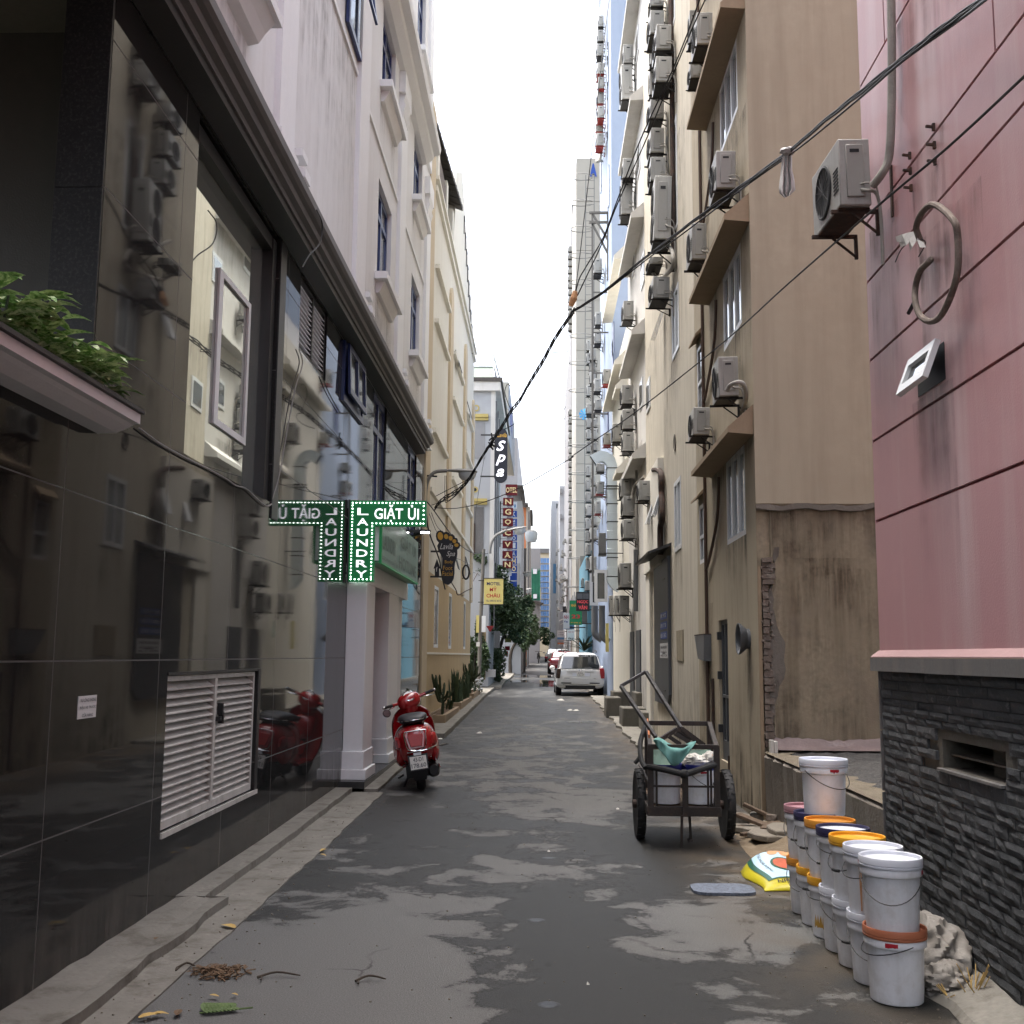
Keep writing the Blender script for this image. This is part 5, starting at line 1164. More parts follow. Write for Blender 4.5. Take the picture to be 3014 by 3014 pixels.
for (x, y), (x2, y2) in (((1340,1300),(1215,1340)), ((1345,1310),(1290,1390)), ((1335,1305),(1235,1370)), ((1345,1330),(1375,1370))):
    a, b = Vector(hx('D', x, y, 2.01)), Vector(hx('D', x2, y2, 2.0)); w = Vector((0, .02, .03)); c_ = a.lerp(b, .5)+Vector((-.02, 0, -.015)); m.add([a-w*.5, a+w*.5, c_+w, b+w*.6, b-w*.8, c_-w], [(0, 1, 2, 5), (5, 2, 3, 4)])
m.build('torn_wrapping', MT['rag'], t)
m = MB(); [m.tube(spline([hx('D', 1330, 1330, 2.01), hx('D', 1250+dx, 1390+dy, 2.02), hx('D', 1210+dx, 1470+dy, 2.03)], 4), .003, 5) for dx, dy in ((0, 0), (130, -30))]; m.tube([hx('D', 1320, 1690, 1.99), hx('D', 1285, 1755, 2.0)], .012, 6); m.build('loose_wire', MT['cable'], t)

# ================================================================ tan building
tb = thing('tan_building', 'tan building with sloping window ledges and a crumbling corner column', 'building', (2.05, 12, 0))
TY0, TY1 = 10.4, 14.35
tw = [(10.92, 12.03, 7.32, 8.12), (10.92, 12.03, 4.98, 5.84), (10.92, 12.03, 2.78, 3.70), (13.72, 14.13, 2.74, 3.5), (13.72, 14.13, 4.7, 5.6), (12.12, 12.72, .40, 1.97)]
m = MB(); facade(m, XR, TY0, TY1, 0, 12.5, tw, .12); m.quad((7, TY0, 0), (7, TY1, 0), (7, TY1, 12.5), (7, TY0, 12.5)); m.quad((XR, TY0, 3.02), (7, TY0, 3.02), (7, TY0, 12.5), (XR, TY0, 12.5)); m.quad((XR, TY0, 3.02), (7, TY0, 3.02), (7, TY0+.02, 3.0), (XR, TY0+.02, 3.0)); m.quad((XR, TY0, 12.5), (7, TY0, 12.5), (7, TY1, 12.5), (XR, TY1, 12.5)); m.quad((XR, TY1, 0), (7, TY1, 0), (7, TY1, 12.5), (XR, TY1, 12.5))
m.build('wall', MT['tan'], tb)
m = MB(); m.quad((XR+.14, TY0+.03, 0), (7, TY0+.03, 0), (7, TY0+.03, 3.01), (XR+.14, TY0+.03, 3.01)); m.box(XR+.001, XR+.14, TY0+.05, TY0+.3, 0, 3.0); m.build('unpainted_wall', MT['raw_plaster'], tb)
# crumbled column edge: loose brick courses
m = MB(); R = random.Random(2); z = .72
while z < 2.45:
    h = R.uniform(.05, .075); w = .045+.05*R.random()+(.04 if z > 2.2 else 0); d = R.uniform(0, .03)
    m.obox((XR+.045+w/2, TY0+.035-d, z+h/2), (w, .06, h*.86), Matrix.Rotation(R.uniform(-.1, .1), 3, 'Y'), .93); z += h
for k in range(90):
    m.ball((XR+.04+R.uniform(0, .10), TY0+.012, R.uniform(.7, 2.5)), R.uniform(.008, .022), 6, 4, .3)
m.build('exposed_bricks', MT['old_brick'], tb)
m = MB(); ys_ = np.linspace(.7, 2.6, 24)
pl = [(XR+.10+R.uniform(0, .03)+(.05 if z > 2.25 else 0)-.02*(z < 1.2), TY0+.028, z) for z in ys_]; pr2 = [(XR+.17+R.uniform(0, .05)+.05*math.sin(z*5), TY0+.028, z) for z in ys_]
m.loft([[a, b, (b[0], TY0+.031, b[2]), (a[0], TY0+.031, a[2])] for a, b in zip(pl, pr2)]); m.build('cement_patch', MT['grey_plaster'], tb)
m = MB(); m.box(XR+.002, XR+.035, TY0+.0, TY0+.06, .0, 2.42); m.build('corner_edge', MT['tan_dark'], tb)
m = MB(); n = 40
top = [(XR+.0+5*i/n, 3.0+.012*math.sin(i*2.3)+.01*math.sin(i*5.1)) for i in range(n+1)]
m.loft([[(x, TY0-.004, z-.025-.02*abs(math.sin(i*1.7))), (x, TY0-.004, z+.012), (x, TY0+.02, z+.012), (x, TY0+.02, z-.045)] for i, (x, z) in enumerate(top)]); m.build('ragged_edge', MT['grey_plaster'], tb)
for z in (3.70, 5.86, 8.14, 10.35):
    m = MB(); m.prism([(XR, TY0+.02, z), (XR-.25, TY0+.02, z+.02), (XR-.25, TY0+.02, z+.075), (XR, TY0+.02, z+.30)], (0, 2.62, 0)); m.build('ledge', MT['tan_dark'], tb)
for a in tw[:3]: window(tb, XR, *a, -1, MT['white_frame'], MT['pane_sky'], .055, (.33, .66), (), .05, .05)
for a in tw[3:5]: window(tb, XR, *a, -1, MT['white_frame'], MT['pane'], .05, (), (.45,), .05, .05)
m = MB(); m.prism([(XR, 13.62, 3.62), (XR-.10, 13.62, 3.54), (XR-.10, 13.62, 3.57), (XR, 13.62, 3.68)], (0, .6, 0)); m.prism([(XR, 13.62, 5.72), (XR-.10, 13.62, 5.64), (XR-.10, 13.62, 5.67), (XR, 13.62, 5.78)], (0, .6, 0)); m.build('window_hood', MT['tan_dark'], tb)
m = MB(); a = tw[5]
m.box(XR+.03, XR+.07, a[0], a[0]+.05, a[2], a[3]); m.box(XR+.03, XR+.07, a[1]-.05, a[1], a[2], a[3]); m.box(XR+.03, XR+.07, a[0]+.05, a[1]-.05, a[3]-.05, a[3]); m.box(XR+.03, XR+.07, a[0]+.05, a[1]-.05, a[2], a[2]+.22); m.box(XR+.02, XR+.075, (a[0]+a[1])/2-.02, (a[0]+a[1])/2+.02, a[2]+.22, a[3]-.05); m.box(XR+.02, XR+.075, a[0]+.05, a[1]-.05, 1.1, 1.13)
dr = m.build('door', MT['door_grey'], tb)
m = MB(); m.box(XR+.045, XR+.055, a[0]+.04, a[1]-.04, a[2]+.2, a[3]-.04); m.build('pane', MT['pane'], dr)
m = MB(); [m.box(XR-.02, XR+.03, a[1]-.02, a[1]+.03, z, z+.09) for z in (.7, 1.3, 1.75)]; m.build('hinge', MT['dark_metal'], dr)
m = MB(); m.tube([(XR-.03, 13.42, 0.1), (XR-.03, 13.42, 12)], .022, 8)
for zt in (3.6, 5.7, 7.9): m.tube(spline([(XR-.03, 12.35, zt), (XR-.03, 12.5, zt-.45), (XR-.03, 13.1, zt-.85), (XR-.03, 13.42, zt-.98)], 6), .018, 7)
m.build('drain_pipe', MT['pipe_brown'], tb, smooth=True)
m = MB(); m.tube([(XR-.02, 13.1, .1), (XR-.02, 13.1, 1.3)], .018, 7); m.build('conduit', MT['rust'], tb)
m = MB(); m.tube([(XR-.03, 12.0, .1), (XR-.03, 12.0, .5)], .012, 6); m.build('stub_pipe', MT['rust'], tb)
# extract fan cowl and meter box
p = Vector(hx('M', 222, 170, XR)); t = thing('extract_fan', 'round dark extract fan cowl on the tan wall', 'fan', tuple(p))
m = MB(); Mx = Matrix(((0, 0, -1), (0, 1, 0), (1, 0, 0))); m.lathe([(.10, 0), (.10, .03), (.15, .085), (.158, .11), (.145, .11), (.095, .04), (.088, .02)], p, 22, Mx); m.build('cowl', MT['door_grey'], t, smooth=True)
m = MB(); m.lathe([(.09, .015), (.02, .018)], p, 16, Mx); [m.bar(p+Vector((-.03, .08*math.cos(q), .08*math.sin(q))), p+Vector((-.03, -.08*math.cos(q), -.08*math.sin(q))), .03, .008) for q in (0, 1.05, 2.1)]; m.build('blades', MT['black_plastic'], t)
p = hx('L', 1450, 170, XR); t = thing('meter_box', 'tilted grey sheet-metal box beside the dark steel door', 'box', tuple(map(float, p))); m = MB()
c0 = [Vector(hx('L', x, y, XR-.002)) for x, y in ((1420, 60), (1500, 50), (1500, 265), (1450, 245))]; m.prism(c0, (-.09, 0, 0)); m.build('case', MT['pipe_grey'], t)
m = MB(); m.prism([q+Vector((-.092, 0, 0)) for q in c0[:2]]+[c0[1]+Vector((-.092, 0, .012)), c0[0]+Vector((-.092, 0, .012))], (.09, 0, 0)); m.build('lid', MT['rust'], t)
m = MB(); c0 = [Vector(hx('L', x, y, XR-.003)) for x, y in ((1218, 20), (1276, 8), (1276, 272), (1222, 255))]; m.prism(c0, (-.006, 0, 0)); m.build('wall_patch', MT['raw_plaster'], tb)
# units on the tan building
ac('D', 203, 845, 317, 1052, 'aircon unit resting above the second tan ledge, near the wall corner', Lf=1.0)
ac('D', 66, 1250, 152, 1452, 'aircon unit with loose wires behind the second tan ledge')
ac('G', 1660, 1445, 1855, 1815, 'aircon unit with a fat pipe above the lowest tan ledge')
ac('J', 1415, -5, 1575, 255, 'aircon unit behind the lowest tan ledge')
ac('C', 1450, 118, 1605, 410, 'aircon unit above the top tan ledge, nearer of the upper pair')
ac('C', 1378, 95, 1450, 395, 'aircon unit half hidden behind the upper pair on the tan wall')
ac('C', 1392, 590, 1500, 725, 'lower aircon unit of the trio at the top tan ledge')
t = thing('drain_hose', 'fat white flexible hose curling from the aircon above the lowest ledge', 'pipe', tuple(map(float, hx('G', 1800, 1700, 1.85))))
m = MB(); m.tube(spline([hx('G', x, y, X) for x, y, X in ((1740, 1770, 1.80), (1770, 1720, 1.82), (1830, 1690, 1.87), (1885, 1700, 1.93), (1915, 1760, 1.98), (1915, 1860, 2.0), (1890, 1950, 2.02))], 6), .022, 9); m.build('hose', MT['pipe_wrap'], t, smooth=True)

for z in (3.70, 5.86, 8.14): stainx(tb, XR, -1, 10.5, 13.0, z-1.2, z, 'grime_soft')
for a in tw[:3]: stainx(tb, XR, -1, a[0]-.05, a[1]+.1, a[2]-1.0, a[2], 'grime')
for z in (3.98, 6.15, 8.45): stainx(tb, XR, -1, 10.45, 11.3, z, z+1.0, 'grime'); stainx(tb, XR, -1, 12.9, 14.3, z-.6, z+.9, 'grime')
for y0, y1 in ((10.45, 12.05), (12.75, 14.3)): stainx(tb, XR, -1, y0, y1, 0, 1.5, 'splash')
stainx(tb, XR, -1, 10.8, 11.1, .5, 1.7, 'grime'); stainx(tb, XR, -1, 13.1, 13.7, .3, 2.2, 'rust_drip')
for x0, x1, z0, z1, mt in ((2.22, 2.75, .8, 3.0, 'rust_drip'), (2.4, 3.0, 1.2, 2.5, 'rust_drip'), (2.2, 3.6, 1.5, 2.98, 'grime'), (2.7, 3.7, .75, 2.4, 'rust_drip')): stainy(tb, TY0+.027, x0, x1, z0, z1, mt)
stainy(tb, TY0+.026, 2.2, 3.7, .72, 1.7, 'splash')
for y0, y1, z0, z1, mt in ((6.05, 6.6, 2.4, 4.2, 'grime_soft'), (5.3, 5.9, 3.0, 4.3, 'grime_soft'), (5.35, 5.95, 1.6, 2.95, 'grime_soft'), (4.9, 5.75, 2.4, 3.8, 'grime_soft'), (3.5, 5.2, 4.3, 6.0, 'grime_soft'), (4.7, 6.1, 4.4, 5.2, 'grime_soft')): stainx(pk, XR, -1, y0, y1, z0, z1, mt)
# platform and gravel between the pink and tan buildings
t = thing('raised_platform', 'rough cement platform topped with dark gravel between pink and tan walls', 'platform', (2.07, 8.5, 0))
m = MB(); n = 30
ring = []
for i in range(n+1):
    y = 6.72+(TY0-6.75)*i/n; j = .012*math.sin(i*1.9)+.008*math.sin(i*4.3)
    ring.append([(2.09+j, y, -.1), (2.085+j*1.5, y, .25), (2.07+j, y, .64), (2.10+j, y, .672+j), (2.30, y, .672+j*.5), (2.30, y, -.1)])
m.loft(ring); m.build('cement_edge', MT['grey_plaster'], t)
m = MB(); nx, ny = 7, 40
for i in range(nx+1):
    for j in range(ny+1): m.v.append((2.075+.24*(i/nx)*(.6+.4*math.sin(j*.7)**2), 6.73+(TY0-6.77)*j/ny, .677+.012*(i/nx)+random.uniform(0, .008)*(0 < i)))
m.f = [(i*(ny+1)+j, (i+1)*(ny+1)+j, (i+1)*(ny+1)+j+1, i*(ny+1)+j+1) for i in range(nx) for j in range(ny)]; m.build('sandy_edge', MT['sand'], t, smooth=True)
m = MB(); nx, ny = 26, 34; b = 0; R2 = np.random.RandomState(3); ga = R2.rand(nx+1, ny+1)
for i in range(nx+1):
    for j in range(ny+1):
        x = 2.27+2.6*i/nx; y = 6.72+(TY0-6.75)*j/ny
        m.v.append((x, y, .655+.07*min(1, i/6)*(.5+.5*math.sin(j*.35+1))+.035*ga[i, j]))
m.f = [(i*(ny+1)+j, (i+1)*(ny+1)+j, (i+1)*(ny+1)+j+1, i*(ny+1)+j+1) for i in range(nx) for j in range(ny)]
m.build('gravel', MT['gravel'], t)
t = thing('plastic_sheet', 'crumpled dusty plastic sheet along the foot of the tan wall', 'sheet', (3.0, 10.3, .75)); m = MB(); n = 40; b = 0
for i in range(n+1):
    x = 2.16+1.9*i/n; k = random.uniform(-.012, .012)+.008*math.sin(i*.37)
    m.v += [(x, TY0+.02, .80+k), (x, TY0-.02+k*.6, .785+k), (x, TY0-.06-k, .745+k*.6), (x, TY0-.13+k, .725+.5*abs(k)), (x, TY0-.20, .712)]
m.f = [(i*5+j, (i+1)*5+j, (i+1)*5+j+1, i*5+j+1) for i in range(n) for j in range(4)]; m.build('sheet', MT['sheet'], t, smooth=True)
t = thing('brick_stub', 'two pale bricks set on end at the platform corner', 'bricks', (2.1, 10.2, .68)); m = MB(); m.box(2.10, 2.13, 10.2, 10.28, .68, .80); m.build('brick', MT['bag_white'], t); m = MB(); m.box(2.135, 2.165, 10.2, 10.28, .68, .79); m.build('brick', MT['bag_white'], t)
# sloping apron below the stone wall
m = MB(); n = 28
for i in range(n+1):
    y = 1.5+(6.6-1.5)*i/n; j = .025*math.sin(i*1.7)+.015*math.sin(i*3.9)
    m.v += [(1.80+j, y, .004), (1.83+j, y, .035), (1.95, y, .06+.01*math.sin(i)), (2.10, y, .12+.02*math.sin(i*1.3))]
m.f = [(i*4+j, (i+1)*4+j, (i+1)*4+j+1, i*4+j+1) for i in range(n) for j in range(3)]
o = m.build('pavement', MT['concrete']); o['kind'] = 'structure'

# ================================================================ yellowed building
yl = thing('yellowed_building', 'stained cream building with a steel shutter panel, beside the tan building', 'building', (2.05, 17, 0))
yw = [(15.95, 16.75, 3.14, 4.22), (15.95, 16.78, 6.18, 7.2), (15.95, 16.7, 8.1, 9.9), (15.95, 16.7, 11.5, 13.3)]
m = MB(); facade(m, XR, TY1+.01, 21.28, 0, 17, yw, .12); shell(m, XR, 7, TY1+.01, 21.28, 0, 17); m.build('wall', MT['yellowed'], yl)
for a in yw: window(yl, XR, *a, -1, MT['white_frame'], MT['pane_sky'], .07, (.5,), (), .04, .05)
m = MB(); a = B('J', 890, 905, 1040, 1400, 18.6); m.box(XR-.1, XR, 18.2, 20.9, 3.1, 4.9); m.build('boxed_shaft', MT['cream_pale'], yl)
m = MB(); m.box(XR-.06, XR, 20.2, 20.9, .2, 3.099); m.build('pilaster', MT['cream_pale'], yl)
m = MB(); y0, y1 = 17.35, 19.5; m.prism([(XR-.05, y0, .95), (XR-.05, y0+.25, .78), (XR-.05, y1, .78), (XR-.05, y1, 3.15), (XR-.05, y0, 3.15)], (.045, 0, 0)); sh = m.build('shutter_panel', MT['door_grey'], yl)
m = MB(); [m.box(XR-.06, XR-.051, 17.75, 18.1, z, z+.02) for z in (1.0, 1.6, 2.2, 2.8)]; m.build('rail', MT['dark_metal'], sh)
m = MB(); m.prism([(XR, 17.2, 3.30), (XR-.36, 17.2, 3.17), (XR-.38, 17.2, 3.20), (XR, 17.2, 3.35)], (0, 2.5, 0)); m.build('door_hood', MT['dark_metal'], yl)
def fyz(s, mt, y, z, w, h, par, X=XR-.052, b=.01): text(s, MT[mt], (X-.001, y+w, z), (0, -w, 0), (0, 0, h), parent=par, bold=b)
m = MB()
for i, z in enumerate((1.93, 2.10, 2.27)):
    pass
stk = [('09 14 57', 2.16), ('090 17 30', 2.00), ('05 11 24 2', 1.84)]
for s, z in stk:
    m = MB(); m.box(XR-.056, XR-.051, 17.5, 18.4, z, z+.115); o = m.build('blue_sticker', MT['blue_board'], sh); fyz(s, 'white_board', 17.55, z+.025, .8, .065, o, XR-.057)
m = MB(); m.box(XR-.056, XR-.051, 17.4, 18.5, 1.53, 1.77); o = m.build('paper_poster', MT['paper'], sh)
for s, z, h in (('NHANH', 1.68, .05), ('CHUYÊN SỬA', 1.61, .045), ('0905 11 24', 1.55, .04)): fyz(s, 'ink', 17.5, z, .85, h, o, XR-.057)
# old vent ring, blades, brackets
m = MB(); p = hx('J', 1247, 330, XR); Mx = Matrix(((0, 0, -1), (0, 1, 0), (1, 0, 0))); m.lathe([(.13, 0), (.13, .015), (.11, .015), (.10, .004)], p, 18, Mx); m.build('vent_ring', MT['grey_plaster'], yl)
for c, x, y in (('G', 1150, 1140), ('J', 1085, 980), ('J', 1150, 900)):
    p = Vector(hx(c, x, y, XR)); m = MB()
    for k in range(3): m.prism([p+Vector((-.02-.02*k, 0, .22)), p+Vector((-.02-.02*k, .22, .22)), p+Vector((-.15-.03*k, .22, -.22)), p+Vector((-.15-.03*k, 0, -.22))], (-.01, 0, .004))
    m.build('open_louvre_window', MT['white_frame'], yl)
m = MB(); P = [hx('J', x, y, 1.98) for x, y in ((1045, 590), (1085, 590), (1112, 620), (1120, 690), (1118, 800), (1125, 900), (1128, 1040), (1108, 1120), (1105, 1250), (1108, 1390))]
m.tube(spline(P, 6), .05, 9); m.build('drain_pipe', MT['rust'], yl, smooth=True)
m = MB(); m.box(XR-.05, XR, 20.3, 21.0, .45, 1.9); m.build('gate', MT['door_grey'], yl)
for y0, y1, z0, z1, mt in ((15.0, 16.0, 4.5, 9.5, 'grime_soft'), (15.9, 16.9, 1.9, 3.1, 'grime'), (15.9, 17.0, 5.2, 6.2, 'grime'), (16.0, 18.4, 6.5, 12.5, 'grime'), (14.4, 17.2, 0, 1.7, 'splash'), (19.4, 21.2, 0, 1.6, 'splash'), (17.0, 18.0, 3.3, 6.0, 'grime_soft'), (19.0, 21.0, 4.9, 7.5, 'grime_soft'), (17.5, 19.5, 9.0, 13.0, 'grime_soft')): stainx(yl, XR, -1, y0, y1, z0, z1, mt)
# stepped cement blocks at the doors
for c, (x0, y0, x1, y1), Y, l in (('L', (945, 680, 1055, 752), 20.5, 'low cement door block nearest the cart handle'), ('L', (885, 520, 975, 700), 22.5, 'tall cement door block behind the cart handle'), ('L', (778, 645, 905, 740), 21.6, 'flat cement step in front of the tall block'), ('L', (700, 512, 822, 600), 25.5, 'upper cement step by the white wall'), ('L', (648, 560, 770, 640), 24.6, 'lowest cement step jutting into the alley')):
    a = B(c, x0, y0, x1, y1, Y); m = MB(); z0 = min(a[2], gz(Y)+.02); m.box(a[0], max(a[1], 2.05 if a[1] > 1.8 else a[1]), Y, Y+.9, z0-.1, a[3]); o = m.build('door_step', MT['concrete_dark'], origin=(a[0], Y, z0), bev=.02); ORG[o.name] = Vector((a[0], Y, z0)); tag(o, l, 'step', 'cement steps along the wall')
# twin column of units
for i, (x0, y0, x1, y1) in enumerate(((1065, 230, 1210, 460), (1060, 535, 1215, 765))):
    ac('C', x0, y0, x1, y1, ('upper', 'lower')[i]+' of two aircon units on the column edge nearest the wires')
for i, (x0, y0, x1, y1) in enumerate(((1015, -70, 1140, 45), (1010, 95, 1142, 310), (1012, 925, 1142, 1112), (1012, 1210, 1145, 1435), (1015, 1485, 1160, 1700))):
    ac('C', x0, y0, x1, y1, ('first', 'second', 'third', 'fourth', 'fifth')[i]+' aircon unit from the top in the deeper column on the yellowed wall')
ac('C', 1010, 360, 1065, 600, 'aircon unit squeezed behind the upper unit of the pair on the column')
ac('C', 1005, 640, 1055, 890, 'aircon unit squeezed behind the lower unit of the pair on the column')
ac('C', 1040, 1665, 1208, 2262, 'tall double-fan aircon cabinet on the yellowed wall', tall=True)
ac('G', 1005, 500, 1132, 562, 'aircon unit tucked under the tall double-fan cabinet')
ac('G', 1035, 690, 1195, 888, 'grimy aircon unit hanging below the tall double-fan cabinet')
ac('J', 905, 690, 1020, 872, 'single aircon unit on top of the boxed shaft')
t = thing('pipe_loop', 'wrapped pipe hanging in a U below the tall cabinet', 'pipe', tuple(map(float, hx('G', 1100, 700, 1.9))))
m = MB(); m.tube(spline([hx('G', x, y, X) for x, y, X in ((1065, 340, 1.9), (1110, 390, 1.93), (1200, 420, 1.97), (1230, 520, 1.98), (1215, 610, 1.98), (1150, 680, 1.95), (1085, 710, 1.9), (1040, 660, 1.86), (1010, 570, 1.84))], 6), .032, 8); m.build('wrapped_pipe', MT['pipe_wrap'], t, smooth=True)
m = MB(); [m.tube([(XR-.03, y, 7.5), (XR-.03, y, 15.5)], .03, 7) for y in (16.2, 16.35)]; m.build('riser_pipe', MT['rust'], yl)

# ================================================================ weathered white building
ww = thing('weathered_building', 'weathered white building with sloping ledges and stacked aircon units', 'building', (2.05, 24, 0))
m = MB(); m.box(XR, 7, 21.29, 25.5, 0, 17.0); m.build('wall', MT['grey_white'], ww)
for c, (tx, ty), (nx_, ny_) in (('C', (752, 340), (830, 0)), ('C', (762, 1342), (890, 540)), ('G', (765, 455), (905, 1720-1932)), ('G', (757, 1525), (905, 1040)), ('J', (765, 655), (905, 375))):
    a = hx(c, tx, ty, XR-.26); zz = float(a[2]); m = MB(); m.prism([(XR, 21.3, zz+.02), (XR-.27, 21.3, zz), (XR-.27, 21.3, zz+.10), (XR, 21.3, zz+.34)], (0, 3.6, 0)); m.build('ledge', MT['grey_white'], ww)
for c, x, y0, y1 in (('C', 905, 60, 470), ('C', 920, 1020, 1580), ('G', 945, 1480, 1900), ('G', 1015, 1430, 1920), ('G', 960, 120, 720), ('G', 870, 360, 600)):
    p, q = hx(c, x, y0, XR), hx(c, x, y1, XR); m = MB(); y_ = float(q[1]); m.box(XR-.02, XR, y_, y_+.7, float(q[2]), float(q[2])+max(.6, float(p[2]-q[2])*.5)); w = m.build('window', MT['white_frame'], ww)
    m = MB(); m.box(XR-.026, XR-.021, y_+.08, y_+.62, float(q[2])+.08, float(q[2])+max(.6, float(p[2]-q[2])*.5)-.08); m.build('pane', MT['pane'], w)
m = MB(); [m.box(XR-.03, XR, y, y+1.0, .3, 2.1) for y in (22.6, 24.2)]; m.build('door', MT['door_grey'], ww)
col = [('C', 755, 420, 848, 590, 0), ('C', 742, 605, 848, 930, 1), ('C', 752, 1500, 855, 1675, 0), ('C', 735, 1685, 845, 2020, 1), ('G', 758, 918, 855, 1090, 0), ('G', 745, 1715, 850, 1888, 0), ('J', 752, 10, 855, 195, 0), ('J', 752, 228, 858, 405, 0), ('J', 735, 670, 835, 838, 0), ('J', 752, 840, 862, 1022, 0), ('J', 760, 1055, 868, 1235, 0), ('J', 728, 1470, 835, 1700, 0)]
od = ('first', 'second', 'third', 'fourth', 'fifth', 'sixth', 'seventh', 'eighth', 'ninth', 'tenth', 'eleventh', 'twelfth')
for i, (c, x0, y0, x1, y1, tl_) in enumerate(col):
    ac(c, x0, y0, x1, y1, od[i]+' aircon from the top on the weathered white wall'+(', a double-fan unit' if tl_ else ''), 'aircon units on the weathered white wall', tall=bool(tl_))
for i, (x0, x1, Xg) in enumerate(((1425, 1482, .3), (1490, 1555, .22), (1562, 1700, .1))):
    ac('P', x0, 255, x1, 528, ('farthest', 'middle', 'nearest')[i]+' of three old aircon units on one low rack', 'old aircon units on the low rack', gap=Xg)
m = MB(); p = hx('J', 870, 1350, 2.0); m.tube([hx('J', 875, y, 1.98) for y in (1345, 1500, 1700, 1930)], .05, 8); m.build('drain_pipe', MT['pipe_grey'], ww)
m = MB(); m.tube(spline([hx('J', x, y, X) for x, y, X in ((960, 650, 1.98), (880, 720, 1.96), (850, 800, 1.92), (840, 860, 1.9))], 6), .035, 7); m.tube(spline([hx('J', x, y, X) for x, y, X in ((870, 250, 1.98), (875, 420, 1.98), (880, 1000, 1.98), (880, 1240, 1.98))], 6), .03, 7); m.build('wrapped_pipe', MT['pipe_wrap'], ww, smooth=True)

for y0, y1, z0, z1, mt in ((21.4, 23.2, 0, 2.2, 'splash'), (23.2, 25.4, 0, 2.6, 'splash'), (22.0, 24.5, 3.0, 6.0, 'grime'), (21.5, 24.5, 8.0, 11.0, 'grime_soft'), (23.6, 24.1, 1.2, 3.2, 'grime')): stainx(ww, XR, -1, y0, y1, z0, z1, mt)
# low yellowish building with ledges, behind the weathered one
lw_ = thing('ledge_building', 'low yellowish building with two broad ledges, beyond the weathered one', 'building', (2.05, 28, 0))
m = MB(); m.box(XR, 7, 25.52, 31.4, 0, 9.6); m.build('wall', MT['cream'], lw_)
for c, tx, ty, yy0 in (('G', 540, 1220, 26), ('J', 545, 95, 26), ('G', 700, 1690, 25.6), ('J', 710, 560, 25.6)):
    a = hx(c, tx, ty, XR-.3); zz = float(a[2]); ye = min(31.3, float(a[1])); m = MB(); m.prism([(XR, yy0, zz+.03), (XR-.3, yy0, zz), (XR-.3, yy0, zz+.1), (XR, yy0, zz+.4)], (0, max(1.2, ye-yy0), 0)); m.build('ledge', MT['cream'], lw_)
for c, x, y0, y1 in (('G', 665, 1320, 1560), ('CC', 680, 60, 150), ('CC', 610, 1050, 1150)):
    q = hx(c, x, y1, XR); m = MB(); y_ = float(q[1]); m.box(XR-.02, XR, y_, y_+.8, float(q[2]), float(q[2])+.9); m.build('window', MT['blue_frame'], lw_)
m = MB(); m.box(XR+.2, XR+.25, 26, 31, 9.6, 10.4); m.build('roof_railing', MT['white_trim'], lw_)
ac('G', 568, 1565, 640, 1700, 'aircon on a rust-red bracket at the end of the yellowish ledge', 'aircon units on the ledge building', brk='bracket_red')
ac('J', 658, 150, 738, 318, 'aircon below the yellowish ledge, tucked behind the eighth white-wall unit', 'aircon units on the ledge building')
ac('J', 570, 235, 640, 345, 'faded aircon on a bright red bracket above the duct elbow', 'aircon units on the ledge building', brk='bracket_red')
ac('J', 505, 530, 578, 605, 'small aircon just below the duct elbow', 'aircon units on the ledge building')
ac('J', 505, 700, 575, 815, 'white aircon on a red bracket beside the silver duct', 'aircon units on the ledge building', brk='bracket_red')
ac('J', 490, 880, 545, 1000, 'tilted aircon with a red base beside the silver duct', 'aircon units on the ledge building', brk='bracket_red')
t = thing('flat_cabinet', 'tall flat grey cabinet left hanging beside the silver duct', 'cabinet', tuple(map(float, hx('J', 560, 1380, 1.9)))); m = MB(); a = B('J', 525, 1185, 592, 1380, 29); m.box(a[0], a[1], 29, 29.3, a[2], a[3]); m.build('case', MT['pipe_grey'], t, bev=.01); m = MB(); m.box(a[0]-.01, a[1]+.01, 28.98, 29.32, a[2]-.06, a[2]-.002); m.build('base', MT['dark_metal'], t)
# silver duct with elbow
YD = 27.5
def dq(x, y): return Vector(hy('J', x, y, YD))
du = thing('metal_duct', 'silver sheet-metal duct with an elbow at its top', 'duct', tuple(dq(650, 1650)))
x0, x1 = dq(605, 1000).x, dq(700, 1000).x; wd = x1-x0
segs = [570, 740, 910, 1080, 1250, 1420, 1600]
for a, b in zip(segs, segs[1:]):
    m = MB(); za, zb = dq(650, a).z, dq(650, b).z; m.box(x0, x1, YD, YD+wd, zb+.01, za-.01); k = (za-zb)
    m.box(x0-.006, x1+.006, YD-.006, YD+wd+.006, zb+k*.48, zb+k*.5)
    m.build('duct_section', MT['duct'], du, bev=.012)
m = MB()
for a in segs: z = dq(650, a).z; m.box(x0-.015, x1+.015, YD-.015, YD+wd+.015, z-.012, z+.012)
for y in (745, 770, 1380): z = dq(650, y).z; m.box(x0-.1, XR, YD-.03, YD-.02, z-.012, z+.012)
m.build('strap', MT['dark_metal'], du)
outer = [(700, 570), (695, 530), (675, 475), (640, 440), (590, 415), (540, 405), (440, 450)]; inner = [(605, 565), (595, 535), (575, 512), (545, 505), (515, 510), (505, 530), (500, 540)]
m = MB(); m.loft([[dq(*o_), dq(*i_), dq(*i_)+Vector((0, wd, 0)), dq(*o_)+Vector((0, wd, 0))] for o_, i_ in zip(outer, inner)], cap=False); m.build('elbow', MT['duct'], du, smooth=True)
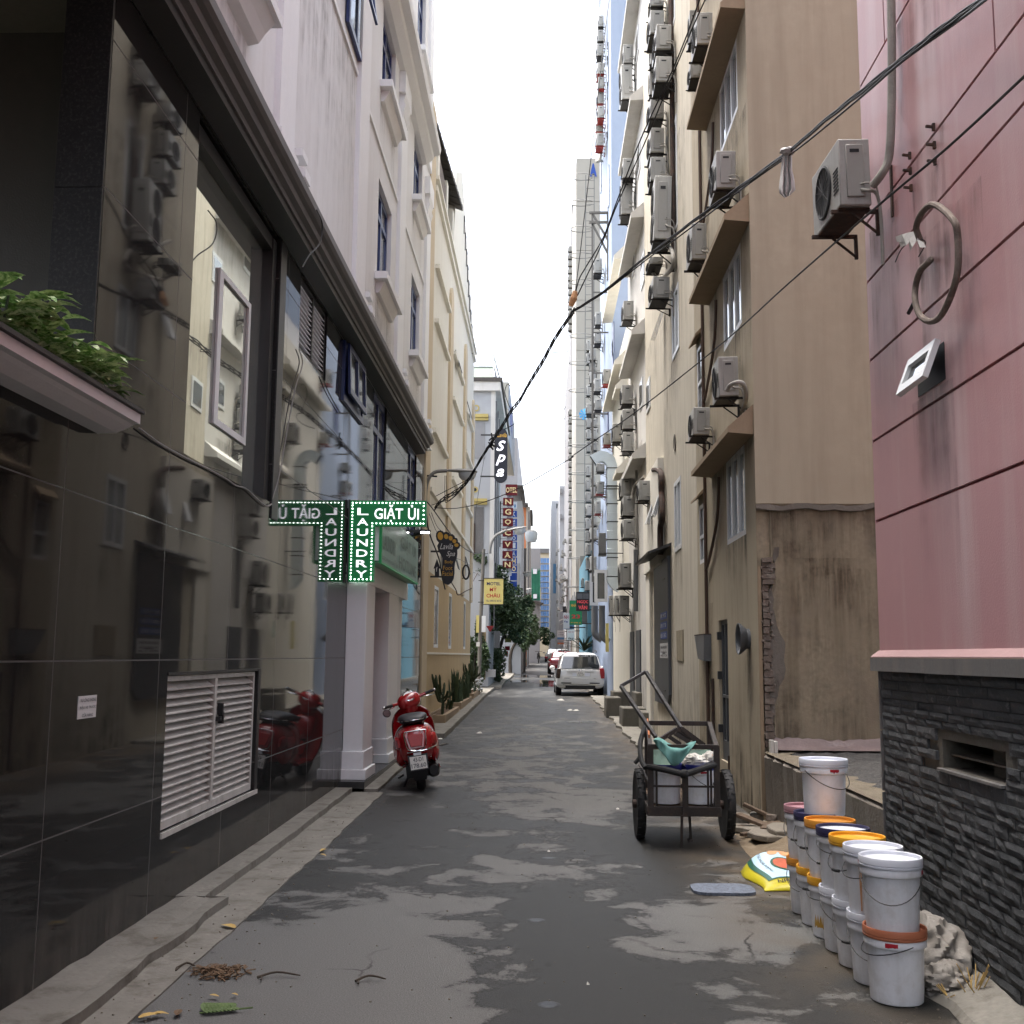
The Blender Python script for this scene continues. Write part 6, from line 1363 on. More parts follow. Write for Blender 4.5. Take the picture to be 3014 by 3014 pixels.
m = MB(); m.loft([[dq(*o_)+Vector((.0, .01, 0)), dq(*i_)+Vector((0, .01, 0)), dq(*i_)+Vector((0, wd-.01, 0)), dq(*o_)+Vector((0, wd-.01, 0))] for o_, i_ in (((446, 456), (504, 534)), ((452, 462), (510, 530)))]); m.build('duct_mouth', MT['black_plastic'], du)
m = MB(); P = [dq(600, 1605), dq(605, 1650), dq(650, 1710), dq(705, 1745)]; Q_ = [dq(700, 1605), dq(705, 1650), dq(708, 1700), dq(712, 1740)]
m.loft([[p, q, q+Vector((0, wd, 0)), p+Vector((0, wd, 0))] for p, q in zip(P, Q_)]); m.build('duct_boot', MT['duct'], du, smooth=True)
# open casements and fat grey pipes below
pb_ = thing('blue_low_wall', 'pale blue ground-floor wall with open casements', 'building', (2.0, 31, 0))
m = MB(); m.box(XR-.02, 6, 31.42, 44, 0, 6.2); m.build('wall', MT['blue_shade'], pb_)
def openw(c, x0, y0, x1, y1, Y, lbl=None):
    a = B(c, x0, y0, x1, y1, Y); f = .09; m = MB(); m.box(a[0], a[0]+f, Y, Y+.06, a[2], a[3]); m.box(a[1]-f, a[1], Y, Y+.06, a[2], a[3]); m.box(a[0]+f, a[1]-f, Y, Y+.06, a[2], a[2]+f); m.box(a[0]+f, a[1]-f, Y, Y+.06, a[3]-f, a[3]); w = m.build('open_casement', MT['white_frame'], pb_)
    m = MB(); m.box(a[0]+f*.6, a[1]-f*.6, Y+.025, Y+.035, a[2]+f*.6, a[3]-f*.6); m.build('pane', MT['pane'], w)
openw('P', 1205, -110, 1395, 345, 32); openw('P', 1140, -60, 1260, 395, 34)
for c, x0, y0, x1, y1, Y, l in (('P', 1165, 400, 1260, 850, 33.5, 'fat grey drain pipe with a bend, outer of two'), ('P', 1268, 395, 1362, 880, 32.2, 'fat grey drain pipe, inner of two by the casement')):
    a = B(c, x0, y0, x1, y1, Y); r = (a[1]-a[0])/2; xc = (a[0]+a[1])/2; m = MB()
    m.tube(spline([(xc, Y+r, a[3]), (xc, Y+r, (a[2]+a[3])/2), (xc, Y+r, a[2]+r*1.5), (xc+r*.8, Y+r, a[2]+r*.2), (xc+r*2.2, Y+r, a[2]-r*.7)], 5), r, 12); simple('drain_pipe', l, 'pipe', m, 'pipe_grey', (xc, Y, a[2]), 'fat grey pipes')
m = MB(); a = B('P', 1365, 650, 1410, 1055, 26.5); m.box(a[0], a[1], 26.5, 26.6, a[2], a[3]); simple('yellow_sign', 'narrow yellow upright panel on the white wall', 'sign', m, 'yellow_board', (a[0], 26.5, a[2]))
m = MB(); a = B('P', 1445, 650, 1510, 890, 24.5); m.box(a[0], a[1]-.1, 24.5, 24.6, a[2], a[3]); simple('green_sign', 'hanging dark green panel by the low aircon rack', 'sign', m, 'netting', (a[0], 24.5, a[2]))
# ================================================================ towers
bt = thing('blue_tower', 'tall pale blue tower above the white building', 'building', (2.05, 34, 0))
m = MB(); m.box(XR, 8, 31.5, 38.0, 6.2, 40); m.build('wall', MT['blue_wall'], bt)
m = MB()
for c, x, y0, y1 in (('C', 617, 545, 760), ('C', 612, 1180, 1290), ('C', 550, 1690, 1800), ('G', 615, 330, 400), ('G', 612, 600, 700), ('C', 625, 1860, 1932)):
    q = hx(c, x, y1, XR); p = hx(c, x, y0, XR); y_ = max(31.6, float(q[1])); m.box(XR-.03, XR, y_, y_+.35, float(q[2]), float(q[2])+1.3)
m.build('window_slit', MT['pane'], bt)
bc = [(520, 145, 570, 245), (514, 280, 570, 383), (508, 410, 570, 520), (510, 590, 576, 692), (515, 728, 576, 832), (510, 865, 572, 975), (515, 1000, 576, 1108), (500, 1122, 566, 1240), (500, 1260, 570, 1372)]
for i, (x0, y0, x1, y1) in enumerate(bc):
    ac('C', x0, y0, x1, y1, od[i]+' aircon from the top of the blue tower stack', 'aircon stack on the blue tower', brk='bracket_red' if i > 2 else 'bracket', gap=.12)
t = thing('pipe_bundle', 'bundle of white pipe ends below the blue tower stack', 'pipe', tuple(map(float, hx('C', 540, 1440, 1.9)))); m = MB()
for k in range(5): m.tube(spline([hx('C', 565, 1380, 2.0), hx('C', 550-k*9, 1430+k*12, 1.9), hx('C', 540-k*9, 1510+k*6, 1.85), hx('C', 560-k*8, 1530, 1.95)], 5), .035, 6)
m.build('pipes', MT['pipe_wrap'], t, smooth=True)
m = MB(); [m.tube([(XR-.06, 37+k*.2, 25.3), (XR-.06, 37+k*.2, 40)], .03, 6) for k in range(3)]; m.build('riser_pipe', MT['white_trim'], bt)
# second stack lower down: pale units on the same side, farther along
lowst = [('G', 478, 515, 556, 648), ('G', 490, 1025, 546, 1140), ('G', 483, 1208, 548, 1318), ('CC', 425, 490, 510, 645), ('CC', 432, 745, 520, 880), ('CC', 370, 115, 445, 250), ('CC', 370, 270, 440, 390), ('CC', 372, 400, 445, 545), ('CC', 330, 570, 375, 700), ('CC', 330, 805, 440, 930), ('CC', 330, 975, 380, 1105), ('CC', 395, 1000, 460, 1100), ('CC', 330, 1130, 380, 1245), ('CC', 398, 1120, 462, 1250), ('CC', 330, 1290, 375, 1410), ('CC', 395, 1300, 460, 1390), ('CC', 330, 0, 375, 130), ('CC', 330, 170, 375, 300),
         ('J', 405, 545, 440, 640), ('J', 402, 680, 440, 775), ('J', 402, 800, 450, 890), ('J', 405, 915, 465, 1020), ('J', 402, 1045, 450, 1145), ('J', 455, 1025, 505, 1115), ('J', 402, 1160, 440, 1265), ('J', 440, 1140, 505, 1245), ('J', 455, 640, 490, 730), ('J', 452, 750, 490, 840), ('J', 405, 1290, 445, 1390), ('J', 440, 1410, 500, 1540), ('J', 405, 1420, 440, 1530), ('J', 360, 1615, 400, 1700), ('J', 395, 1640, 440, 1730)]
for i, (c, x0, y0, x1, y1) in enumerate(lowst):
    ac(c, x0, y0, x1, y1, 'pale aircon unit in the crowded cluster between ladder tower and blue tower', 'crowded aircon cluster below the blue tower', gap=.12)
t = thing('steel_riser', 'rusty steel riser frame standing against the blue tower', 'frame', (1.7, 41, 0)); m = MB()
p0, p1 = hx('G', 462, 90, 1.55), hy('J', 430, 1650, hx('G', 462, 90, 1.55)[1]); xx, yy = float(p0[0]), float(p0[1])
m.bar((xx, yy, float(p1[2])), (xx, yy, float(p0[2])), .06)
for y in (85, 175): q = hy('G', 462, y, yy); m.bar((xx-.1, yy, q[2]), (XR+.1, yy, q[2]), .07)
q = hy('G', 475, 190, yy); m.bar((xx, yy, q[2]), (XR, yy, q[2]-1.0), .06); q2 = hy('G', 475, 90, yy); m.bar((xx, yy, q2[2]), (XR, yy, q2[2]-.9), .06); m.bar((XR, yy, q2[2]), (XR, yy, q2[2]-2.2), .08)
for k in range(8): z = float(p1[2])+(float(p0[2])-float(p1[2]))*k/9; m.bar((xx, yy, z), (XR+.05, yy, z), .04)
m.build('frame', MT['pole'], t)
# cream tower with caged ladder
YT = 56.0
ct = thing('cream_tower', 'tall cream tower with faint panel joints behind the caged ladder', 'building', (2, YT, 0))
a = B('C', 310, 1495, 560, 1932, YT); m = MB(); xl = a[0]; zt = a[3]
zj = [1.2]+[float(hy('J', 300, y, YT)[2]) for y in (1258, 1085, 900, 715, 530, 355, 170)]+[float(hy('CC', 250, y, YT)[2]) for y in (610, 385, 130)]
z = zj[-1]
while z < zt-2.5: z += 2.75; zj.append(z)
zj.append(zt)
for z0, z1 in zip(zj, zj[1:]): m.box(xl, xl+9, YT, YT+8, z0, z1-.03)
m.box(xl+.03, xl+8.9, YT+.03, YT+7.9, 0, zt-.1); m.build('wall', MT['tower_cream'], ct)
m = MB(); a2 = B('C', 438, 1545, 505, 1670, YT-.1); w = a2[1]-a2[0]; h = a2[3]-a2[2]
o = text('A', MT['blue_board'], (a2[0], YT-.06, a2[2]), (w, 0, 0), (0, 0, h), name='letter', parent=ct, bold=.06, ext=0.0)
m = MB(); m.box(a2[0]+w*.2, a2[1]-w*.2, YT-.05, YT, a2[2]+h*.2, a2[2]+h*.3); m.build('letter_bracket', MT['tower_grey'], ct)
t = thing('caged_ladder', 'grey steel ladder with round safety hoops up the cream tower', 'ladder', tuple(map(float, hy('J', 385, 1700, YT-.6)))); m = MB()
YL_ = YT-1.0
top, bot = hy('C', 400, 1660, YL_), hy('J', 385, 1700, YL_); zc = float(bot[2])
def lx(z): f = (z-bot[2])/(top[2]-bot[2]); return float(bot[0]+(top[0]-bot[0])*f)
m.bar((lx(bot[2])+.0, YL_, bot[2]), (lx(top[2]), YL_, top[2]), .05); m.bar((lx(bot[2])+.45, YL_, bot[2]), (lx(top[2])+.45, YL_, top[2]), .05)
z = zc
while z < top[2]: m.bar((lx(z), YL_, z), (lx(z)+.45, YL_, z), .025); z += .45
m.build('rails', MT['lamp_grey'], t)
z = zc
while z < top[2]:
    m = MB(); c_ = Vector((lx(z)-.22, YL_-.1, z)); m.tube([c_+Vector((.62*math.cos(q), .42*math.sin(q), 0)) for q in np.linspace(.15*PI, 1.85*PI, 15)], .022, 5); z += 1.45; m.build('safety_hoop', MT['lamp_grey'], t)
p = Vector(hy('CC', 303, 940, YL_-.6)); t = thing('blue_fan_rotor', 'bright blue star-shaped spinner caught on the ladder cage', 'spinner', tuple(p)); m = MB()
for k in range(9): q = 2*PI*k/9; m.prism([p, p+Vector((.30*math.cos(q), 0, .30*math.sin(q))), p+Vector((.28*math.cos(q+.45), .05, .28*math.sin(q+.45)))], (0, .03, 0))
m.build('blades', MT['aqua'], t)
# grey tower with the long aircon column
gt = thing('grey_tower', 'grey rendered tower with one long column of aircon units', 'building', (2, 75, 0))
m = MB(); m.box(XR, 10, 72, 82, 0, float(hx('G', 250, 365, XR)[2])+.0); m.box(XR, 10, 82.01, 100, 0, float(hx('G', 205, 945, XR)[2])-9); m.build('wall', MT['tower_grey'], gt)
rows = [('G', y) for y in (375, 420, 470, 520, 570, 628, 690, 768, 850)]
n_ = 0
ys_native = [600+ (400+i*68)/3.22 for i in range(0, 12)]+[1200+y/3.22 for y in (15, 95, 165, 235, 300, 375, 440, 510, 575, 640, 705, 775, 835, 900, 960, 1030, 1090, 1155, 1230, 1300, 1370)]
lab_o = 'aircon unit in the long column on the grey tower'
for i, yn in enumerate(ys_native):
    x = 1672+ (yn-720)*.004
    ac('n', x, yn, x+12, yn+15.5, lab_o, 'aircon column on the grey tower', gap=.2, Lf=.8)
m = MB(); m.tube([(XR-.04, 73, 3), (XR-.04, 73, 33)], .05, 6); m.build('pipe', MT['pipe_grey'], gt)
m = MB(); [m.bar(hx('H', x, y, 1.6), hx('H', x+dx, y+dy, 1.6), .05) for x, y, dx, dy in ((1685, 1440, 70, 0), (1685, 1440, 0, 95), (1685, 1535, 70, 0), (1735, 690, 20, 40), (1735, 690, -2, 60), (1735, 1005, 20, -50), (1730, 1160, 22, -60), (1715, 780, 40, 10))]; m.build('wall_bracket', MT['lamp_grey'], gt)
# remaining far row
fw = thing('far_white_block', 'far white block with a top window, beyond the grey tower', 'building', (1.3, 130, 0))
Yf = 135.0; a = B('I', 1055, 480, 1150, 1900, Yf); m = MB(); m.box(a[0], 12, Yf, Yf+40, 0, a[3]); m.build('wall', MT['far_white'], fw)
m = MB(); wallbox(m, 'I', 1110, 512, 1140, 565, Yf, -.1, -.01); m.build('window', MT['pane'], fw)
fb = thing('far_pale_block', 'far pale block hung with small units, next to the grey tower', 'building', (1.6, 105, 0))
Yg = 104.0; a = B('I', 1150, 310, 1215, 1900, Yg); m = MB(); m.box(a[0], 12, Yg, Yg+26, 0, a[3]); m.build('wall', MT['far_white'], fb)
m = MB(); wallbox(m, 'I', 1150, 345, 1180, 400, Yg, -.2, -.01); wallbox(m, 'I', 1152, 640, 1175, 690, Yg, -.6, -.01); m.build('balcony', MT['tower_grey'], fb)
R = random.Random(8)
for i in range(34):
    xn = R.choice((1108, 1128, 1150, 1172, 1190)); yn = 880+R.uniform(0, 900); xi = xn+R.uniform(-9, 9)
    Y = Yg-.1 if xi > 1150 else 118
    ac('I', xi, yn, xi+R.uniform(18, 30), yn+R.uniform(26, 40), 'tiny far aircon unit among the cluttered pale blocks', 'tiny aircon units on the far pale blocks', gap=.1+R.uniform(0, .5), Lf=.7)
t = thing('cluttered_block', 'far greyish block crowded with brackets and awnings', 'building', (1.8, 88, 0)); a = B('I', 1150, 1150, 1215, 1900, 86); m = MB(); m.box(2.0, 9, 83, 103, 0, a[3]); m.build('wall', MT['tower_grey'], t)
m = MB()
for k in range(26):
    y = R.uniform(84, 102); z = R.uniform(1.5, a[3]); m.prism([(2.0, y, z), (1.5, y, z-.2), (1.5, y, z-.16), (2.0, y, z+.05)], (0, R.uniform(.8, 2), 0))
m.build('awning', MT['grey_white'], t)
m = MB(); wallbox(m, 'I', 1075, 1195, 1112, 1530, 130, 0, .3); t = simple('blue_banner', 'pale blue vertical banner far down the alley', 'banner', m, 'sky_board', tuple(map(float, hy('I', 1075, 1530, 130))))
# low shops on that side behind the cars
sh_ = thing('low_shop_row', 'low light-blue shop front beyond the parked white car', 'building', (2, 46, 0))
m = MB(); m.box(1.85, 7, 44.02, 54, 0, 5.8); m.build('wall', MT['cyan_wall'], sh_)
m = MB(); a = B('P', 1055, 570, 1110, 680, 43.9); m.box(1.6, 1.86, 44.5, 45.5, 2.9, 3.5); m.build('awning', MT['cornice'], sh_)
s2 = thing('plank_building', 'low weathered building with brown shutters before the light-blue shop', 'building', (2, 60, 0)); m = MB(); m.box(1.9, 8, 54.05, 71.9, 0, 6.5); m.build('wall', MT['grey_plaster'], s2)
m = MB(); [m.box(1.86, 1.9, 55+k*2, 56.2+k*2, .6, 3.4) for k in range(8)]; m.build('shutter', MT['wood'], s2)
m = MB()
for k in range(14): m.box(1.7, 1.9, 55+k*1.1, 55.6+k*1.1, 3.8+.3*(k % 3), 4.3+.3*(k % 3))
m.build('clutter_boxes', MT['tower_grey'], s2)
# shop signs hung over the alley
def hsign(name, lbl, c, x0, y0, x1, y1, Y, mat, lines=(), brk=True, th=.12):
    a = B(c, x0, y0, x1, y1, Y); t = thing(name, lbl, 'sign', (a[0], Y, a[2])); m = MB(); m.box(a[0], a[1], Y, Y+th, a[2], a[3]); m.build('board', MT[mat], t)
    if brk: m = MB(); m.bar((a[1]-.05, Y+th/2, a[3]-.05), (2.1, Y+th/2, a[3]-.05), .04); m.bar((a[1]-.05, Y+th/2, a[2]+.05), (2.1, Y+th/2, a[2]+.05), .04); m.build('bracket', MT['dark_metal'], t)
    w, h = a[1]-a[0], a[3]-a[2]
    for s, mt, fx_, fw_, fz, fh in lines: text(s, MT[mt], (a[0]+w*fx_, Y-.004, a[2]+h*fz), (w*fw_, 0, 0), (0, 0, h*fh), parent=t, bold=.02)
    return t, a
MT['led_red'] = pm('red_led_letters', (.55, .06, .07), .5, var=.1, bump=0, emit=.04)
t, a = hsign('led_sign', 'black LED sign with red letters NGỌC VÂN', 'P', 945, 203, 1137, 478, 38, 'black_plastic', (('NGỌC', 'led_red', .1, .8, .37, .2), ('VÂN', 'led_red', .18, .64, .09, .24)))
m = MB(); w, h = a[1]-a[0], a[3]-a[2]; m.box(a[0]+w*.08, a[0]+w*.48, 37.98, 37.999, a[2]+h*.64, a[2]+h*.92); m.box(a[0]+w*.52, a[0]+w*.94, 37.98, 37.999, a[2]+h*.64, a[2]+h*.92); m.build('dark_panel', MT['door_grey'], t)
t, a = hsign('green_sign', 'green board with red number 23 hung below the black LED sign', 'P', 852, 325, 1028, 672, 41, 'green_board', (('NHÀ', 'gold', .12, .4, .74, .14), ('23', 'ink_red', .16, .68, .26, .16), ('ĐT 0905 23', 'gold', .1, .8, .06, .05)))
t, a = hsign('white_blue_sign', 'small white and pale blue shop sign with red letters', 'P', 765, 505, 852, 725, 46, 'white_board', (('NH', 'ink_red', .12, .7, .62, .24), ('Đẹp', 'blue_board', .15, .6, .36, .16)))
m = MB(); a2 = B('P', 765, 655, 920, 735, 46.3); m.box(a2[0], a2[1], 46.3, 46.4, a2[2], a2[3]); m.build('blue_panel', MT['sky_board'], t); m = MB(); a3 = B('P', 805, 695, 895, 715, 46.29); m.box(a3[0], a3[1], 46.28, 46.299, a3[2], a3[3]); m.build('dark_stripe', MT['navy'], t)
t, a = hsign('striped_sign', 'pale striped shop sign with an orange foot, far past the cars', 'P', 678, 752, 775, 905, 66, 'paper', (('TIỆM', 'ink_grey', .15, .7, .74, .12), ('CƠM', 'ink_grey', .15, .7, .54, .12)))
m = MB(); a2 = B('P', 678, 850, 775, 880, 65.95); m.box(a2[0], a2[1], 65.94, 65.99, a2[2], a2[3]); m.build('teal_stripe', MT['sky_board'], t); m = MB(); a2 = B('P', 680, 895, 770, 925, 65.95); m.box(a2[0], a2[1], 65.94, 66.1, a2[2]-.1, a2[3]-.12); m.build('orange_foot', MT['orange_wall'], t)
t, a = hsign('grey_shop_sign', 'greyish shop sign with red heading beside the brown shutters', 'P', 818, 742, 922, 890, 53, 'paper', (('SỬA XE', 'ink_red', .15, .7, .74, .13), ('HONDA'[:0]+'RỬA XE', 'ink', .1, .8, .1, .18)))
m = MB(); wallbox(m, 'P', 755, 408, 803, 495, 60, 0, .2); simple('black_box_sign', 'small black box sign under the far aircon clutter', 'sign', m, 'black_plastic', tuple(map(float, hy('P', 755, 495, 60))))
t = thing('potted_palm', 'spiky green potted plant showing above the white car roof', 'plant', tuple(map(float, hy('P', 1060, 1030, 46.5)))); m = MB(); p = Vector(hy('P', 1060, 1045, 43.5))
for k in range(26): q = random.uniform(0, 2*PI); leaf(m, p, (math.cos(q), math.sin(q)*.5, random.uniform(.3, 1.2)), random.uniform(.7, 1.1), .09, .7)
m.build('fronds', MT['snake'], t); m = MB(); m.lathe([(.16, -1.1), (.22, -.3), (.2, -.3)], p, 12); m.build('pot', MT['terracotta'], t)
# wall-hung far utility: motorbikes row at the far kerb
for i, dx in enumerate((0, .5, 1.0, 1.6)):
    q = hg('Y', 1075, 1590); x, y = float(q[0])+dx*.55-.1, float(q[1])-6*i; z = gz(y)
    t = thing('parked_motorbike', ('dark motorbike nearest the low bush, far down the alley', 'dark far motorbike with a white top box', 'far motorbike partly hidden in the parked row', 'far motorbike nearest the middle of the alley')[i], 'motorbike', (x, y, z), 'motorbikes parked far away')
    for yy in (-.55, .6): m = MB(); m.lathe([(.20, -.05), (.28, -.05), (.28, .05), (.20, .05)], (x, y+yy, z+.28), 16, Matrix(((0, 0, 1), (0, 1, 0), (-1, 0, 0))), close=False); m.build('wheel', MT['tyre'], t)
    m = MB(); m.loft([[(x+w*math.cos(q_), y+yy, z+zc+h*math.sin(q_)) for q_ in np.linspace(0, 2*PI, 10, endpoint=False)] for yy, zc, w, h in ((-.75, .75, .06, .06), (-.5, .68, .14, .14), (0, .5, .16, .18), (.35, .62, .13, .22), (.55, .85, .1, .12))]); m.build('body', MT['dark_metal' if i != 2 else 'scooter_red'], t, smooth=True)
    m = MB(); m.box(x-.13, x+.13, y-.65, y+.1, z+.76, z+.86); m.build('seat', MT['seat'], t)
    m = MB(); m.bar((x-.33, y+.45, z+1.05), (x+.33, y+.45, z+1.05), .035); m.bar((x, y+.55, z+.5), (x, y+.42, z+1.05), .05); m.build('handlebar', MT['dark_metal'], t)
    if i == 1: m = MB(); m.box(x-.18, x+.18, y-.9, y-.55, z+.92, z+1.2); m.build('top_box', MT['white_board'], t)

for l, (x1, y0, y1, z1) in (('tall grey far building past the netting on the motel side', (-2.6, 111, 150, 24)), ('farthest lower building past the netting on the motel side', (-2.9, 151, 196, 18))):  # unseen blocks, added to keep sky light off the far walls opposite
    t = thing('unseen_shading_block', l, 'building', (x1, y0, 0)); m = MB(); m.box(-14, x1, y0, y1, 0, z1); m.build('wall', MT['tower_grey'], t)
# ================================================================ cars
def ring(w, z0, z1, y, n=24, e=5.0, x=0.0):
    out = []; zc, h = (z0+z1)/2, (z1-z0)/2
    for k in range(n):
        a = 2*PI*k/n+PI/n; c, s = math.cos(a), math.sin(a)
        out.append((x+w*math.copysign(abs(c)**(2/e), c), y, zc+h*math.copysign(abs(s)**(2/e), s)))
    return out
def car(name, lbl, loc, sc, paint, kind='wagon', yaw=0.0, plate=None):
    t = thing(name, lbl, 'car', loc, 'cars parked along the alley'); t.rotation_euler.z = yaw; ORG[t.name] = Vector((0, 0, 0))
    t.scale = (sc, sc, sc); Wd = .90
    wag = kind == 'wagon'
    prof = [(0, .86, .34, .80), (.03, .89, .30, .98), (.18, .905, .26, 1.03), (.8, .91, .24, 1.03), (2.2, .91, .22, 1.01), (3.5, .90, .24, .98), (4.2, .86, .28, .88), (4.5, .70, .36, .74)] if wag else \
           [(0, .80, .38, .84), (.06, .86, .33, .95), (.3, .88, .28, .99), (1.0, .89, .24, .98), (2.4, .89, .22, .96), (3.6, .87, .24, .9), (4.2, .80, .28, .80), (4.4, .62, .36, .68)]
    m = MB(); m.loft([ring(w, z0, z1, y, 28, 5.5) for y, w, z0, z1 in prof]); m.build('body', MT[paint], t, smooth=True, ang=60)
    cab = [(.10, .80, .95, 1.04, ), (.22, .76, .95, 1.30), (.42, .70, .95, 1.57), (.7, .685, .95, 1.635), (2.2, .69, .95, 1.64), (2.6, .70, .95, 1.58), (3.3, .78, .94, 1.02)] if wag else \
          [(.75, .72, .90, .98), (1.15, .66, .9, 1.28), (1.5, .62, .9, 1.42), (2.4, .62, .9, 1.43), (2.75, .64, .9, 1.37), (3.45, .74, .9, .95)]
    m = MB(); m.loft([ring(w, z0, z1, y, 28, 4.2) for y, w, z0, z1 in cab]); m.build('cabin', MT[paint], t, smooth=True, ang=60)
    m = MB()
    if wag:
        f = lambda x, y, z: (x, y, z)
        m.loft([[(-.70, .065, 1.03), (.70, .065, 1.03), (.70, .085, 1.03), (-.70, .085, 1.03)], [(-.715, .13, 1.16), (.715, .13, 1.16), (.715, .15, 1.16), (-.715, .15, 1.16)], [(-.64, .29, 1.47), (.64, .29, 1.47), (.64, .31, 1.47), (-.64, .31, 1.47)], [(-.585, .345, 1.535), (.585, .345, 1.535), (.585, .365, 1.535), (-.585, .365, 1.535)]])
    else:
        m.loft([[(-.60, .83, 1.05), (.60, .83, 1.05), (.60, .85, 1.05), (-.60, .85, 1.05)], [(-.52, 1.21, 1.345), (.52, 1.21, 1.345), (.52, 1.23, 1.345), (-.52, 1.23, 1.345)]])
    m.build('rear_window', MT['car_glass'], t)
    m = MB()
    for s in (-1, 1):
        if wag: m.add([(s*.812, .55, 1.03), (s*.80, 2.95, 1.02), (s*.715, 2.45, 1.5), (s*.712, .72, 1.5)], [(0, 1, 2, 3)])
        else: m.add([(s*.755, 1.2, 1.0), (s*.76, 3.1, .98), (s*.66, 2.6, 1.36), (s*.655, 1.5, 1.36)], [(0, 1, 2, 3)])
    m.build('side_window', MT['car_glass'], t)
    for s in (-1, 1):
        m = MB()
        if wag: m.loft([[(s*.77, -.035, .66), (s*.90, .02, .66), (s*.925, .22, .68), (s*.80, .26, .68)], [(s*.74, -.045, .84), (s*.905, .01, .84), (s*.93, .28, .88), (s*.74, .24, .88)], [(s*.72, -.02, 1.03), (s*.87, .04, 1.04), (s*.92, .34, 1.03), (s*.74, .3, 1.03)]])
        else: m.loft([[(s*.60, -.01, .70), (s*.86, .09, .70), (s*.86, .3, .70), (s*.6, .2, .70)], [(s*.58, .02, .86), (s*.86, .1, .88), (s*.86, .32, .88), (s*.58, .2, .86)]])
        tl_ = m.build('taillight', MT['lamp_dark' if (wag and s < 0) else 'lamp_red'], t, bev=.01)
        m = MB(); m.box(min(s*.76, s*.87), max(s*.76, s*.87), .0, .05, .74, .78); m.build('reverse_lens', MT['white_board'], tl_)
        m = MB(); m.ball((s*1.0, 2.75, 1.02), (.11, .07, .09), 10, 6); m.build('door_mirror', MT[paint], t, smooth=True)
        for y in (.85, 3.55):
            Mx = Matrix(((0, 0, 1), (0, 1, 0), (-1, 0, 0))); m = MB(); m.lathe([(.19, -.10), (.30, -.11), (.325, -.08), (.325, .08), (.30, .11), (.19, .10)], (s*.80, y, .325), 28, Mx); w = m.build('wheel', MT['tyre'], t, smooth=True)
            m = MB(); m.lathe([(.05, .12), (.19, .112), (.2, .10), (.03, .09)], (s*.80, y, .325), 20, Matrix(((0, 0, s), (0, 1, 0), (-s, 0, 0)))); m.build('rim', MT['chrome'], w)
    m = MB(); m.box(-.60, .60, .02, .10, .26, .40); m.build('underbody', MT['black_plastic'], t)
    if wag:
        m = MB(); m.loft([ring(.885, .40, .66, y, 24, 4) for y in (-.05, -.02, .12, .3)]); m.build('bumper', MT[paint], t, smooth=True, ang=50)
        m = MB(); m.box(-.66, .66, -.075, -.04, .43, .455); m.build('chrome_strip', MT['chrome'], t)
        m = MB(); m.box(-.72, -.34, -.07, -.03, .475, .51); m.box(.34, .72, -.07, -.03, .475, .51); m.box(-.56, .56, -.045, .02, .30, .40); m.build('black_insert', MT['black_plastic'], t)
        m = MB(); m.box(-.30, .36, -.005, .03, .74, .86); m.build('plate_recess', MT['lid_white'], t, bev=.01)
        m = MB(); m.box(-.14, .16, -.02, -.006, .745, .905); o = m.build('number_plate', MT['plate'], t)
        text('43A', MT['ink'], (-.10, -.021, .832), (.2, 0, 0), (0, 0, .055), parent=o); text('145.27', MT['ink'], (-.11, -.021, .76), (.24, 0, 0), (0, 0, .055), parent=o)
        m = MB(); m.box(-.5, .5, -.005, .02, .905, .918); m.build('handle_strip', MT['chrome'], t)
        m = MB(); m.lathe([(.06, 0), (.06, .012), (.04, .014), (.02, .006)], (0, .03, .975), 14, Matrix(((1, 0, 0), (0, 0, -1), (0, .6, 0)))); m.build('round_badge', MT['chrome'], t)
        m = MB(); m.box(-.60, -.40, -.006, .01, .655, .675); m.box(.5, .58, -.006, .01, .66, .68); m.build('model_lettering', MT['chrome'], t)
        for s in (-1, 1): m = MB(); m.tube(spline([(s*.62, .5, 1.62), (s*.63, .6, 1.70), (s*.63, 1.6, 1.71), (s*.62, 2.1, 1.64)], 5), .018, 6); m.build('roof_rail', MT['dark_metal'], t)
        m = MB(); m.box(-.12, .14, .38, .42, 1.60, 1.615); m.build('brake_light', MT['lamp_red'], t)
        m = MB(); m.bar((.02, .285, 1.06), (-.25, .12, 1.10), .012); m.build('wiper', MT['black_plastic'], t)
    else:
        m = MB(); m.box(-.2, .2, -.02, .02, .62, .74); m.build('number_plate', MT['plate'], t)
    return t
def place_car(c, x0, y0, x1, y1, wid):
    """ground position and size from the wheel contact line"""
    p, q = hg(c, x0, y0), hg(c, x1, y1); mid = (p+q)/2; return mid, float(np.linalg.norm(q-p))/wid
cp, cs_ = place_car('L', 240, 552, 632, 552, 1.86)
cp[2] = gz(cp[1]+.6)
car('white_car', 'white estate car parked tight along the pale blue wall', (float(cp[0]), float(cp[1]), float(cp[2])), cs_, 'car_white', yaw=.01)
rc = hg('P', 545, 1372); rs = .93
car('red_car', 'dark red saloon parked in front of the white estate car', (float(rc[0])+.9*rs, float(rc[1]), float(rc[2])), rs, 'red_paint', kind='saloon')
Yc_ = 84.0; q = hy('P', 612, 1060, Yc_); car('pale_car', 'pale silver car just beyond the red saloon', (float(q[0])+.85, Yc_, gz(Yc_)), .95, 'car_white', kind='saloon')
Yc_ = 104.0; q = hy('P', 505, 1100, Yc_); car('far_white_car', 'farthest white car, standing nearer the middle of the alley', (float(q[0])+.8, Yc_, gz(Yc_)), .9, 'car_white', kind='saloon')
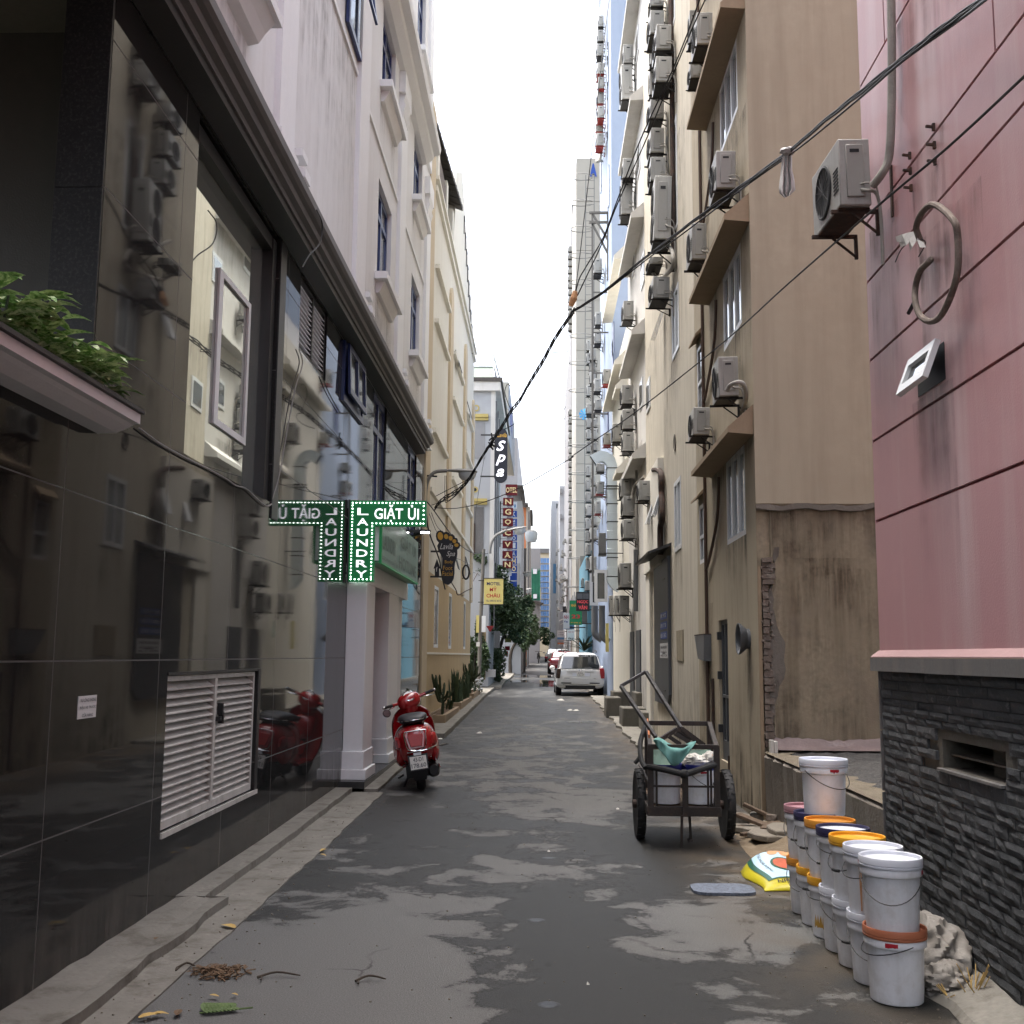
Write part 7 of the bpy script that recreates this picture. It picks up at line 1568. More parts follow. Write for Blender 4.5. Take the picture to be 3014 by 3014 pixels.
# ================================================================ paint buckets
from mathutils import noise as MN
def crumple(m, c, r, amp, freq, n=40, k=26, seed=0.0, flat=None):
    c = Vector(c); b = len(m.v); P = []
    for i in range(k+1):
        th = PI*i/k-PI/2
        for j in range(n):
            a = 2*PI*j/n; d = Vector((math.cos(th)*math.cos(a), math.cos(th)*math.sin(a), math.sin(th)))
            q = d*freq+Vector((seed, seed*.7, -seed)); f = 1+amp*(MN.ridged_multi_fractal(q, 1.0, 2.1, 4, 1.0, 2.0)-1.0)*.6+amp*.9*MN.noise(q*.6)
            p = c+Vector((d.x*r[0], d.y*r[1], d.z*r[2]))*f
            if flat is not None: p.z = max(p.z, flat)
            P.append(p)
    m.add(P, [(i*n+j, i*n+(j+1) % n, (i+1)*n+(j+1) % n, (i+1)*n+j) for i in range(k) for j in range(n)])
def bucket(lbl, x, y, z, lid, rot, clip=None, hang=.12, hrot=0, stain=None, grip=True, grp='paint buckets by the stone wall', lidless=False, k=1.0):
    t = thing('paint_bucket', lbl, 'bucket', (x, y, z), grp, rot=(0, 0, rot)); ORG[t.name] = Vector((0, 0, 0)); t.scale = (k, k, k)
    m = MB(); m.lathe([(.112, 0), (.116, .004), (.120, .06), (.1265, .24), (.1265, .243), (.138, .247), (.139, .252), (.139, .276), (.136, .28), (.128, .281)], n=40); m.build('body', MT['bucket'], t, smooth=True, ang=40)
    m = MB(); m.lathe([(.128, .2815), (.141, .2815), (.1425, .285), (.1425, .291), (.1405, .2925), (.1405, .2955), (.1425, .297), (.1425, .323), (.141, .327), (.1365, .327), (.1335, .324), (.1325, .309), (.118, .3085), (.116, .311), (.113, .3085), (.01, .3085)], n=40); m.build('lid', MT[lid], t, smooth=True, ang=40)
    m = MB(); w = [(.139*math.cos(a), -.139*math.sin(a)*1.02-.012*math.sin(a), .262-hang*math.sin(a)) for a in np.linspace(0, PI, 19)]
    M = Matrix.Rotation(hrot, 3, 'Z'); m.tube([M @ Vector(q) for q in w], .0025, 6); h = m.build('handle', MT['cable'], t, smooth=True)
    if grip: m = MB(); m.tube([M @ Vector(q) for q in w[8:11]], .008, 7); m.build('grip', MT['black_plastic'], h, smooth=True)
    if clip is not None:
        m = MB(); n = 6
        for i in range(n):
            a0, a1 = clip-.2+.4*i/n, clip-.2+.4*(i+1)/n; r = .1405; hh = R.uniform(.0, .006)
            m.add([(r*math.cos(a0), r*math.sin(a0), .253+hh), (r*math.cos(a1), r*math.sin(a1), .253+hh), (r*math.cos(a1), r*math.sin(a1), .274), (r*math.cos(a0), r*math.sin(a0), .274)], [(0, 1, 2, 3)])
        m.build('red_clip', MT['clip_red'], t)
    if stain:
        m = MB(); n = 8
        for i in range(n):
            a0, a1 = stain[1]-.35+.7*i/n, stain[1]-.35+.7*(i+1)/n; r = lambda z: .1170+.0065*z/.24+.0016
            z0, z1 = .05+R.uniform(0, .015), .17+R.uniform(0, .02); m.add([(r(z0)*math.cos(a0), r(z0)*math.sin(a0), z0), (r(z0)*math.cos(a1), r(z0)*math.sin(a1), z0), (r(z1)*math.cos(a1), r(z1)*math.sin(a1), z1), (r(z1)*math.cos(a0), r(z1)*math.sin(a0), z1)], [(0, 1, 2, 3)])
        m.build('paint_label', MT[stain[0]], t)
    return t
TOPL = [(1050, 828), (935, 778), (819, 692), (750, 628), (690, 580), (614, 520), (516, 452)]
bpos = []
for i, (x, y) in enumerate(TOPL):
    p = hz('N', x, y, .647); bpos.append([float(p[0])+.142, float(p[1])])
BP0 = [1.635, 5.27]; BP6 = bpos[-1]
# settle the row on an even line so that neighbours touch without running into each other
f0 = np.array(BP0); pts_ = [f0]
d = np.array([1.635-.0, 5.27]); bl = []
N7 = 7; end = np.array([1.665, 5.27+.287*6])
for i in range(7): bl.append(f0+(end-f0)*i/6)
low = [('lid_terracotta', 'front bucket with a terracotta lid and red clip, bottom of the nearest stack', -.2, -1.9, .05, -1.2), ('lid_white', 'bottom white-lidded bucket right behind the terracotta-lidded one', .4, None, .14, -.5),
       ('lid_white', 'bottom white-lidded bucket with dark specks and a black grip, third in the row', 0, None, .13, -.7), ('lid_white', 'bottom white-lidded bucket beside the one with a yellow print', .2, None, .10, -.3),
       ('lid_yellow', 'bottom bucket with a yellow paint print on its side', 0, None, .05, -.9), ('lid_yellow', 'bottom bucket with a yellow lid, sixth in the row', .3, None, .05, -.9), ('lid_orange', 'bottom bucket with an orange lid and red clip, beside the yellow sack', 0, -2.0, .12, -.6)]
upp = [('lid_white', 'large pale bucket with a drooping handle, on the terracotta lid', 0, -.45, .13, -.35), ('lid_white', 'upper bucket with a white lid and a brown drip down its side', 0, -2.1, .08, -1.0), ('lid_yellow', 'upper bucket with the brightest yellow lid', 0, None, .10, -1.1),
       ('lid_navy', 'upper bucket with a navy rimmed white lid, behind the bright yellow one', 0, None, .06, -.6), ('lid_orange', 'upper bucket with an orange lid, behind the navy rimmed one', 0, None, .16, -.7), ('lid_navy', 'upper navy-lidded bucket carrying a white bucket on top', 0, None, .13, -.8), ('lid_pink', 'upper bucket with a dusty pink lid at the far end of the row', 0, None, .13, -.8)]
for i in range(7):
    x, y = bl[i]; a = low[i]
    bucket(a[1], x, y, .004, a[0], random.uniform(-.1, .1), a[3], a[4], a[5], stain=('gold', -2.5) if i == 4 else None, grip=i in (2, 5))
    a = upp[i]; o = bucket(a[1], x-.008, y+.0, .004+.312, a[0], random.uniform(-.1, .1), a[3], a[4], a[5], stain=None, grip=i in (2, 4, 5, 6), k=1.0)
    if i == 3: m = MB(); m.lathe([(.131, .3095), (.131, .3105), (.01, .3105)], n=30); m.build('white_lid_inset', MT['lid_white'], o)
    if i == 1:
        m = MB(); aa = -2.35; m.add([(.1268*math.cos(aa), .1268*math.sin(aa), .235), (.1268*math.cos(aa+.12), .1268*math.sin(aa+.12), .235), (.1215*math.cos(aa+.09), .1215*math.sin(aa+.09), .03), (.1215*math.cos(aa+.03), .1215*math.sin(aa+.03), .03)], [(0, 1, 2, 3)]); m.build('brown_drip', MT['fruit_pale'], o)
x, y = bl[5]
bucket('clean white bucket standing third high on the navy-lidded bucket', x+.03, y-.01, .004+.312*2, 'lid_white', 0, -1.35, .10, .45, grip=False)
m = MB(); R = random.Random(5); x, y = bl[2]
# sack slumped behind the front stack
t = thing('old_sack', 'dirty crumpled plastic sack slumped behind the front buckets', 'sack', (1.88, 5.62, .1)); m = MB(); crumple(m, (1.89, 5.60, .13), (.15, .24, .17), .42, 1.5, 64, 40, 3.1, .01); m.build('sack', MT['sack'], t, smooth=True, ang=50)
m = MB(); crumple(m, (1.90, 5.37, .06), (.13, .12, .07), .55, 1.8, 48, 30, 7.7, .01); m.build('loose_fold', MT['sack'], t, smooth=True, ang=50)
t = thing('straw_tuft', 'tuft of dry straw at the foot of the sack', 'straw', (1.97, 5.2, .05)); m = MB()
for k in range(16): q = random.uniform(0, 6.3); m.bar((1.96+random.uniform(-.02, .02), 5.2+random.uniform(-.02, .02), .03), (1.96+.07*math.cos(q), 5.2+.07*math.sin(q), random.uniform(.08, .2)), .004)
for k in range(8): q = random.uniform(0, 6.3); m.bar((1.85, 5.22, .03), (1.85+.05*math.cos(q), 5.22+.05*math.sin(q), random.uniform(.02, .08)), .004)
m.build('stalks', MT['straw'], t)
# ---------------------------------------------------------------- fertiliser bag
t = thing('fertiliser_bag', 'yellow fertiliser sack with pale blue fruit print lying by the buckets', 'sack', (1.7, 7.9, 0))
BX0, BX1, BY0, BY1 = 1.47, 2.12, 7.56, 8.24
def bagz(u, v): return .008+(.03+.15*v)*(max(0, 1-abs(2*u-1)**2.6)**.75)*min(1, v/.06+.15)*(max(0, 1-max(0, 2*v-1)**8)**.6)+.007*math.sin(9*u+3*v)*math.sin(5*v)
def bagp(u, v, up=0.0):
    x = BX0+(BX1-BX0)*u-.05*(v-.5)+.02*math.sin(7*v); y = BY0+(BY1-BY0)*v+.025*math.sin(6*u); return (x, y, bagz(u, v)+up)
def bagpatch(u0, u1, v0, v1, up, n=22):
    m = MB(); m.v = [bagp(u0+(u1-u0)*i/n, v0+(v1-v0)*j/n, up) for i in range(n+1) for j in range(n+1)]
    m.f = [(i*(n+1)+j, (i+1)*(n+1)+j, (i+1)*(n+1)+j+1, i*(n+1)+j+1) for i in range(n) for j in range(n)]; return m
m = bagpatch(0, 1, 0, 1, 0, 34); b0 = len(m.v); m.v += [(q[0], q[1], .004) for q in m.v[:35*35]]; m.f += [tuple(b0+i for i in f[::-1]) for f in m.f]; n = 34
edge = [i*(n+1) for i in range(n+1)]+[n*(n+1)+j for j in range(1, n+1)]+[i*(n+1)+n for i in range(n-1, -1, -1)]+[j for j in range(n-1, 0, -1)]
m.f += [(edge[k], edge[(k+1) % len(edge)], b0+edge[(k+1) % len(edge)], b0+edge[k]) for k in range(len(edge))]
m.build('bag', MT['bag_yellow'], t, smooth=True, ang=60)
bagpatch(.09, .97, .22, .97, .003).build('blue_print', MT['bag_blue'], t, smooth=True)
bagpatch(.07, .12, .19, .97, .0045).build('green_stripe', MT['bag_green'], t, smooth=True)
bagpatch(.09, .97, .195, .225, .0045).build('green_band', MT['bag_green'], t, smooth=True)
def bagdisc(u, v, ru, rv, up, mat, name):
    m = MB(); n = 16; m.v = [bagp(u, v, up)]+[bagp(u+ru*k*math.cos(a), v+rv*k*math.sin(a), up) for k in (.5, 1) for a in np.linspace(0, 2*PI, n, endpoint=False)]
    m.f = [(0, 1+i, 1+(i+1) % n) for i in range(n)]+[(1+i, 1+n+i, 1+n+(i+1) % n, 1+(i+1) % n) for i in range(n)]; m.build(name, MT[mat], t)
bagdisc(.38, .53, .125, .15, .006, 'bag_green', 'round_picture'); bagdisc(.38, .53, .10, .12, .0075, 'fruit_red', 'fruit_picture')
for u, v, r in ((.34, .80, .055), (.42, .87, .06), (.48, .77, .065), (.32, .9, .045)): bagdisc(u, v, r, r*1.1, .006, 'fruit_pale', 'fruit_picture')
bagdisc(.62, .84, .11, .09, .0055, 'gold', 'fruit_picture')
def bagtext(s, u0, v0, u1, v1, up, mat='ink'):
    p, q, r = Vector(bagp(u0, v0, up)), Vector(bagp(u1, v0, up)), Vector(bagp(u0, v1, up))
    tm = text(s, None, (0, 0, 0), (1, 0, 0), (0, 1, 0), keep=True, ext=0, bold=.01); m = MB(); m.v = [bagp(u0+(u1-u0)*a[0], v0+(v1-v0)*a[1], up) for a in tm.v]; m.f = tm.f; m.build('lettering', MT[mat], t)
bagtext('NPK 16.3.17-6S +TE', .16, .08, .86, .165, .006)
m = MB(); tm = text('PHÂN BÓN 25 kg', None, (0, 0, 0), (1, 0, 0), (0, 1, 0), keep=True, ext=0); m.v = [bagp(.22-.05*a[1], .38+.5*a[0], .006) for a in tm.v]; m.f = tm.f; m.build('lettering', MT['ink'], t)
# manhole lid
a, b = hz('N', -160, 1005, .012), hz('N', 290, 1010, .012); t = thing('oval_cover', 'long rounded blue-grey cover lying flat on the road', 'cover', tuple(map(float, (a+b)/2)))
m = MB(); cx, cy = (a[0]+b[0])/2, (a[1]+b[1])/2; hw = (b[0]-a[0])/2; hd = .155
prf = [(cx+s*(hw-.1)+.1*math.cos(q), cy+(hd-.1)*math.copysign(1, math.sin(q))*(1 if abs(math.sin(q)) > .01 else 0)+.1*math.sin(q), .002) for s, q in [(1, q) for q in np.linspace(-PI/2, PI/2, 9)]+[(-1, q) for q in np.linspace(PI/2, 1.5*PI, 9)]]
m.prism(prf, (0, 0, .018)); m.build('cover', MT['iron'], t)

# ================================================================ hand cart
def vp(x, y, Y): return Vector(hy('V', x, y, Y))
ct_ = thing('hand_cart', 'rusty two-wheeled hand cart carrying buckets and scrap', 'cart', (1.2, 9.65, 0))
CY0, CY1 = 9.1, 10.25
Mx = Matrix(((0, 0, 1), (0, 1, 0), (-1, 0, 0)))
for (x, y) in ((300, 1885), (1230, 1890)):
    p = hz('V', x, y, 0); r = .292; m = MB(); m.lathe([(r*.80, -.026), (r*.95, -.036), (r, -.018), (r, .018), (r*.95, .036), (r*.80, .026)], (p[0], 9.66, r), 40, Mx)
    for k in range(40): q = 2*PI*k/40; m.obox((p[0]+(.018 if k % 2 else -.018), 9.66+(r+.001)*math.cos(q), r+(r+.001)*math.sin(q)), (.03, .02, .008), Matrix.Rotation(q-PI/2, 3, 'X'))
    w = m.build('wheel', MT['rubber'], ct_, smooth=True, ang=30)
    m = MB(); m.lathe([(r*.79, -.02), (r*.84, -.02), (r*.84, .02), (r*.79, .02)], (p[0], 9.66, r), 32, Mx, close=False); m.cyl((p[0]-.06, 9.66, r), (p[0]+.06, 9.66, r), .035, n=14)
    for k in range(14): q = 2*PI*k/14; m.bar((p[0], 9.66, r), (p[0], 9.66+r*.8*math.cos(q+.1), r+r*.8*math.sin(q+.1)), .006)
    m.build('rim', MT['rust'], w)
xl, xr_ = vp(385, 1600, CY0).x, vp(1180, 1600, CY0).x; zb0, zb1 = vp(600, 1650, CY0).z, vp(600, 1548, CY0).z
m = MB(); m.box(xl, xr_, CY0, CY0+.05, zb0, zb1); m.box(xl, xr_, CY1-.05, CY1, zb0+.06, zb1+.06); m.bar((xl+.025, CY0+.05, (zb0+zb1)/2), (xl+.025, CY1-.05, (zb0+zb1)/2+.06), .05, zb1-zb0); m.bar((xr_-.025, CY0+.05, (zb0+zb1)/2), (xr_-.025, CY1-.05, (zb0+zb1)/2+.06), .05, zb1-zb0)
m.box(xl-.04, xl+.12, CY0+.45, CY0+.55, zb0-.03, zb0+.02); m.bar((xl-.07, 9.66, .30), (xr_+.07, 9.66, .30), .04); m.build('chassis', MT['cart_steel'], ct_, bev=.004, seg=1)
m = MB(); [m.box(xl+.05, xr_-.05, CY0+.06+k*.108, CY0+.06+k*.108+.1, zb1-.03+.003*k, zb1-.008+.003*k) for k in range(10)]; m.build('floor_boards', MT['wood'], ct_)
zt0 = vp(700, 905, CY0).z; zt1 = vp(700, 652, CY1-.1).z
fl, fr_, bl_, br_ = Vector((xl+.03, CY0+.025, zt0)), Vector((xr_-.03, CY0+.025, zt0)), Vector((vp(380, 650, CY1-.1).x, CY1-.1, zt1)), Vector((vp(1050, 640, CY1-.1).x, CY1-.1, zt1))
m = MB()
for q in (fl, fr_): m.bar((q.x, q.y, zb1), (q.x, q.y, q.z+.012), .045)
for q in (bl_, br_): m.bar((q.x, q.y, zb1+.05), (q.x, q.y, q.z+.012), .045)
m.bar(bl_, br_, .04); m.bar(fl, fr_, .035); m.bar(fl, bl_, .035); m.bar(fr_, br_, .035)
zmid = vp(600, 1330, CY0).z; m.bar((xl+.05, CY0+.02, zmid), (xr_-.05, CY0+.02, zmid), .016); m.bar((xl+.03, CY0+.04, zmid), (xl+.03, CY1-.1, zmid+.07), .016); m.bar((xr_-.03, CY0+.04, zmid), (xr_-.03, CY1-.1, zmid+.07), .016)
xc0, xc1 = vp(760, 1300, CY0).x, vp(820, 1300, CY0).x; m.box(xc0, xc1, CY0-.02, CY0+.02, zb0, vp(780, 1200, CY0).z)
[m.bar((x, CY0+.04, zb1), (x, CY0+.04, zmid+.15), .016) for x in (xr_-.10, xr_-.075, xl+.08)]
m.build('rail_frame', MT['cart_steel'], ct_)
m = MB(); m.bar(vp(755, 1640, CY0), (vp(752, 1840, CY0).x, CY0+.02, .02), .022, .02); m.bar(vp(835, 1640, CY0+.1), (vp(850, 1775, CY0+.1).x, CY0+.1, .075), .02); m.box(vp(820, 1770, CY0+.1).x, vp(865, 1770, CY0+.1).x, CY0+.05, CY0+.15, .055, .075); m.build('prop_leg', MT['cart_steel'], ct_)
m = MB(); P = [vp(x, y, Y) for x, y, Y in ((395, 1115, CY0+.02), (480, 1130, CY0-.03), (620, 1160, CY0-.05), (740, 1188, CY0-.06), (800, 1192, CY0-.06), (900, 1165, CY0-.05), (1010, 1125, CY0-.03), (1110, 1095, CY0+.02))]; m.tube(spline(P, 5), .026, 10); m.ball(vp(778, 1195, CY0-.07), (.04, .03, .035), 12, 8, .1); m.build('rubber_strap', MT['rubber'], ct_, smooth=True)
m = MB(); m.bar(bl_+Vector((0, -.05, -.02)), fl.lerp(bl_, .25)+Vector((-.003, 0, -.02)), .012, .13); m.build('red_side_board', MT['orange_wall'], ct_)
# hose looped on its side
t = thing('hose', 'black hose looped over the cart side', 'hose', tuple(vp(300, 900, 9.5))); m = MB(); m.tube(spline([vp(x, y, Y) for x, y, Y in ((365, 680, 9.9), (335, 760, 9.75), (310, 860, 9.6), (308, 960, 9.5), (325, 1060, 9.42), (365, 1130, 9.35))], 6), .022, 9); m.tube(spline([vp(310, 1000, 9.52), vp(285, 1040, 9.5), (vp(248, 1082, 9.5))], 4), .017, 8); m.build('hose', MT['rubber'], t, smooth=True)
# cargo
for x, lbl, k in ((585, 'speckled white bucket with a blue lid inside the cart, next to the loose hose', 0), (942, 'white bucket with a blue lid inside the cart, on the wall side', 1)):
    q = vp(x, 1540, 9.32); bucket(lbl, q.x, 9.32, zb1+.004, 'lid_blue', .2, None if not k else -1.6, .12, .6 if k else 2.0, grip=False, grp='buckets carried in the cart', k=.98)
t = thing('green_sack_cloth', 'green woven sack cloth draped over the front rail of the cart', 'cloth', tuple(vp(680, 900, CY0))); m = MB()
topc = [(450, 825), (500, 803), (560, 828), (620, 868), (700, 885), (780, 880), (845, 852), (905, 843)]
midc = [(470, 880), (530, 915), (585, 960), (640, 985), (700, 985), (760, 965), (815, 935), (870, 890)]
lowc = [(452, 838), (482, 893), (525, 950), (588, 1025), (655, 1108), (735, 1082), (800, 1000), (885, 885)]
rows_ = []
for k in range(11):
    t_ = k/10; row = []
    for a, b, c in zip(topc, midc, lowc):
        x = a[0]+(c[0]-a[0])*t_; y = a[1]+(c[1]-a[1])*t_; row.append((x, y))
    rows_.append(row)
vs = []
for k, row in enumerate(rows_):
    rr_ = spline([(x, y, 0) for x, y in row], 4)
    for i, q in enumerate(rr_):
        Yk = CY0-.03-.014*math.sin(i*.45+k*.2)-.010*math.sin(i*.9-k*.35)+(.16*(1-k/3)**2 if k < 3 else 0); vs.append(vp(q.x, q.y, Yk))
nn = len(vs)//11; m.add(vs, [(k*nn+i, k*nn+i+1, (k+1)*nn+i+1, (k+1)*nn+i) for k in range(10) for i in range(nn-1)])
o = m.build('cloth', MT['cloth_green'], t, smooth=True, ang=80); s_ = o.modifiers.new('thickness', 'SOLIDIFY'); s_.thickness = .004
t = thing('pale_sheet', 'dull pale green sheet stuffed behind the cloth in the cart', 'sheet', tuple(vp(700, 1000, 9.5))); m = MB(); n = 22
for i in range(n+1):
    for j in range(5):
        x = 405+660*i/n; y = 935+175*j/4; m.v.append(vp(x, y, 9.55-.05*j+.025*math.sin(i*1.1+j)))
m.f = [(i*5+j, (i+1)*5+j, (i+1)*5+j+1, i*5+j+1) for i in range(n) for j in range(4)]; m.build('sheet', MT['cloth_dull'], t, smooth=True, ang=80)
t = thing('crumpled_bag', 'crumpled white plastic bag lying in the cart', 'bag', tuple(vp(930, 1060, 9.3))); m = MB(); crumple(m, vp(915, 1068, 9.3), (.125, .08, .06), .4, 2.0, 36, 24, 1.3); crumple(m, vp(1045, 1030, 9.32), (.06, .06, .06), .4, 2.0, 28, 18, 5.3); m.build('bag', MT['bag_white'], t, smooth=True, ang=20)
m = MB(); m.ball(vp(1072, 1015, 9.27), (.015, .012, .022), 8, 6, .2); m.build('orange_tag', MT['lid_orange'], t)
tr = thing('scrap_trestle', 'upturned worn steel tube frame sticking out of the cart', 'frame', tuple(vp(500, 500, 9.8))); m = MB()
A_, B_, C_, D_ = vp(100, 252, 9.95), vp(368, 98, 10.0), vp(745, 705, 9.55), vp(475, 800, 9.5)
for p, q in ((A_, B_), (B_, C_), (A_, D_)): m.bar(p, q, .034, .028)
m.build('handle_tube', MT['frame_steel'], tr, bev=.003, seg=1)
m = MB(); E_, F_, G_ = vp(700, 715, 9.55), vp(990, 885, 9.6), vp(520, 830, 9.5)
for p, q in ((E_, F_), (E_, G_), (C_, F_), (vp(610, 790, 9.5), vp(740, 880, 9.5)), (vp(680, 760, 9.52), vp(830, 850, 9.55))): m.bar(p, q, .035)
m.bar(vp(700, 745, 9.56), vp(840, 850, 9.58), .012, .055); m.build('cross_bars', MT['cart_steel'], tr)

# ================================================================ scooter
sk = thing('motor_scooter', 'glossy red motor scooter parked at the laundry steps', 'scooter', (-1.35, 12.62, .03)); S = .93
ORG[sk.name] = Vector((0, 0, 0))
sk.rotation_euler = (0, math.radians(-9), math.radians(7.5)); sk.scale = (S, S, S)
def rg(y, w, z0, z1, e=2.6, n=26, x=0): return ring(w, z0, z1, y, n, e, x)
m = MB(); m.loft([rg(-.40, .06, .56, .66), rg(-.385, .13, .47, .74), rg(-.33, .19, .40, .79), rg(-.2, .235, .33, .82), rg(0, .255, .29, .83), rg(.2, .25, .29, .82), rg(.4, .20, .31, .79), rg(.55, .13, .30, .70), rg(.62, .09, .28, .55)]); m.build('body', MT['scooter_red'], sk, smooth=True, ang=70)
for s in (-1, 1):
    m = MB(); m.loft([rg(-.26, .04, .42, .60, 2.2, 18, s*.20), rg(-.15, .075, .33, .68, 2.2, 18, s*.20), rg(.05, .085, .30, .70, 2.2, 18, s*.20), rg(.25, .07, .33, .68, 2.2, 18, s*.19), rg(.38, .03, .40, .60, 2.2, 18, s*.17)]); m.build('side_cowl', MT['scooter_red'], sk, smooth=True, ang=70)
m = MB(); m.loft([rg(-.33, .09, .84, .87, 3), rg(-.28, .16, .82, .92, 3), rg(-.1, .18, .82, .94, 3), rg(.15, .17, .82, .93, 3), rg(.3, .15, .81, .90, 3), rg(.5, .12, .80, .87, 3), rg(.58, .06, .78, .82, 3)]); sd = m.build('seat', MT['seat'], sk, smooth=True, ang=70)
m = MB(); m.tube([(.185*math.cos(a), -.13+.235*math.sin(a)*1.0, .865) for a in np.linspace(PI*1.02, PI*1.98, 17)], .007, 7); m.build('chrome_trim', MT['chrome'], sd, smooth=True)
m = MB(); m.box(-.2, .2, .52, 1.05, .24, .285); m.loft([[(-.06, .6, .28), (.06, .6, .28), (.06, .6, .33), (-.06, .6, .33)], [(-.05, 1.0, .28), (.05, 1.0, .28), (.05, 1.0, .33), (-.05, 1.0, .33)]]); m.build('footboard', MT['scooter_red'], sk, bev=.01)
m = MB(); rows = []
for z, w, yc, bow in ((.26, .20, 1.03, .04), (.42, .26, 1.06, .07), (.6, .275, 1.07, .09), (.76, .265, 1.07, .10), (.88, .22, 1.06, .09), (.95, .13, 1.06, .07)):
    front = [(w*math.cos(a), yc+bow*math.sin(a), z) for a in np.linspace(0, PI, 11)]; rows.append(front+[(q[0]*.97, q[1]-.022, q[2]) for q in front[::-1]])
m.loft(rows); m.build('leg_shield', MT['scooter_red'], sk, smooth=True, ang=60)
m = MB()
for s in (-1, 1): m.tube(spline([(s*.20, 1.02, .26), (s*.262, 1.05, .42), (s*.277, 1.06, .6), (s*.267, 1.06, .76), (s*.222, 1.05, .88), (s*.13, 1.05, .955)], 4), .009, 6)
m.build('shield_trim', MT['chrome'], sk, smooth=True)
m = MB(); m.loft([rg(.93, .10, .60, .80, 3), rg(.96, .14, .56, .84, 3), rg(1.04, .15, .55, .85, 3)]); m.build('glove_box', MT['scooter_red'], sk, smooth=True, ang=60)
m = MB(); m.lathe([(.02, 0), (.02, .012), (.012, .014)], (.06, .925, .74), 12, Matrix(((1, 0, 0), (0, 0, -1), (0, 1, 0)))); m.build('lock', MT['chrome'], sk)
m = MB(); m.loft([rg(.92, .07, .99, 1.08, 2.4), rg(.95, .13, .95, 1.13, 2.4), rg(1.02, .165, .93, 1.15, 2.4), rg(1.12, .14, .93, 1.14, 2.4), rg(1.19, .09, .96, 1.11, 2.4)]); m.tube([(0, 1.06, .9), (0, 1.05, .98)], [.09, .11], 14); hd = m.build('headset', MT['scooter_red'], sk, smooth=True, ang=60)
Md = Matrix.Rotation(math.radians(52), 3, 'X'); m = MB(); m.lathe([(.085, 0), (.085, .012), (.075, .018), (.07, .012)], (0, .968, 1.10), 24, Md); m.build('dial_rim', MT['chrome'], hd, smooth=True); m = MB(); m.lathe([(.072, .0125), (.001, .0135)], (0, .968, 1.10), 22, Md); m.build('dial_face', MT['dial'], hd)
m = MB()
for dx in (-.03, .03): m.lathe([(.024, .014), (.001, .0145)], Vector((dx, .968, 1.10)), 12, Md)
m.build('dial_marks', MT['ink_grey'], hd)
for s in (-1, 1):
    m = MB(); m.tube([(s*.14, 1.04, 1.05), (s*.24, 1.02, 1.06)], .022, 10); m.build('handlebar', MT['scooter_red'], sk, smooth=True)
    m = MB(); m.tube([(s*.24, 1.02, 1.06), (s*.36, .99, 1.065)], .02, 10); gp = m.build('grip', MT['black_plastic'], sk, smooth=True); m = MB(); m.ball((s*.365, .989, 1.065), .021, 8, 6); m.build('bar_end', MT['chrome'], gp)
    m = MB(); m.tube(spline([(s*.2, 1.07, 1.03), (s*.28, 1.08, 1.02), (s*.37, 1.05, 1.01)], 4), .007, 6); m.build('brake_lever', MT['chrome'], sk)
m = MB(); m.tube(spline([(-.2, 1.05, 1.06), (-.29, 1.06, 1.02), (-.33, 1.03, .99)], 4), .006, 6); m.lathe([(.05, 0), (.055, .012), (.04, .02)], (-.345, 1.02, .985), 16, Matrix.Rotation(math.radians(75), 3, 'X')); mr = m.build('mirror', MT['black_plastic'], sk)
m = MB(); m.lathe([(.047, .021), (.001, .0215)], (-.345, 1.018, .985), 16, Matrix.Rotation(math.radians(75), 3, 'X')); m.build('mirror_glass', MT['car_glass'], mr)
Mt = Matrix.Translation((0, 1.05, .98)) @ Matrix.Rotation(math.radians(-11), 4, 'Y') @ Matrix.Rotation(math.radians(16), 4, 'Z') @ Matrix.Translation((0, -1.05, -.98))
for o in sk.children:
    if o.name.split('.')[0] in ('headset', 'handlebar', 'grip', 'brake_lever', 'mirror'): o.matrix_local = Mt @ o.matrix_local
tz = lambda z: -.405+.10*max(0, z-.6)*1.0+.0
trap = [(-.115, .74), (.115, .74), (.13, .70), (.095, .53), (-.095, .53), (-.13, .70)]
def rear_y(z): return -.412+.55*max(0, z-.62)**1.4
m = MB(); m.tube(spline([(x, rear_y(z)-.004, z) for x, z in trap+[trap[0]]], 3), .0065, 6); m.build('light_bezel', MT['chrome'], sk, smooth=True)
m = MB(); m.prism([(x*.72, rear_y(z)-.012, .615+(z-.615)*.72) for x, z in trap], (0, .05, 0)); m.build('tail_lamp', MT['lamp_red'], sk, bev=.008); m = MB(); m.prism([(x*.95, rear_y(z)+.002, .625+(z-.625)*.96) for x, z in trap], (0, .06, 0)); m.build('lamp_panel', MT['scooter_red'], sk, bev=.006)
for s in (-1, 1): m = MB(); m.loft([rg(-.33, .015, .56, .66, 2.4, 14, s*.20), rg(-.27, .035, .53, .69, 2.4, 14, s*.222), rg(-.2, .02, .55, .67, 2.4, 14, s*.24)]); m.build('turn_signal', MT['lamp_red' if s > 0 else 'scooter_red'], sk, smooth=True)
m = MB(); m.tube(spline([(-.12, -.40, .50), (0, -.425, .50), (.12, -.41, .505), (.25, -.30, .53)], 5), .008, 6); m.build('bumper_bar', MT['chrome'], sk, smooth=True)
m = MB(); m.prism([(.25, -.28, .52), (.36, -.30, .53), (.40, -.29, .515), (.30, -.27, .50)], (0, .02, 0)); m.build('foot_peg', MT['chrome'], sk)
m = MB(); m.box(-.045, .045, -.425, -.405, .455, .485); m.build('reflector', MT['white_board'], sk)
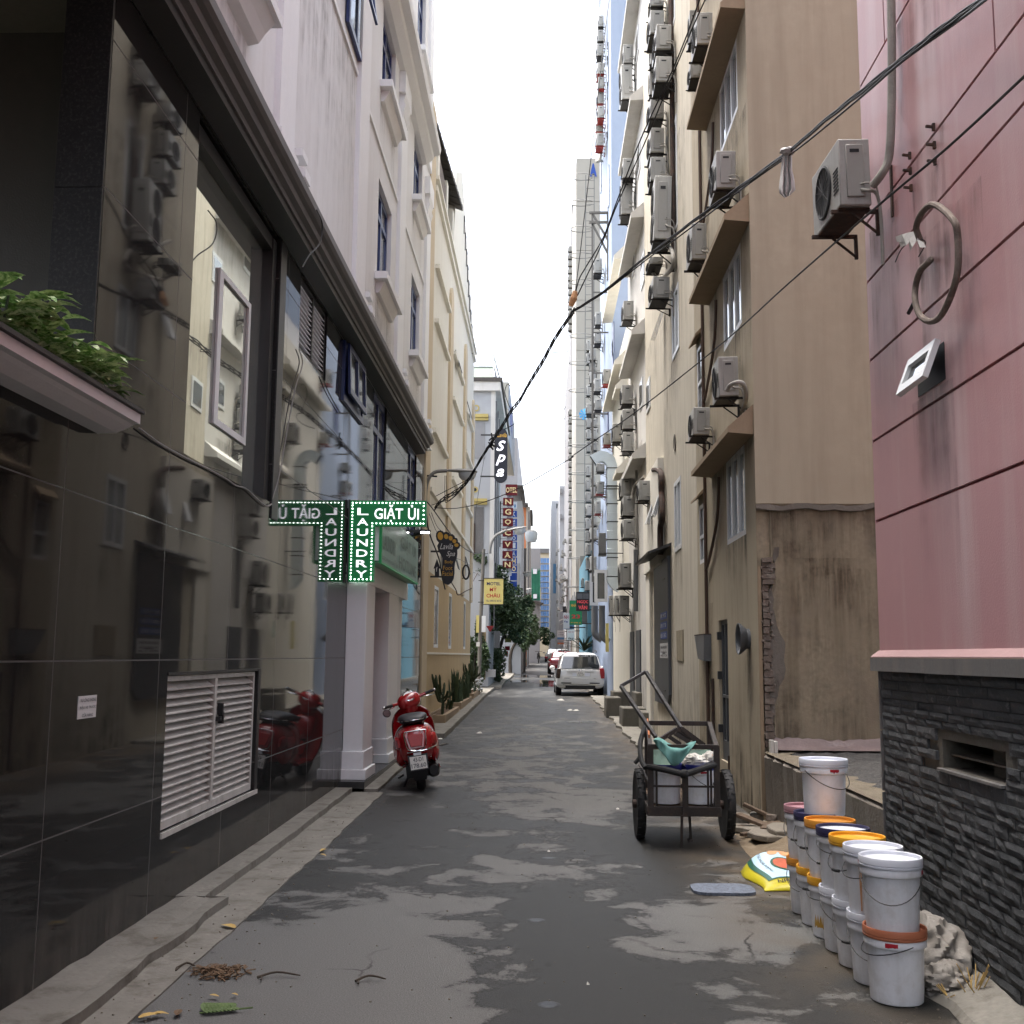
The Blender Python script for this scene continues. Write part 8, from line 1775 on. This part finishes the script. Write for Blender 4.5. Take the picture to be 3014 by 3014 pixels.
m = MB(); m.loft([[(-.12, -.40, .46), (.12, -.40, .46), (.12, -.33, .46), (-.12, -.33, .46)], [(-.11, -.44, .28), (.11, -.44, .28), (.11, -.40, .28), (-.11, -.40, .28)], [(-.07, -.40, .16), (.07, -.40, .16), (.07, -.37, .16), (-.07, -.37, .16)]]); m.build('mudflap', MT['black_plastic'], sk)
m = MB(); m.prism([(-.098, -.43, .445), (.098, -.43, .445), (.098, -.447, .295), (-.098, -.447, .295)], (0, .006, 0)); pl_ = m.build('number_plate', MT['plate'], sk)
text('43-D1', MT['ink_grey'], (-.06, -.4395, .382), (.12, 0, 0), (0, .006, .05), parent=pl_, bold=.02); text('178.60', MT['ink_grey'], (-.088, -.4475, .312), (.176, 0, 0), (0, .006, .052), parent=pl_, bold=.02)
for y, z in ((0, .235), (1.30, .235)):
    m = MB(); m.lathe([(.14, -.05), (.21, -.055), (.235, -.03), (.235, .03), (.21, .055), (.14, .05)], (0, y, z), 30, Mx); w = m.build('wheel', MT['tyre'], sk, smooth=True); m = MB(); m.lathe([(.03, .056), (.13, .052), (.14, .045), (.03, .04)], (0, y, z), 18, Mx); m.build('rim', MT['chrome'], w)
m = MB(); m.loft([rg(1.02, .07, .32, .5, 2.4, 16), rg(1.2, .075, .36, .53, 2.4, 16), rg(1.38, .07, .36, .51, 2.4, 16), rg(1.5, .03, .33, .42, 2.4, 16)]); m.build('front_mudguard', MT['scooter_red'], sk, smooth=True)
m = MB(); m.loft([rg(-.28, .05, .18, .30, 2.4, 16, .17), rg(-.2, .075, .15, .32, 2.4, 16, .17), rg(.15, .075, .15, .31, 2.4, 16, .16), rg(.3, .04, .2, .28, 2.4, 16, .14)]); m.box(-.16, .14, -.15, .4, .17, .33); m.build('engine', MT['black_plastic'], sk, smooth=True)
m = MB(); m.prism([(.235, -.2, .30), (.245, -.28, .26), (.24, -.05, .20), (.235, .05, .26)], (.012, 0, 0)); m.build('heat_shield', MT['chrome'], sk)
m = MB(); m.bar((-.12, .2, .2), (-.26, .12, -.02), .02); m.bar((-.2, -.1, .22), (-.26, -.16, .2), .02); m.build('kickstand', MT['dark_metal'], sk)

# ================================================================ rubble, litter, leaves
R = random.Random(12)
for i, (x, y, l, w, h, yaw, pit, z, l2) in enumerate(((1.93, 9.95, .42, .10, .03, .9, .25, .10, 'grey plank propped in the rubble by the cart wheel'), (2.02, 9.75, .40, .09, .03, -.6, .1, .12, 'dark plank leaning toward the platform corner'), (1.86, 9.72, .34, .05, .03, -1.0, .02, .05, 'thin pale batten lying in the rubble'), (1.98, 9.55, .22, .10, .025, .2, .1, .06, 'short broken board end in the rubble'), (1.82, 9.9, .3, .05, .025, .3, .05, .05, 'small dark batten nearest the cart wheel'), (2.0, 10.15, .36, .08, .03, 1.3, .4, .16, 'plank standing against the wall corner'))):
    Mr = Matrix.Rotation(yaw, 3, 'Z') @ Matrix.Rotation(pit, 3, 'X'); m = MB(); m.obox((x, y, z), (w, l, h), Mr); o = m.build('wood_plank', MT['wood'], origin=(x, y, z), bev=.004, seg=1); ORG[o.name] = Vector((x, y, z)); tag(o, l2, 'plank', 'planks in the rubble')
def chunk(l, x, y, z, sx, sy, sz, mat='slab', name='concrete_chunk', yaw=0.0, tilt=0.0, cat='rubble', grp='broken concrete pieces'):
    n = 9; ang = sorted(R.uniform(0, 2*PI) for _ in range(n)); Mr = Matrix.Rotation(yaw, 3, 'Z') @ Matrix.Rotation(tilt, 3, 'X'); m = MB()
    top = [Vector((sx*math.cos(a)*R.uniform(.8, 1), sy*math.sin(a)*R.uniform(.8, 1), sz/2)) for a in np.linspace(0, 2*PI, n, endpoint=False)]
    m.loft([[Vector((x, y, z))+Mr @ (q+Vector((0, 0, -sz))) for q in top], [Vector((x, y, z))+Mr @ q for q in top]])
    o = m.build(name, MT[mat], origin=(x, y, z), bev=min(.008, sz*.2), seg=1); ORG[o.name] = Vector((x, y, z)); return tag(o, l, cat, grp)
def dirt_h(x, y):
    u = (x-1.62)/.48; i = (y-8.3)/2.4
    return .012+(math.sin(PI*min(1, max(0, i)*1.02))*.22*max(0, u-.25)**1.4 if 0 < i < 1 else 0)
for (xx, yy), l, sx, sy in (((190, 480), 'broken concrete slab nearest the cart wheel', .14, .30), ((235, 560), 'cracked slab beside the cart wheel track', .15, .22), ((400, 640), 'large cracked slab before the pink-lidded bucket', .20, .26), ((330, 500), 'chipped slab next to the rubble planks', .15, .22), ((480, 640), 'slab corner at the platform foot', .12, .22), ((300, 590), 'flat slab in the middle of the broken paving', .12, .16)):
    p = hz('N', xx, yy, .06); x, y = float(p[0]), float(p[1]); chunk(l, x, y, dirt_h(x, y)+.012, sx, sy, .05, yaw=R.uniform(-.3, .3), tilt=R.uniform(-.05, .05))
for (x, y, z), l, s in (((2.02, 9.85, .16), 'brown lump of broken brick on the rubble heap', .06), ((1.96, 10.2, .12), 'pale mortar lump by the door corner', .07), ((1.88, 9.45, .06), 'small chunk at the edge of the rubble', .05), ((2.0, 9.3, .08), 'dark clod under the platform edge', .08), ((1.84, 10.3, .07), 'flat chip by the steel door', .08)):
    chunk(l, x, y, z, s, s*.8, s, 'old_brick' if 'brick' in l else 'concrete', 'brick_lump', R.uniform(0, 3), R.uniform(-.3, .3))
m = MB(); n = 26
for i in range(n+1):
    for j in range(13):
        x = 1.62+.48*j/12; y = 8.3+2.4*i/n; e = math.sin(PI*min(1, i/n*1.02)); m.v.append((x, y, .004+e*(.22*max(0, (j/12)-.25)**1.4)+R.uniform(0, .014)*(j > 1)*e-.01*(j == 0)))
m.f = [(i*13+j, (i+1)*13+j, (i+1)*13+j+1, i*13+j+1) for i in range(n) for j in range(12)]
o = m.build('dirt_pile', pm('sandy_dirt', (.17, .128, .082), .95, var=.25, vs=6, dirt=.5, dcol=(.25, .20, .14), ds=9, bump=.8, bs=45), smooth=True); tag(o, 'bank of brown dirt heaped against the cement platform', 'dirt', kind='stuff')
def scatter(name, lbl, cat, c, x, y, mat, size, kind=0, grp=None, z=.012):
    p = hg(c, x, y); o = None; m = MB(); px_, py_, pz = float(p[0]), float(p[1]), float(p[2])+z; q = R.uniform(0, 6.3)
    if kind == 0: leaf(m, (px_, py_, pz), (math.cos(q), math.sin(q), .12), size, size*.45, .35, 4)
    elif kind == 1:
        m.tube(spline([(px_-size*.5, py_-.02, pz), (px_-size*.1, py_+.03, pz+.012), (px_+size*.5, py_+.01, pz+.004)], 4), [.007, .006, .0055, .005, .005, .005, .0045, .004, .003], 6); m.tube([(px_-size*.4, py_-.01, pz), (px_-size*.35, py_-.07, pz+.004)], .004, 5)
    else:
        n = 9; m.v = [(px_+size*.5*math.cos(a)*R.uniform(.7, 1), py_+size*.35*math.sin(a)*R.uniform(.7, 1), pz-.006) for a in np.linspace(0, 6.28, n, endpoint=False)]+[(px_+size*.12, py_, pz+size*.16), (px_-size*.15, py_+.02, pz+size*.12)]
        m.f = [(i, (i+1) % n, n if i in (0, 1, 2, 7, 8) else n+1) for i in range(n)]+[(3, n, n+1), (7, n+1, n)]
    o = m.build(name, MT[mat], origin=(px_, py_, pz), smooth=kind == 1); ORG[o.name] = Vector((px_, py_, pz)); return tag(o, lbl, cat, grp)
for a in (('fallen_leaf', 'long pale yellow leaf lying near the kerb', 'leaf', 'Z', 790, 388, 'leaf_yellow', .12), ('fallen_leaf', 'small ochre leaf above the green frond', 'leaf', 'Z', 670, 710, 'leaf_yellow', .05), ('fallen_leaf', 'small tan leaf near the green frond stalk', 'leaf', 'Z', 775, 703, 'leaf_yellow', .04), ('fallen_leaf', 'curled yellow leaf on the gutter edge', 'leaf', 'Z', 400, 798, 'leaf_yellow', .07),
          ('fallen_leaf', 'wide yellow leaf at the bottom edge by the gutter', 'leaf', 'Z', 335, 820, 'leaf_yellow', .10), ('fallen_leaf', 'crumpled brown leaf near the green frond', 'leaf', 'Z', 515, 806, 'leaf_brown', .08), ('fallen_leaf', 'yellow leaf in the gutter beyond the kerb end', 'leaf', 'Z', 1225, 10, 'leaf_yellow', .10), ('fallen_leaf', 'second yellow leaf in the gutter beyond the kerb end', 'leaf', 'Z', 1195, 35, 'leaf_yellow', .07), ('fallen_leaf', 'tiny brown leaf on the kerb top', 'leaf', 'Z', 408, 498, 'leaf_brown', .05)):
    scatter(*a, grp='fallen leaves', z=.075 if 'kerb top' in a[1] else .018)
for x, y, s, l in ((1000, 615, .20, 'forked dark twig on the road by the leaf litter'), (1435, 632, .14, 'thin dark twig lying on the damp asphalt'), (560, 570, .08, 'short twig at the edge of the leaf litter')): scatter('twig', l, 'twig', 'Z', x, y, 'twig', s, 1, 'twigs on the road')
p = hg('Z', 715, 775); t = thing('leaf_frond', 'torn green frond lying on the road near the gutter', 'leaf', tuple(map(float, p))); m = MB()
for k in range(9):
    q = Vector((float(p[0])-.06+.015*k, float(p[1])-.02+.006*k, .015)); leaf(m, q, (-.2-.02*k, .6, .15), .09-.004*k, .03, .4); leaf(m, q, (.35, -.5, .1), .05, .02, .3)
m.tube([(float(p[0])-.07, float(p[1])-.05, .014), (float(p[0])+.14, float(p[1])+.03, .016)], .004, 5); m.build('leaflets', MT['leaf_green'], t)
p = hg('Z', 715, 592); m = MB()
for k in range(150):
    q = R.uniform(0, 6.3); r = R.random()**.7; x, y = float(p[0])+.14*r*math.cos(q), float(p[1])+.12*r*math.sin(q); a = R.uniform(0, 6.3); l = R.uniform(.015, .06); m.bar((x, y, .008+R.uniform(0, .03)*(1-r)), (x+l*math.cos(a), y+l*math.sin(a), .008+R.uniform(0, .03)*(1-r)), .005)
for k in range(60):
    q = R.uniform(0, 6.3); r = R.random()**.6; leaf(m, (float(p[0])+.14*r*math.cos(q), float(p[1])+.12*r*math.sin(q), .012+.02*(1-r)), (math.cos(q*3), math.sin(q*3), .3), R.uniform(.02, .05), .018, .6, 2)
o = m.build('leaf_litter', MT['leaf_brown']); tag(o, 'small heap of dry brown leaf litter on the road', 'leaf litter', kind='stuff')
for c, x, y, s, l in (('K', 995, 1350, .26, 'flat white paper scrap on the road beyond the scooter'), ('K', 715, 1392, .2, 'crumpled white scrap beside the red scooter'), ('P', 725, 1748, .55, 'white plastic scrap behind the parked white car'), ('P', 860, 1893, .35, 'greyish scrap left of the brighter white one'[:17]+'beside the brighter white one'), ('P', 945, 1897, .42, 'bright white scrap in the middle of the road'), ('L', 180, 1818, .06, 'tiny white paper bit on the asphalt before the cart'), ('BB', 757, 705, .035, 'pale pebble on the near asphalt'), ('L', 740, 1472, .08, 'small pale scrap beside the cart wheel')):
    scatter('paper_scrap', l, 'litter', c, x, y, 'bag_white', s*.5, 2, 'litter on the road')
for x, y, s in ((490, 367, .10), (555, 804, .10), (555, 46, .10)):
    p = hg('BB', x, y); m = MB(); m.ball((float(p[0]), float(p[1]), float(p[2])+.001), (s*.55, s*.5, .004), 12, 4); o = m.build('tar_spot', MT['black_plastic'], origin=(float(p[0]), float(p[1]), 0)); tag(o, {367: 'dark tar spot in the middle of the road', 804: 'dark tar spot nearest the bottom edge', 46: 'dark tar spot ahead of the cart'}[y], 'spot', 'tar spots on the road')
# gravelly crumbs scattered on road and gutter
m = MB()
for k in range(900):
    x = R.choice((R.uniform(-2.05, -1.5), R.uniform(-1.7, 1.9), R.uniform(1.3, 2.0))); y = 3.9+10*R.random()**1.8; s = R.uniform(.002, .0065)
    m.obox((x, y, gz(y)+.012+s*.3 if x < -1.73 else gz(y)+s*.4), (s*1.6, s, s), Matrix.Rotation(R.uniform(0, 3), 3, 'Z'))
o = m.build('grit', MT['slab']); tag(o, 'fine pale grit scattered over the road', 'grit', kind='stuff')
# puddles
def puddle(c, pts_, lbl):
    P = [hg(c, x, y) for x, y in pts_]; m = MB(); m.poly([(float(q[0]), float(q[1]), gz(float(q[1]))+.006) for q in P]); o = m.build('puddle', MT['water']); tag(o, lbl, 'puddle', 'puddles on the road', 'structure')
puddle('P', [(0, 1465), (120, 1450), (300, 1462), (480, 1455), (660, 1470), (660, 1550), (520, 1553), (390, 1550), (420, 1520), (330, 1490), (150, 1490), (20, 1490)], 'bright puddle stretching to the white car')
puddle('P', [(20, 1405), (200, 1385), (420, 1392), (660, 1395), (660, 1425), (480, 1425), (250, 1420), (80, 1420)], 'narrow puddle behind the bright one')
puddle('L', [(325, 758), (450, 752), (560, 757), (575, 765), (450, 768), (340, 765)], 'thin wet streak across the road by the cart')
# ================================================================ overhead cables
def cable(lbl, pts, r, mat='cable', grp='overhead cables', strands=1, n=8, tw=.03):
    P = spline([hy(c, x, y, Y) for c, x, y, Y in pts], n); m = MB()
    for s in range(strands):
        if strands == 1: m.tube(P, r, 6); continue
        ph = 2*PI*s/strands; m.tube([q+Vector((0, tw*math.sin(i*.55+ph)*.5, tw*math.cos(i*.37+ph))) for i, q in enumerate(P)], r, 6)
    o = m.build('overhead_cable', MT[mat], origin=P[0], smooth=True); ORG[o.name] = P[0]; return tag(o, lbl, 'cable', grp)
mainp = [('D', 1790, -80, 4.35), ('D', 1690, 2, 4.6), ('D', 1480, 150, 5.0), ('D', 1250, 330, 5.55), ('D', 1000, 530, 6.3), ('D', 800, 690, 7.05), ('D', 620, 845, 7.85), ('D', 360, 1035, 9.2), ('G', 1560, 60, 9.9), ('G', 1200, 330, 11.0), ('G', 900, 560, 11.9), ('G', 560, 840, 12.7), ('G', 290, 1010, 13.4)]
cable('thick black cable bundle sagging across the alley from the pink wall', mainp, .0075, strands=3, tw=.012)
cable('thinner black cable running just under the thick bundle', [('D', 1780, -50, 4.35), ('D', 1560, 120, 4.85), ('D', 1250, 345, 5.55), ('D', 1000, 560, 6.3), ('D', 660, 838, 7.65), ('D', 370, 1045, 9.15), ('G', 1230, 350, 10.9), ('G', 1000, 510, 11.7), ('G', 560, 850, 12.7), ('G', 280, 1015, 13.4)], .007)
cable('knotted cable bundle dropping from the junction to the lamp bracket', [('G', 290, 1010, 13.4), ('G', 220, 1110, 13.8), ('G', 100, 1290, 14.6), ('G', 0, 1480, 15.3), ('H', 1330, 480, 15.9), ('H', 1215, 670, 16.5), ('H', 1110, 860, 17), ('H', 990, 1010, 17.5), ('H', 850, 1245, 18.2), ('H', 720, 1440, 18.8), ('H', 560, 1690, 19.4), ('U', 1600, 80, 20), ('U', 1400, 280, 20.2), ('U', 1100, 460, 20.4), ('U', 960, 630, 20.5)], .009, strands=4, tw=.035)
cable('black cable climbing steeply past the stacked aircons to the top edge', [('C', 1500, -60, 10.5), ('C', 1478, 0, 10.6), ('C', 1320, 430, 11.2), ('C', 1160, 800, 11.7), ('C', 920, 1320, 12.2), ('C', 690, 1920, 12.8), ('G', 560, 330, 13.0), ('G', 400, 600, 13.2), ('G', 335, 720, 13.3), ('G', 290, 900, 13.4)], .008)
cable('second black cable climbing beside the steep one', [('C', 1560, -60, 10.4), ('C', 1530, 0, 10.5), ('C', 1400, 290, 11.0), ('C', 1170, 840, 11.7), ('C', 960, 1350, 12.2), ('C', 700, 1932, 12.8), ('G', 560, 360, 13.0), ('G', 430, 640, 13.2), ('G', 320, 870, 13.4)], .008)
cable('thin black wire dropping from the top to the cable junction', [('C', 640, -60, 14.8), ('C', 622, 0, 14.6), ('C', 560, 500, 14.2), ('C', 500, 1050, 13.9), ('C', 400, 1932, 13.6), ('G', 340, 520, 13.5), ('G', 300, 830, 13.4)], .006)
cable('single black cable crossing low from the pink wall to the lamp bracket', [('D', 1990, 370, 4.0), ('D', 1932, 430, 4.1), ('D', 1500, 830, 4.9), ('D', 1100, 1165, 5.75), ('D', 600, 1600, 8.0), ('D', 240, 1925, 10.6), ('J', 900, 20, 12.0), ('J', 500, 300, 13.6), ('J', 270, 460, 14.6), ('I', 1260, 5, 14.9), ('I', 730, 310, 17.2), ('I', 480, 425, 18.6), ('U', 1750, 545, 19.6), ('U', 1350, 620, 20.3), ('U', 1000, 610, 20.5)], .007)
for i, pts in enumerate(([('U', 1560, 90, 20), ('U', 1250, 250, 20.2), ('U', 980, 390, 20.4)], [('U', 1640, 60, 20), ('U', 1300, 420, 20.3), ('U', 1150, 480, 20.4), ('U', 900, 560, 20.5)], [('U', 1620, 40, 20), ('U', 1420, 320, 20.2), ('U', 1200, 500, 20.3), ('U', 1160, 440, 20.4), ('U', 1155, 0, 20.4)], [('U', 1210, 500, 20.35), ('U', 1185, 250, 20.4), ('U', 1180, 0, 20.4)])):
    cable('tangled thin wire among the knot by the lamp bracket', pts, .006, grp='tangled wires by the lamp bracket')
cable('black cable sloping from the lamp bracket down past the foot sign to the pole', [('U', 820, 500, 20.5), ('U', 940, 650, 20.8), ('U', 1240, 1070, 22.5), ('U', 1440, 1310, 26), ('U', 1700, 1470, 32), ('U', 1932, 1480, 37.5), ('I', 330, 1075, 37.9)], .012)
cable('black cable hanging from the bracket down behind the foot sign', [('U', 800, 600, 20.5), ('U', 830, 950, 20.6), ('U', 900, 1200, 20.8), ('U', 990, 1420, 21.1), ('U', 1060, 1640, 21.3), ('U', 1100, 1900, 21.5), ('U', 1160, 2150, 22)], .014)
for i, pts in enumerate(([('U', 860, 720, 20.5), ('U', 960, 980, 20.8), ('U', 1010, 1080, 21)], [('U', 900, 700, 20.5), ('U', 1000, 950, 20.9), ('U', 1100, 1060, 21.2)])): cable('fine wire fanning down from the lamp bracket', pts, .005, grp='fine wires at the lamp bracket')
cable('orange-brown wire looping from under the foot sign to the pole', [('F', 1725, 1130, 22), ('F', 1770, 1200, 23), ('F', 1790, 1245, 24), ('F', 1850, 1215, 27), ('F', 1900, 1190, 32), ('I', 120, 1480, 36), ('I', 215, 1300, 37.9)], .012, mat='rust')
cable('wire rising straight from the motel pole past the cream building', [('I', 175, 1050, 37.8), ('I', 190, 650, 35), ('I', 240, 300, 31), ('I', 290, 0, 28.5)], .006)
cable('thin wire sagging between the motel pole and the foot sign', [('U', 1380, 1570, 22.3), ('U', 1500, 1620, 26), ('U', 1640, 1720, 31), ('I', 60, 1230, 34), ('I', 240, 1330, 37.9)], .006)
t = thing('cable_coil', 'black coil of spare cable hanging by the cream wall corner', 'cable', tuple(map(float, hy('U', 1555, 1690, 25)))); m = MB()
for k in range(4):
    dx = k*7; m.tube([hy('U', 1555+(50+dx)*math.cos(q), 1830+(120+dx)*math.sin(q), 25+.02*k) for q in np.linspace(0, 2*PI, 20)], .010, 6)
m.tube([hy('U', 1520, 1910, 25), hy('U', 1490, 1960, 25)], .012, 6); m.build('coil', MT['cable'], t, smooth=True)
for lbl, pts in (('small wire loop sticking out of the knotted bundle, upper', [('H', 1565, 148, 15.6), ('H', 1770, 143, 15.6), ('H', 1800, 155, 15.6), ('H', 1770, 172, 15.6), ('H', 1540, 185, 15.7)]), ('big cable loop bulging from the knotted bundle', [('H', 1110, 855, 17), ('H', 960, 640, 17.2), ('H', 910, 680, 17.3), ('H', 905, 790, 17.4), ('H', 990, 1010, 17.5)]), ('lower cable loop bulging over the spa sign', [('H', 1000, 1050, 17.6), ('H', 1070, 1060, 17.6), ('H', 1090, 1110, 17.6), ('H', 1040, 1190, 17.7), ('H', 960, 1240, 17.8), ('H', 890, 1270, 17.9)]), ('loose wire end curling above the bundle', [('H', 1150, 780, 16.8), ('H', 1115, 710, 16.8), ('H', 1130, 665, 16.8), ('H', 1195, 650, 16.7), ('H', 1190, 510, 16.7)])):
    cable(lbl, pts, .006, n=5, grp='loops on the cable bundle')
t = thing('cable_splice', 'dark splice box tangled in the cables beside the spa sign', 'splice', tuple(map(float, hy('H', 700, 1450, 18.9)))); m = MB()
for k in range(12): q = Vector(hy('H', 700+R.uniform(-35, 35), 1470+R.uniform(-60, 60), 18.85)); m.bar(q, q+Vector((R.uniform(-.08, .08), R.uniform(-.05, .05), R.uniform(-.15, .15))), .025)
m.build('splices', MT['cable'], t)
# thin wires along the granite
cable('grey twisted wire crossing the granite below the canopy to the laundry sign', [('E', 770, 880, 5.45), ('E', 850, 935, 6.0), ('E', 930, 990, 6.5), ('E', 1085, 1075, 7.4), ('E', 1240, 1155, 8.5), ('E', 1340, 1215, 9.5), ('E', 1460, 1290, 10.8), ('E', 1520, 1335, 12.0)], .006, mat='wire_grey', grp='wires on the granite wall') if False else None
def wallwire(lbl, pts, r, mat='wire_grey', X=XL+.015):
    P = spline([hx(c, x, y, X) for c, x, y in pts], 6); m = MB(); m.tube(P, r, 6); o = m.build('wall_wire', MT[mat], origin=P[0], smooth=True); tag(o, lbl, 'wire', 'wires on the granite wall')
wallwire('grey twisted wire crossing the granite below the canopy to the laundry sign', [('E', 790, 890), ('E', 850, 935), ('E', 930, 990), ('E', 1085, 1075), ('E', 1180, 1120), ('E', 1290, 1180), ('E', 1340, 1215), ('E', 1400, 1235), ('E', 1460, 1290), ('E', 1515, 1333), ('E', 1545, 1320)], .006)
wallwire('pale wire slanting down from the louvred vent to the sign', [('E', 1700, 440), ('E', 1720, 520), ('E', 1685, 640), ('E', 1655, 780), ('E', 1620, 980), ('E', 1590, 1150), ('E', 1550, 1290)], .005)
wallwire('thin dark wire looping over the cornice of the white block', [('A', 1800, 1195), ('A', 1832, 1270), ('A', 1820, 1380), ('A', 1760, 1450), ('A', 1720, 1520)], .006, 'cable', XL+.34)
wallwire('pair of dark wires hanging below the vent', [('E', 1830, 595), ('E', 1870, 690), ('E', 1932, 800)], .006, 'cable')
# rag tied on the bundle
t = thing('white_rag', 'grubby white rag knotted on the cable bundle', 'rag', tuple(map(float, hy('D', 605, 860, 7.85)))); m = MB(); n = 9
strip_ = [((575, 880), (630, 860)), ((572, 910), (632, 900)), ((568, 960), (632, 950)), ((562, 1010), (645, 1010)), ((557, 1050), (650, 1065)), ((560, 1085), (640, 1075)), ((590, 1110), (620, 1095))]
for k, (a, b) in enumerate(strip_):
    for i in range(n+1):
        x = a[0]+(b[0]-a[0])*i/n; y = a[1]+(b[1]-a[1])*i/n; m.v.append(hy('D', x, y, 7.85+.02*math.sin(i*2.2+k*.3)*(1+.2*k)))
m.f = [(k*(n+1)+i, k*(n+1)+i+1, (k+1)*(n+1)+i+1, (k+1)*(n+1)+i) for k in range(6) for i in range(n)]; m.build('cloth', MT['rag'], t, smooth=True, ang=80)
m = MB(); m.ball(hy('D', 605, 850, 7.85), (.055, .045, .03), 12, 8, .25); m.build('knot', MT['rag'], t, smooth=True)
t = thing('cable_tape', 'faded red and white tape wound on the cable junction', 'tape', tuple(map(float, hy('G', 290, 900, 13.4)))); m = MB(); m.tube([hy('G', 300, 830, 13.38), hy('G', 285, 900, 13.38), hy('G', 255, 970, 13.4)], [.03, .045, .03], 8); m.build('tape', MT['fruit_pale'], t)

# ================================================================ light
w = bpy.data.worlds.new("World"); SC.world = w; w.use_nodes = True; nt_w = w.node_tree; bg = nt_w.nodes['Background']
sky = nt_w.nodes.new('ShaderNodeTexSky'); sky.sky_type = 'NISHITA'; sky.sun_disc = False; SUN_EL, SUN_ROT = math.radians(74), math.radians(-70)
sky.sun_elevation = SUN_EL; sky.sun_rotation = SUN_ROT; sky.air_density = 1.0; sky.dust_density = 6.0; sky.ozone_density = 1.0
hs = nt_w.nodes.new('ShaderNodeHueSaturation'); hs.inputs['Saturation'].default_value = .5
nt_w.links.new(sky.outputs[0], hs.inputs['Color']); nt_w.links.new(hs.outputs[0], bg.inputs['Color']); bg.inputs['Strength'].default_value = .15
sl = bpy.data.lights.new('sun', 'SUN'); sl.energy = .5; sl.angle = math.radians(25); sl.color = (1, .97, .93); so = bpy.data.objects.new('sun', sl); COL.objects.link(so)
dv = Vector((math.sin(SUN_ROT)*math.cos(SUN_EL), math.cos(SUN_ROT)*math.cos(SUN_EL), math.sin(SUN_EL)))
so.rotation_euler = dv.to_track_quat('Z', 'Y').to_euler()
SC.view_settings.view_transform = 'Standard'; SC.view_settings.look = 'None'; SC.view_settings.exposure = 2.45; SC.view_settings.gamma = 1.0
try:
    SC.cycles.max_bounces = 8; SC.cycles.diffuse_bounces = 4; SC.cycles.glossy_bounces = 4; SC.cycles.use_denoising = True
    SC.cycles.caustics_reflective = False; SC.cycles.caustics_refractive = False
except Exception: pass
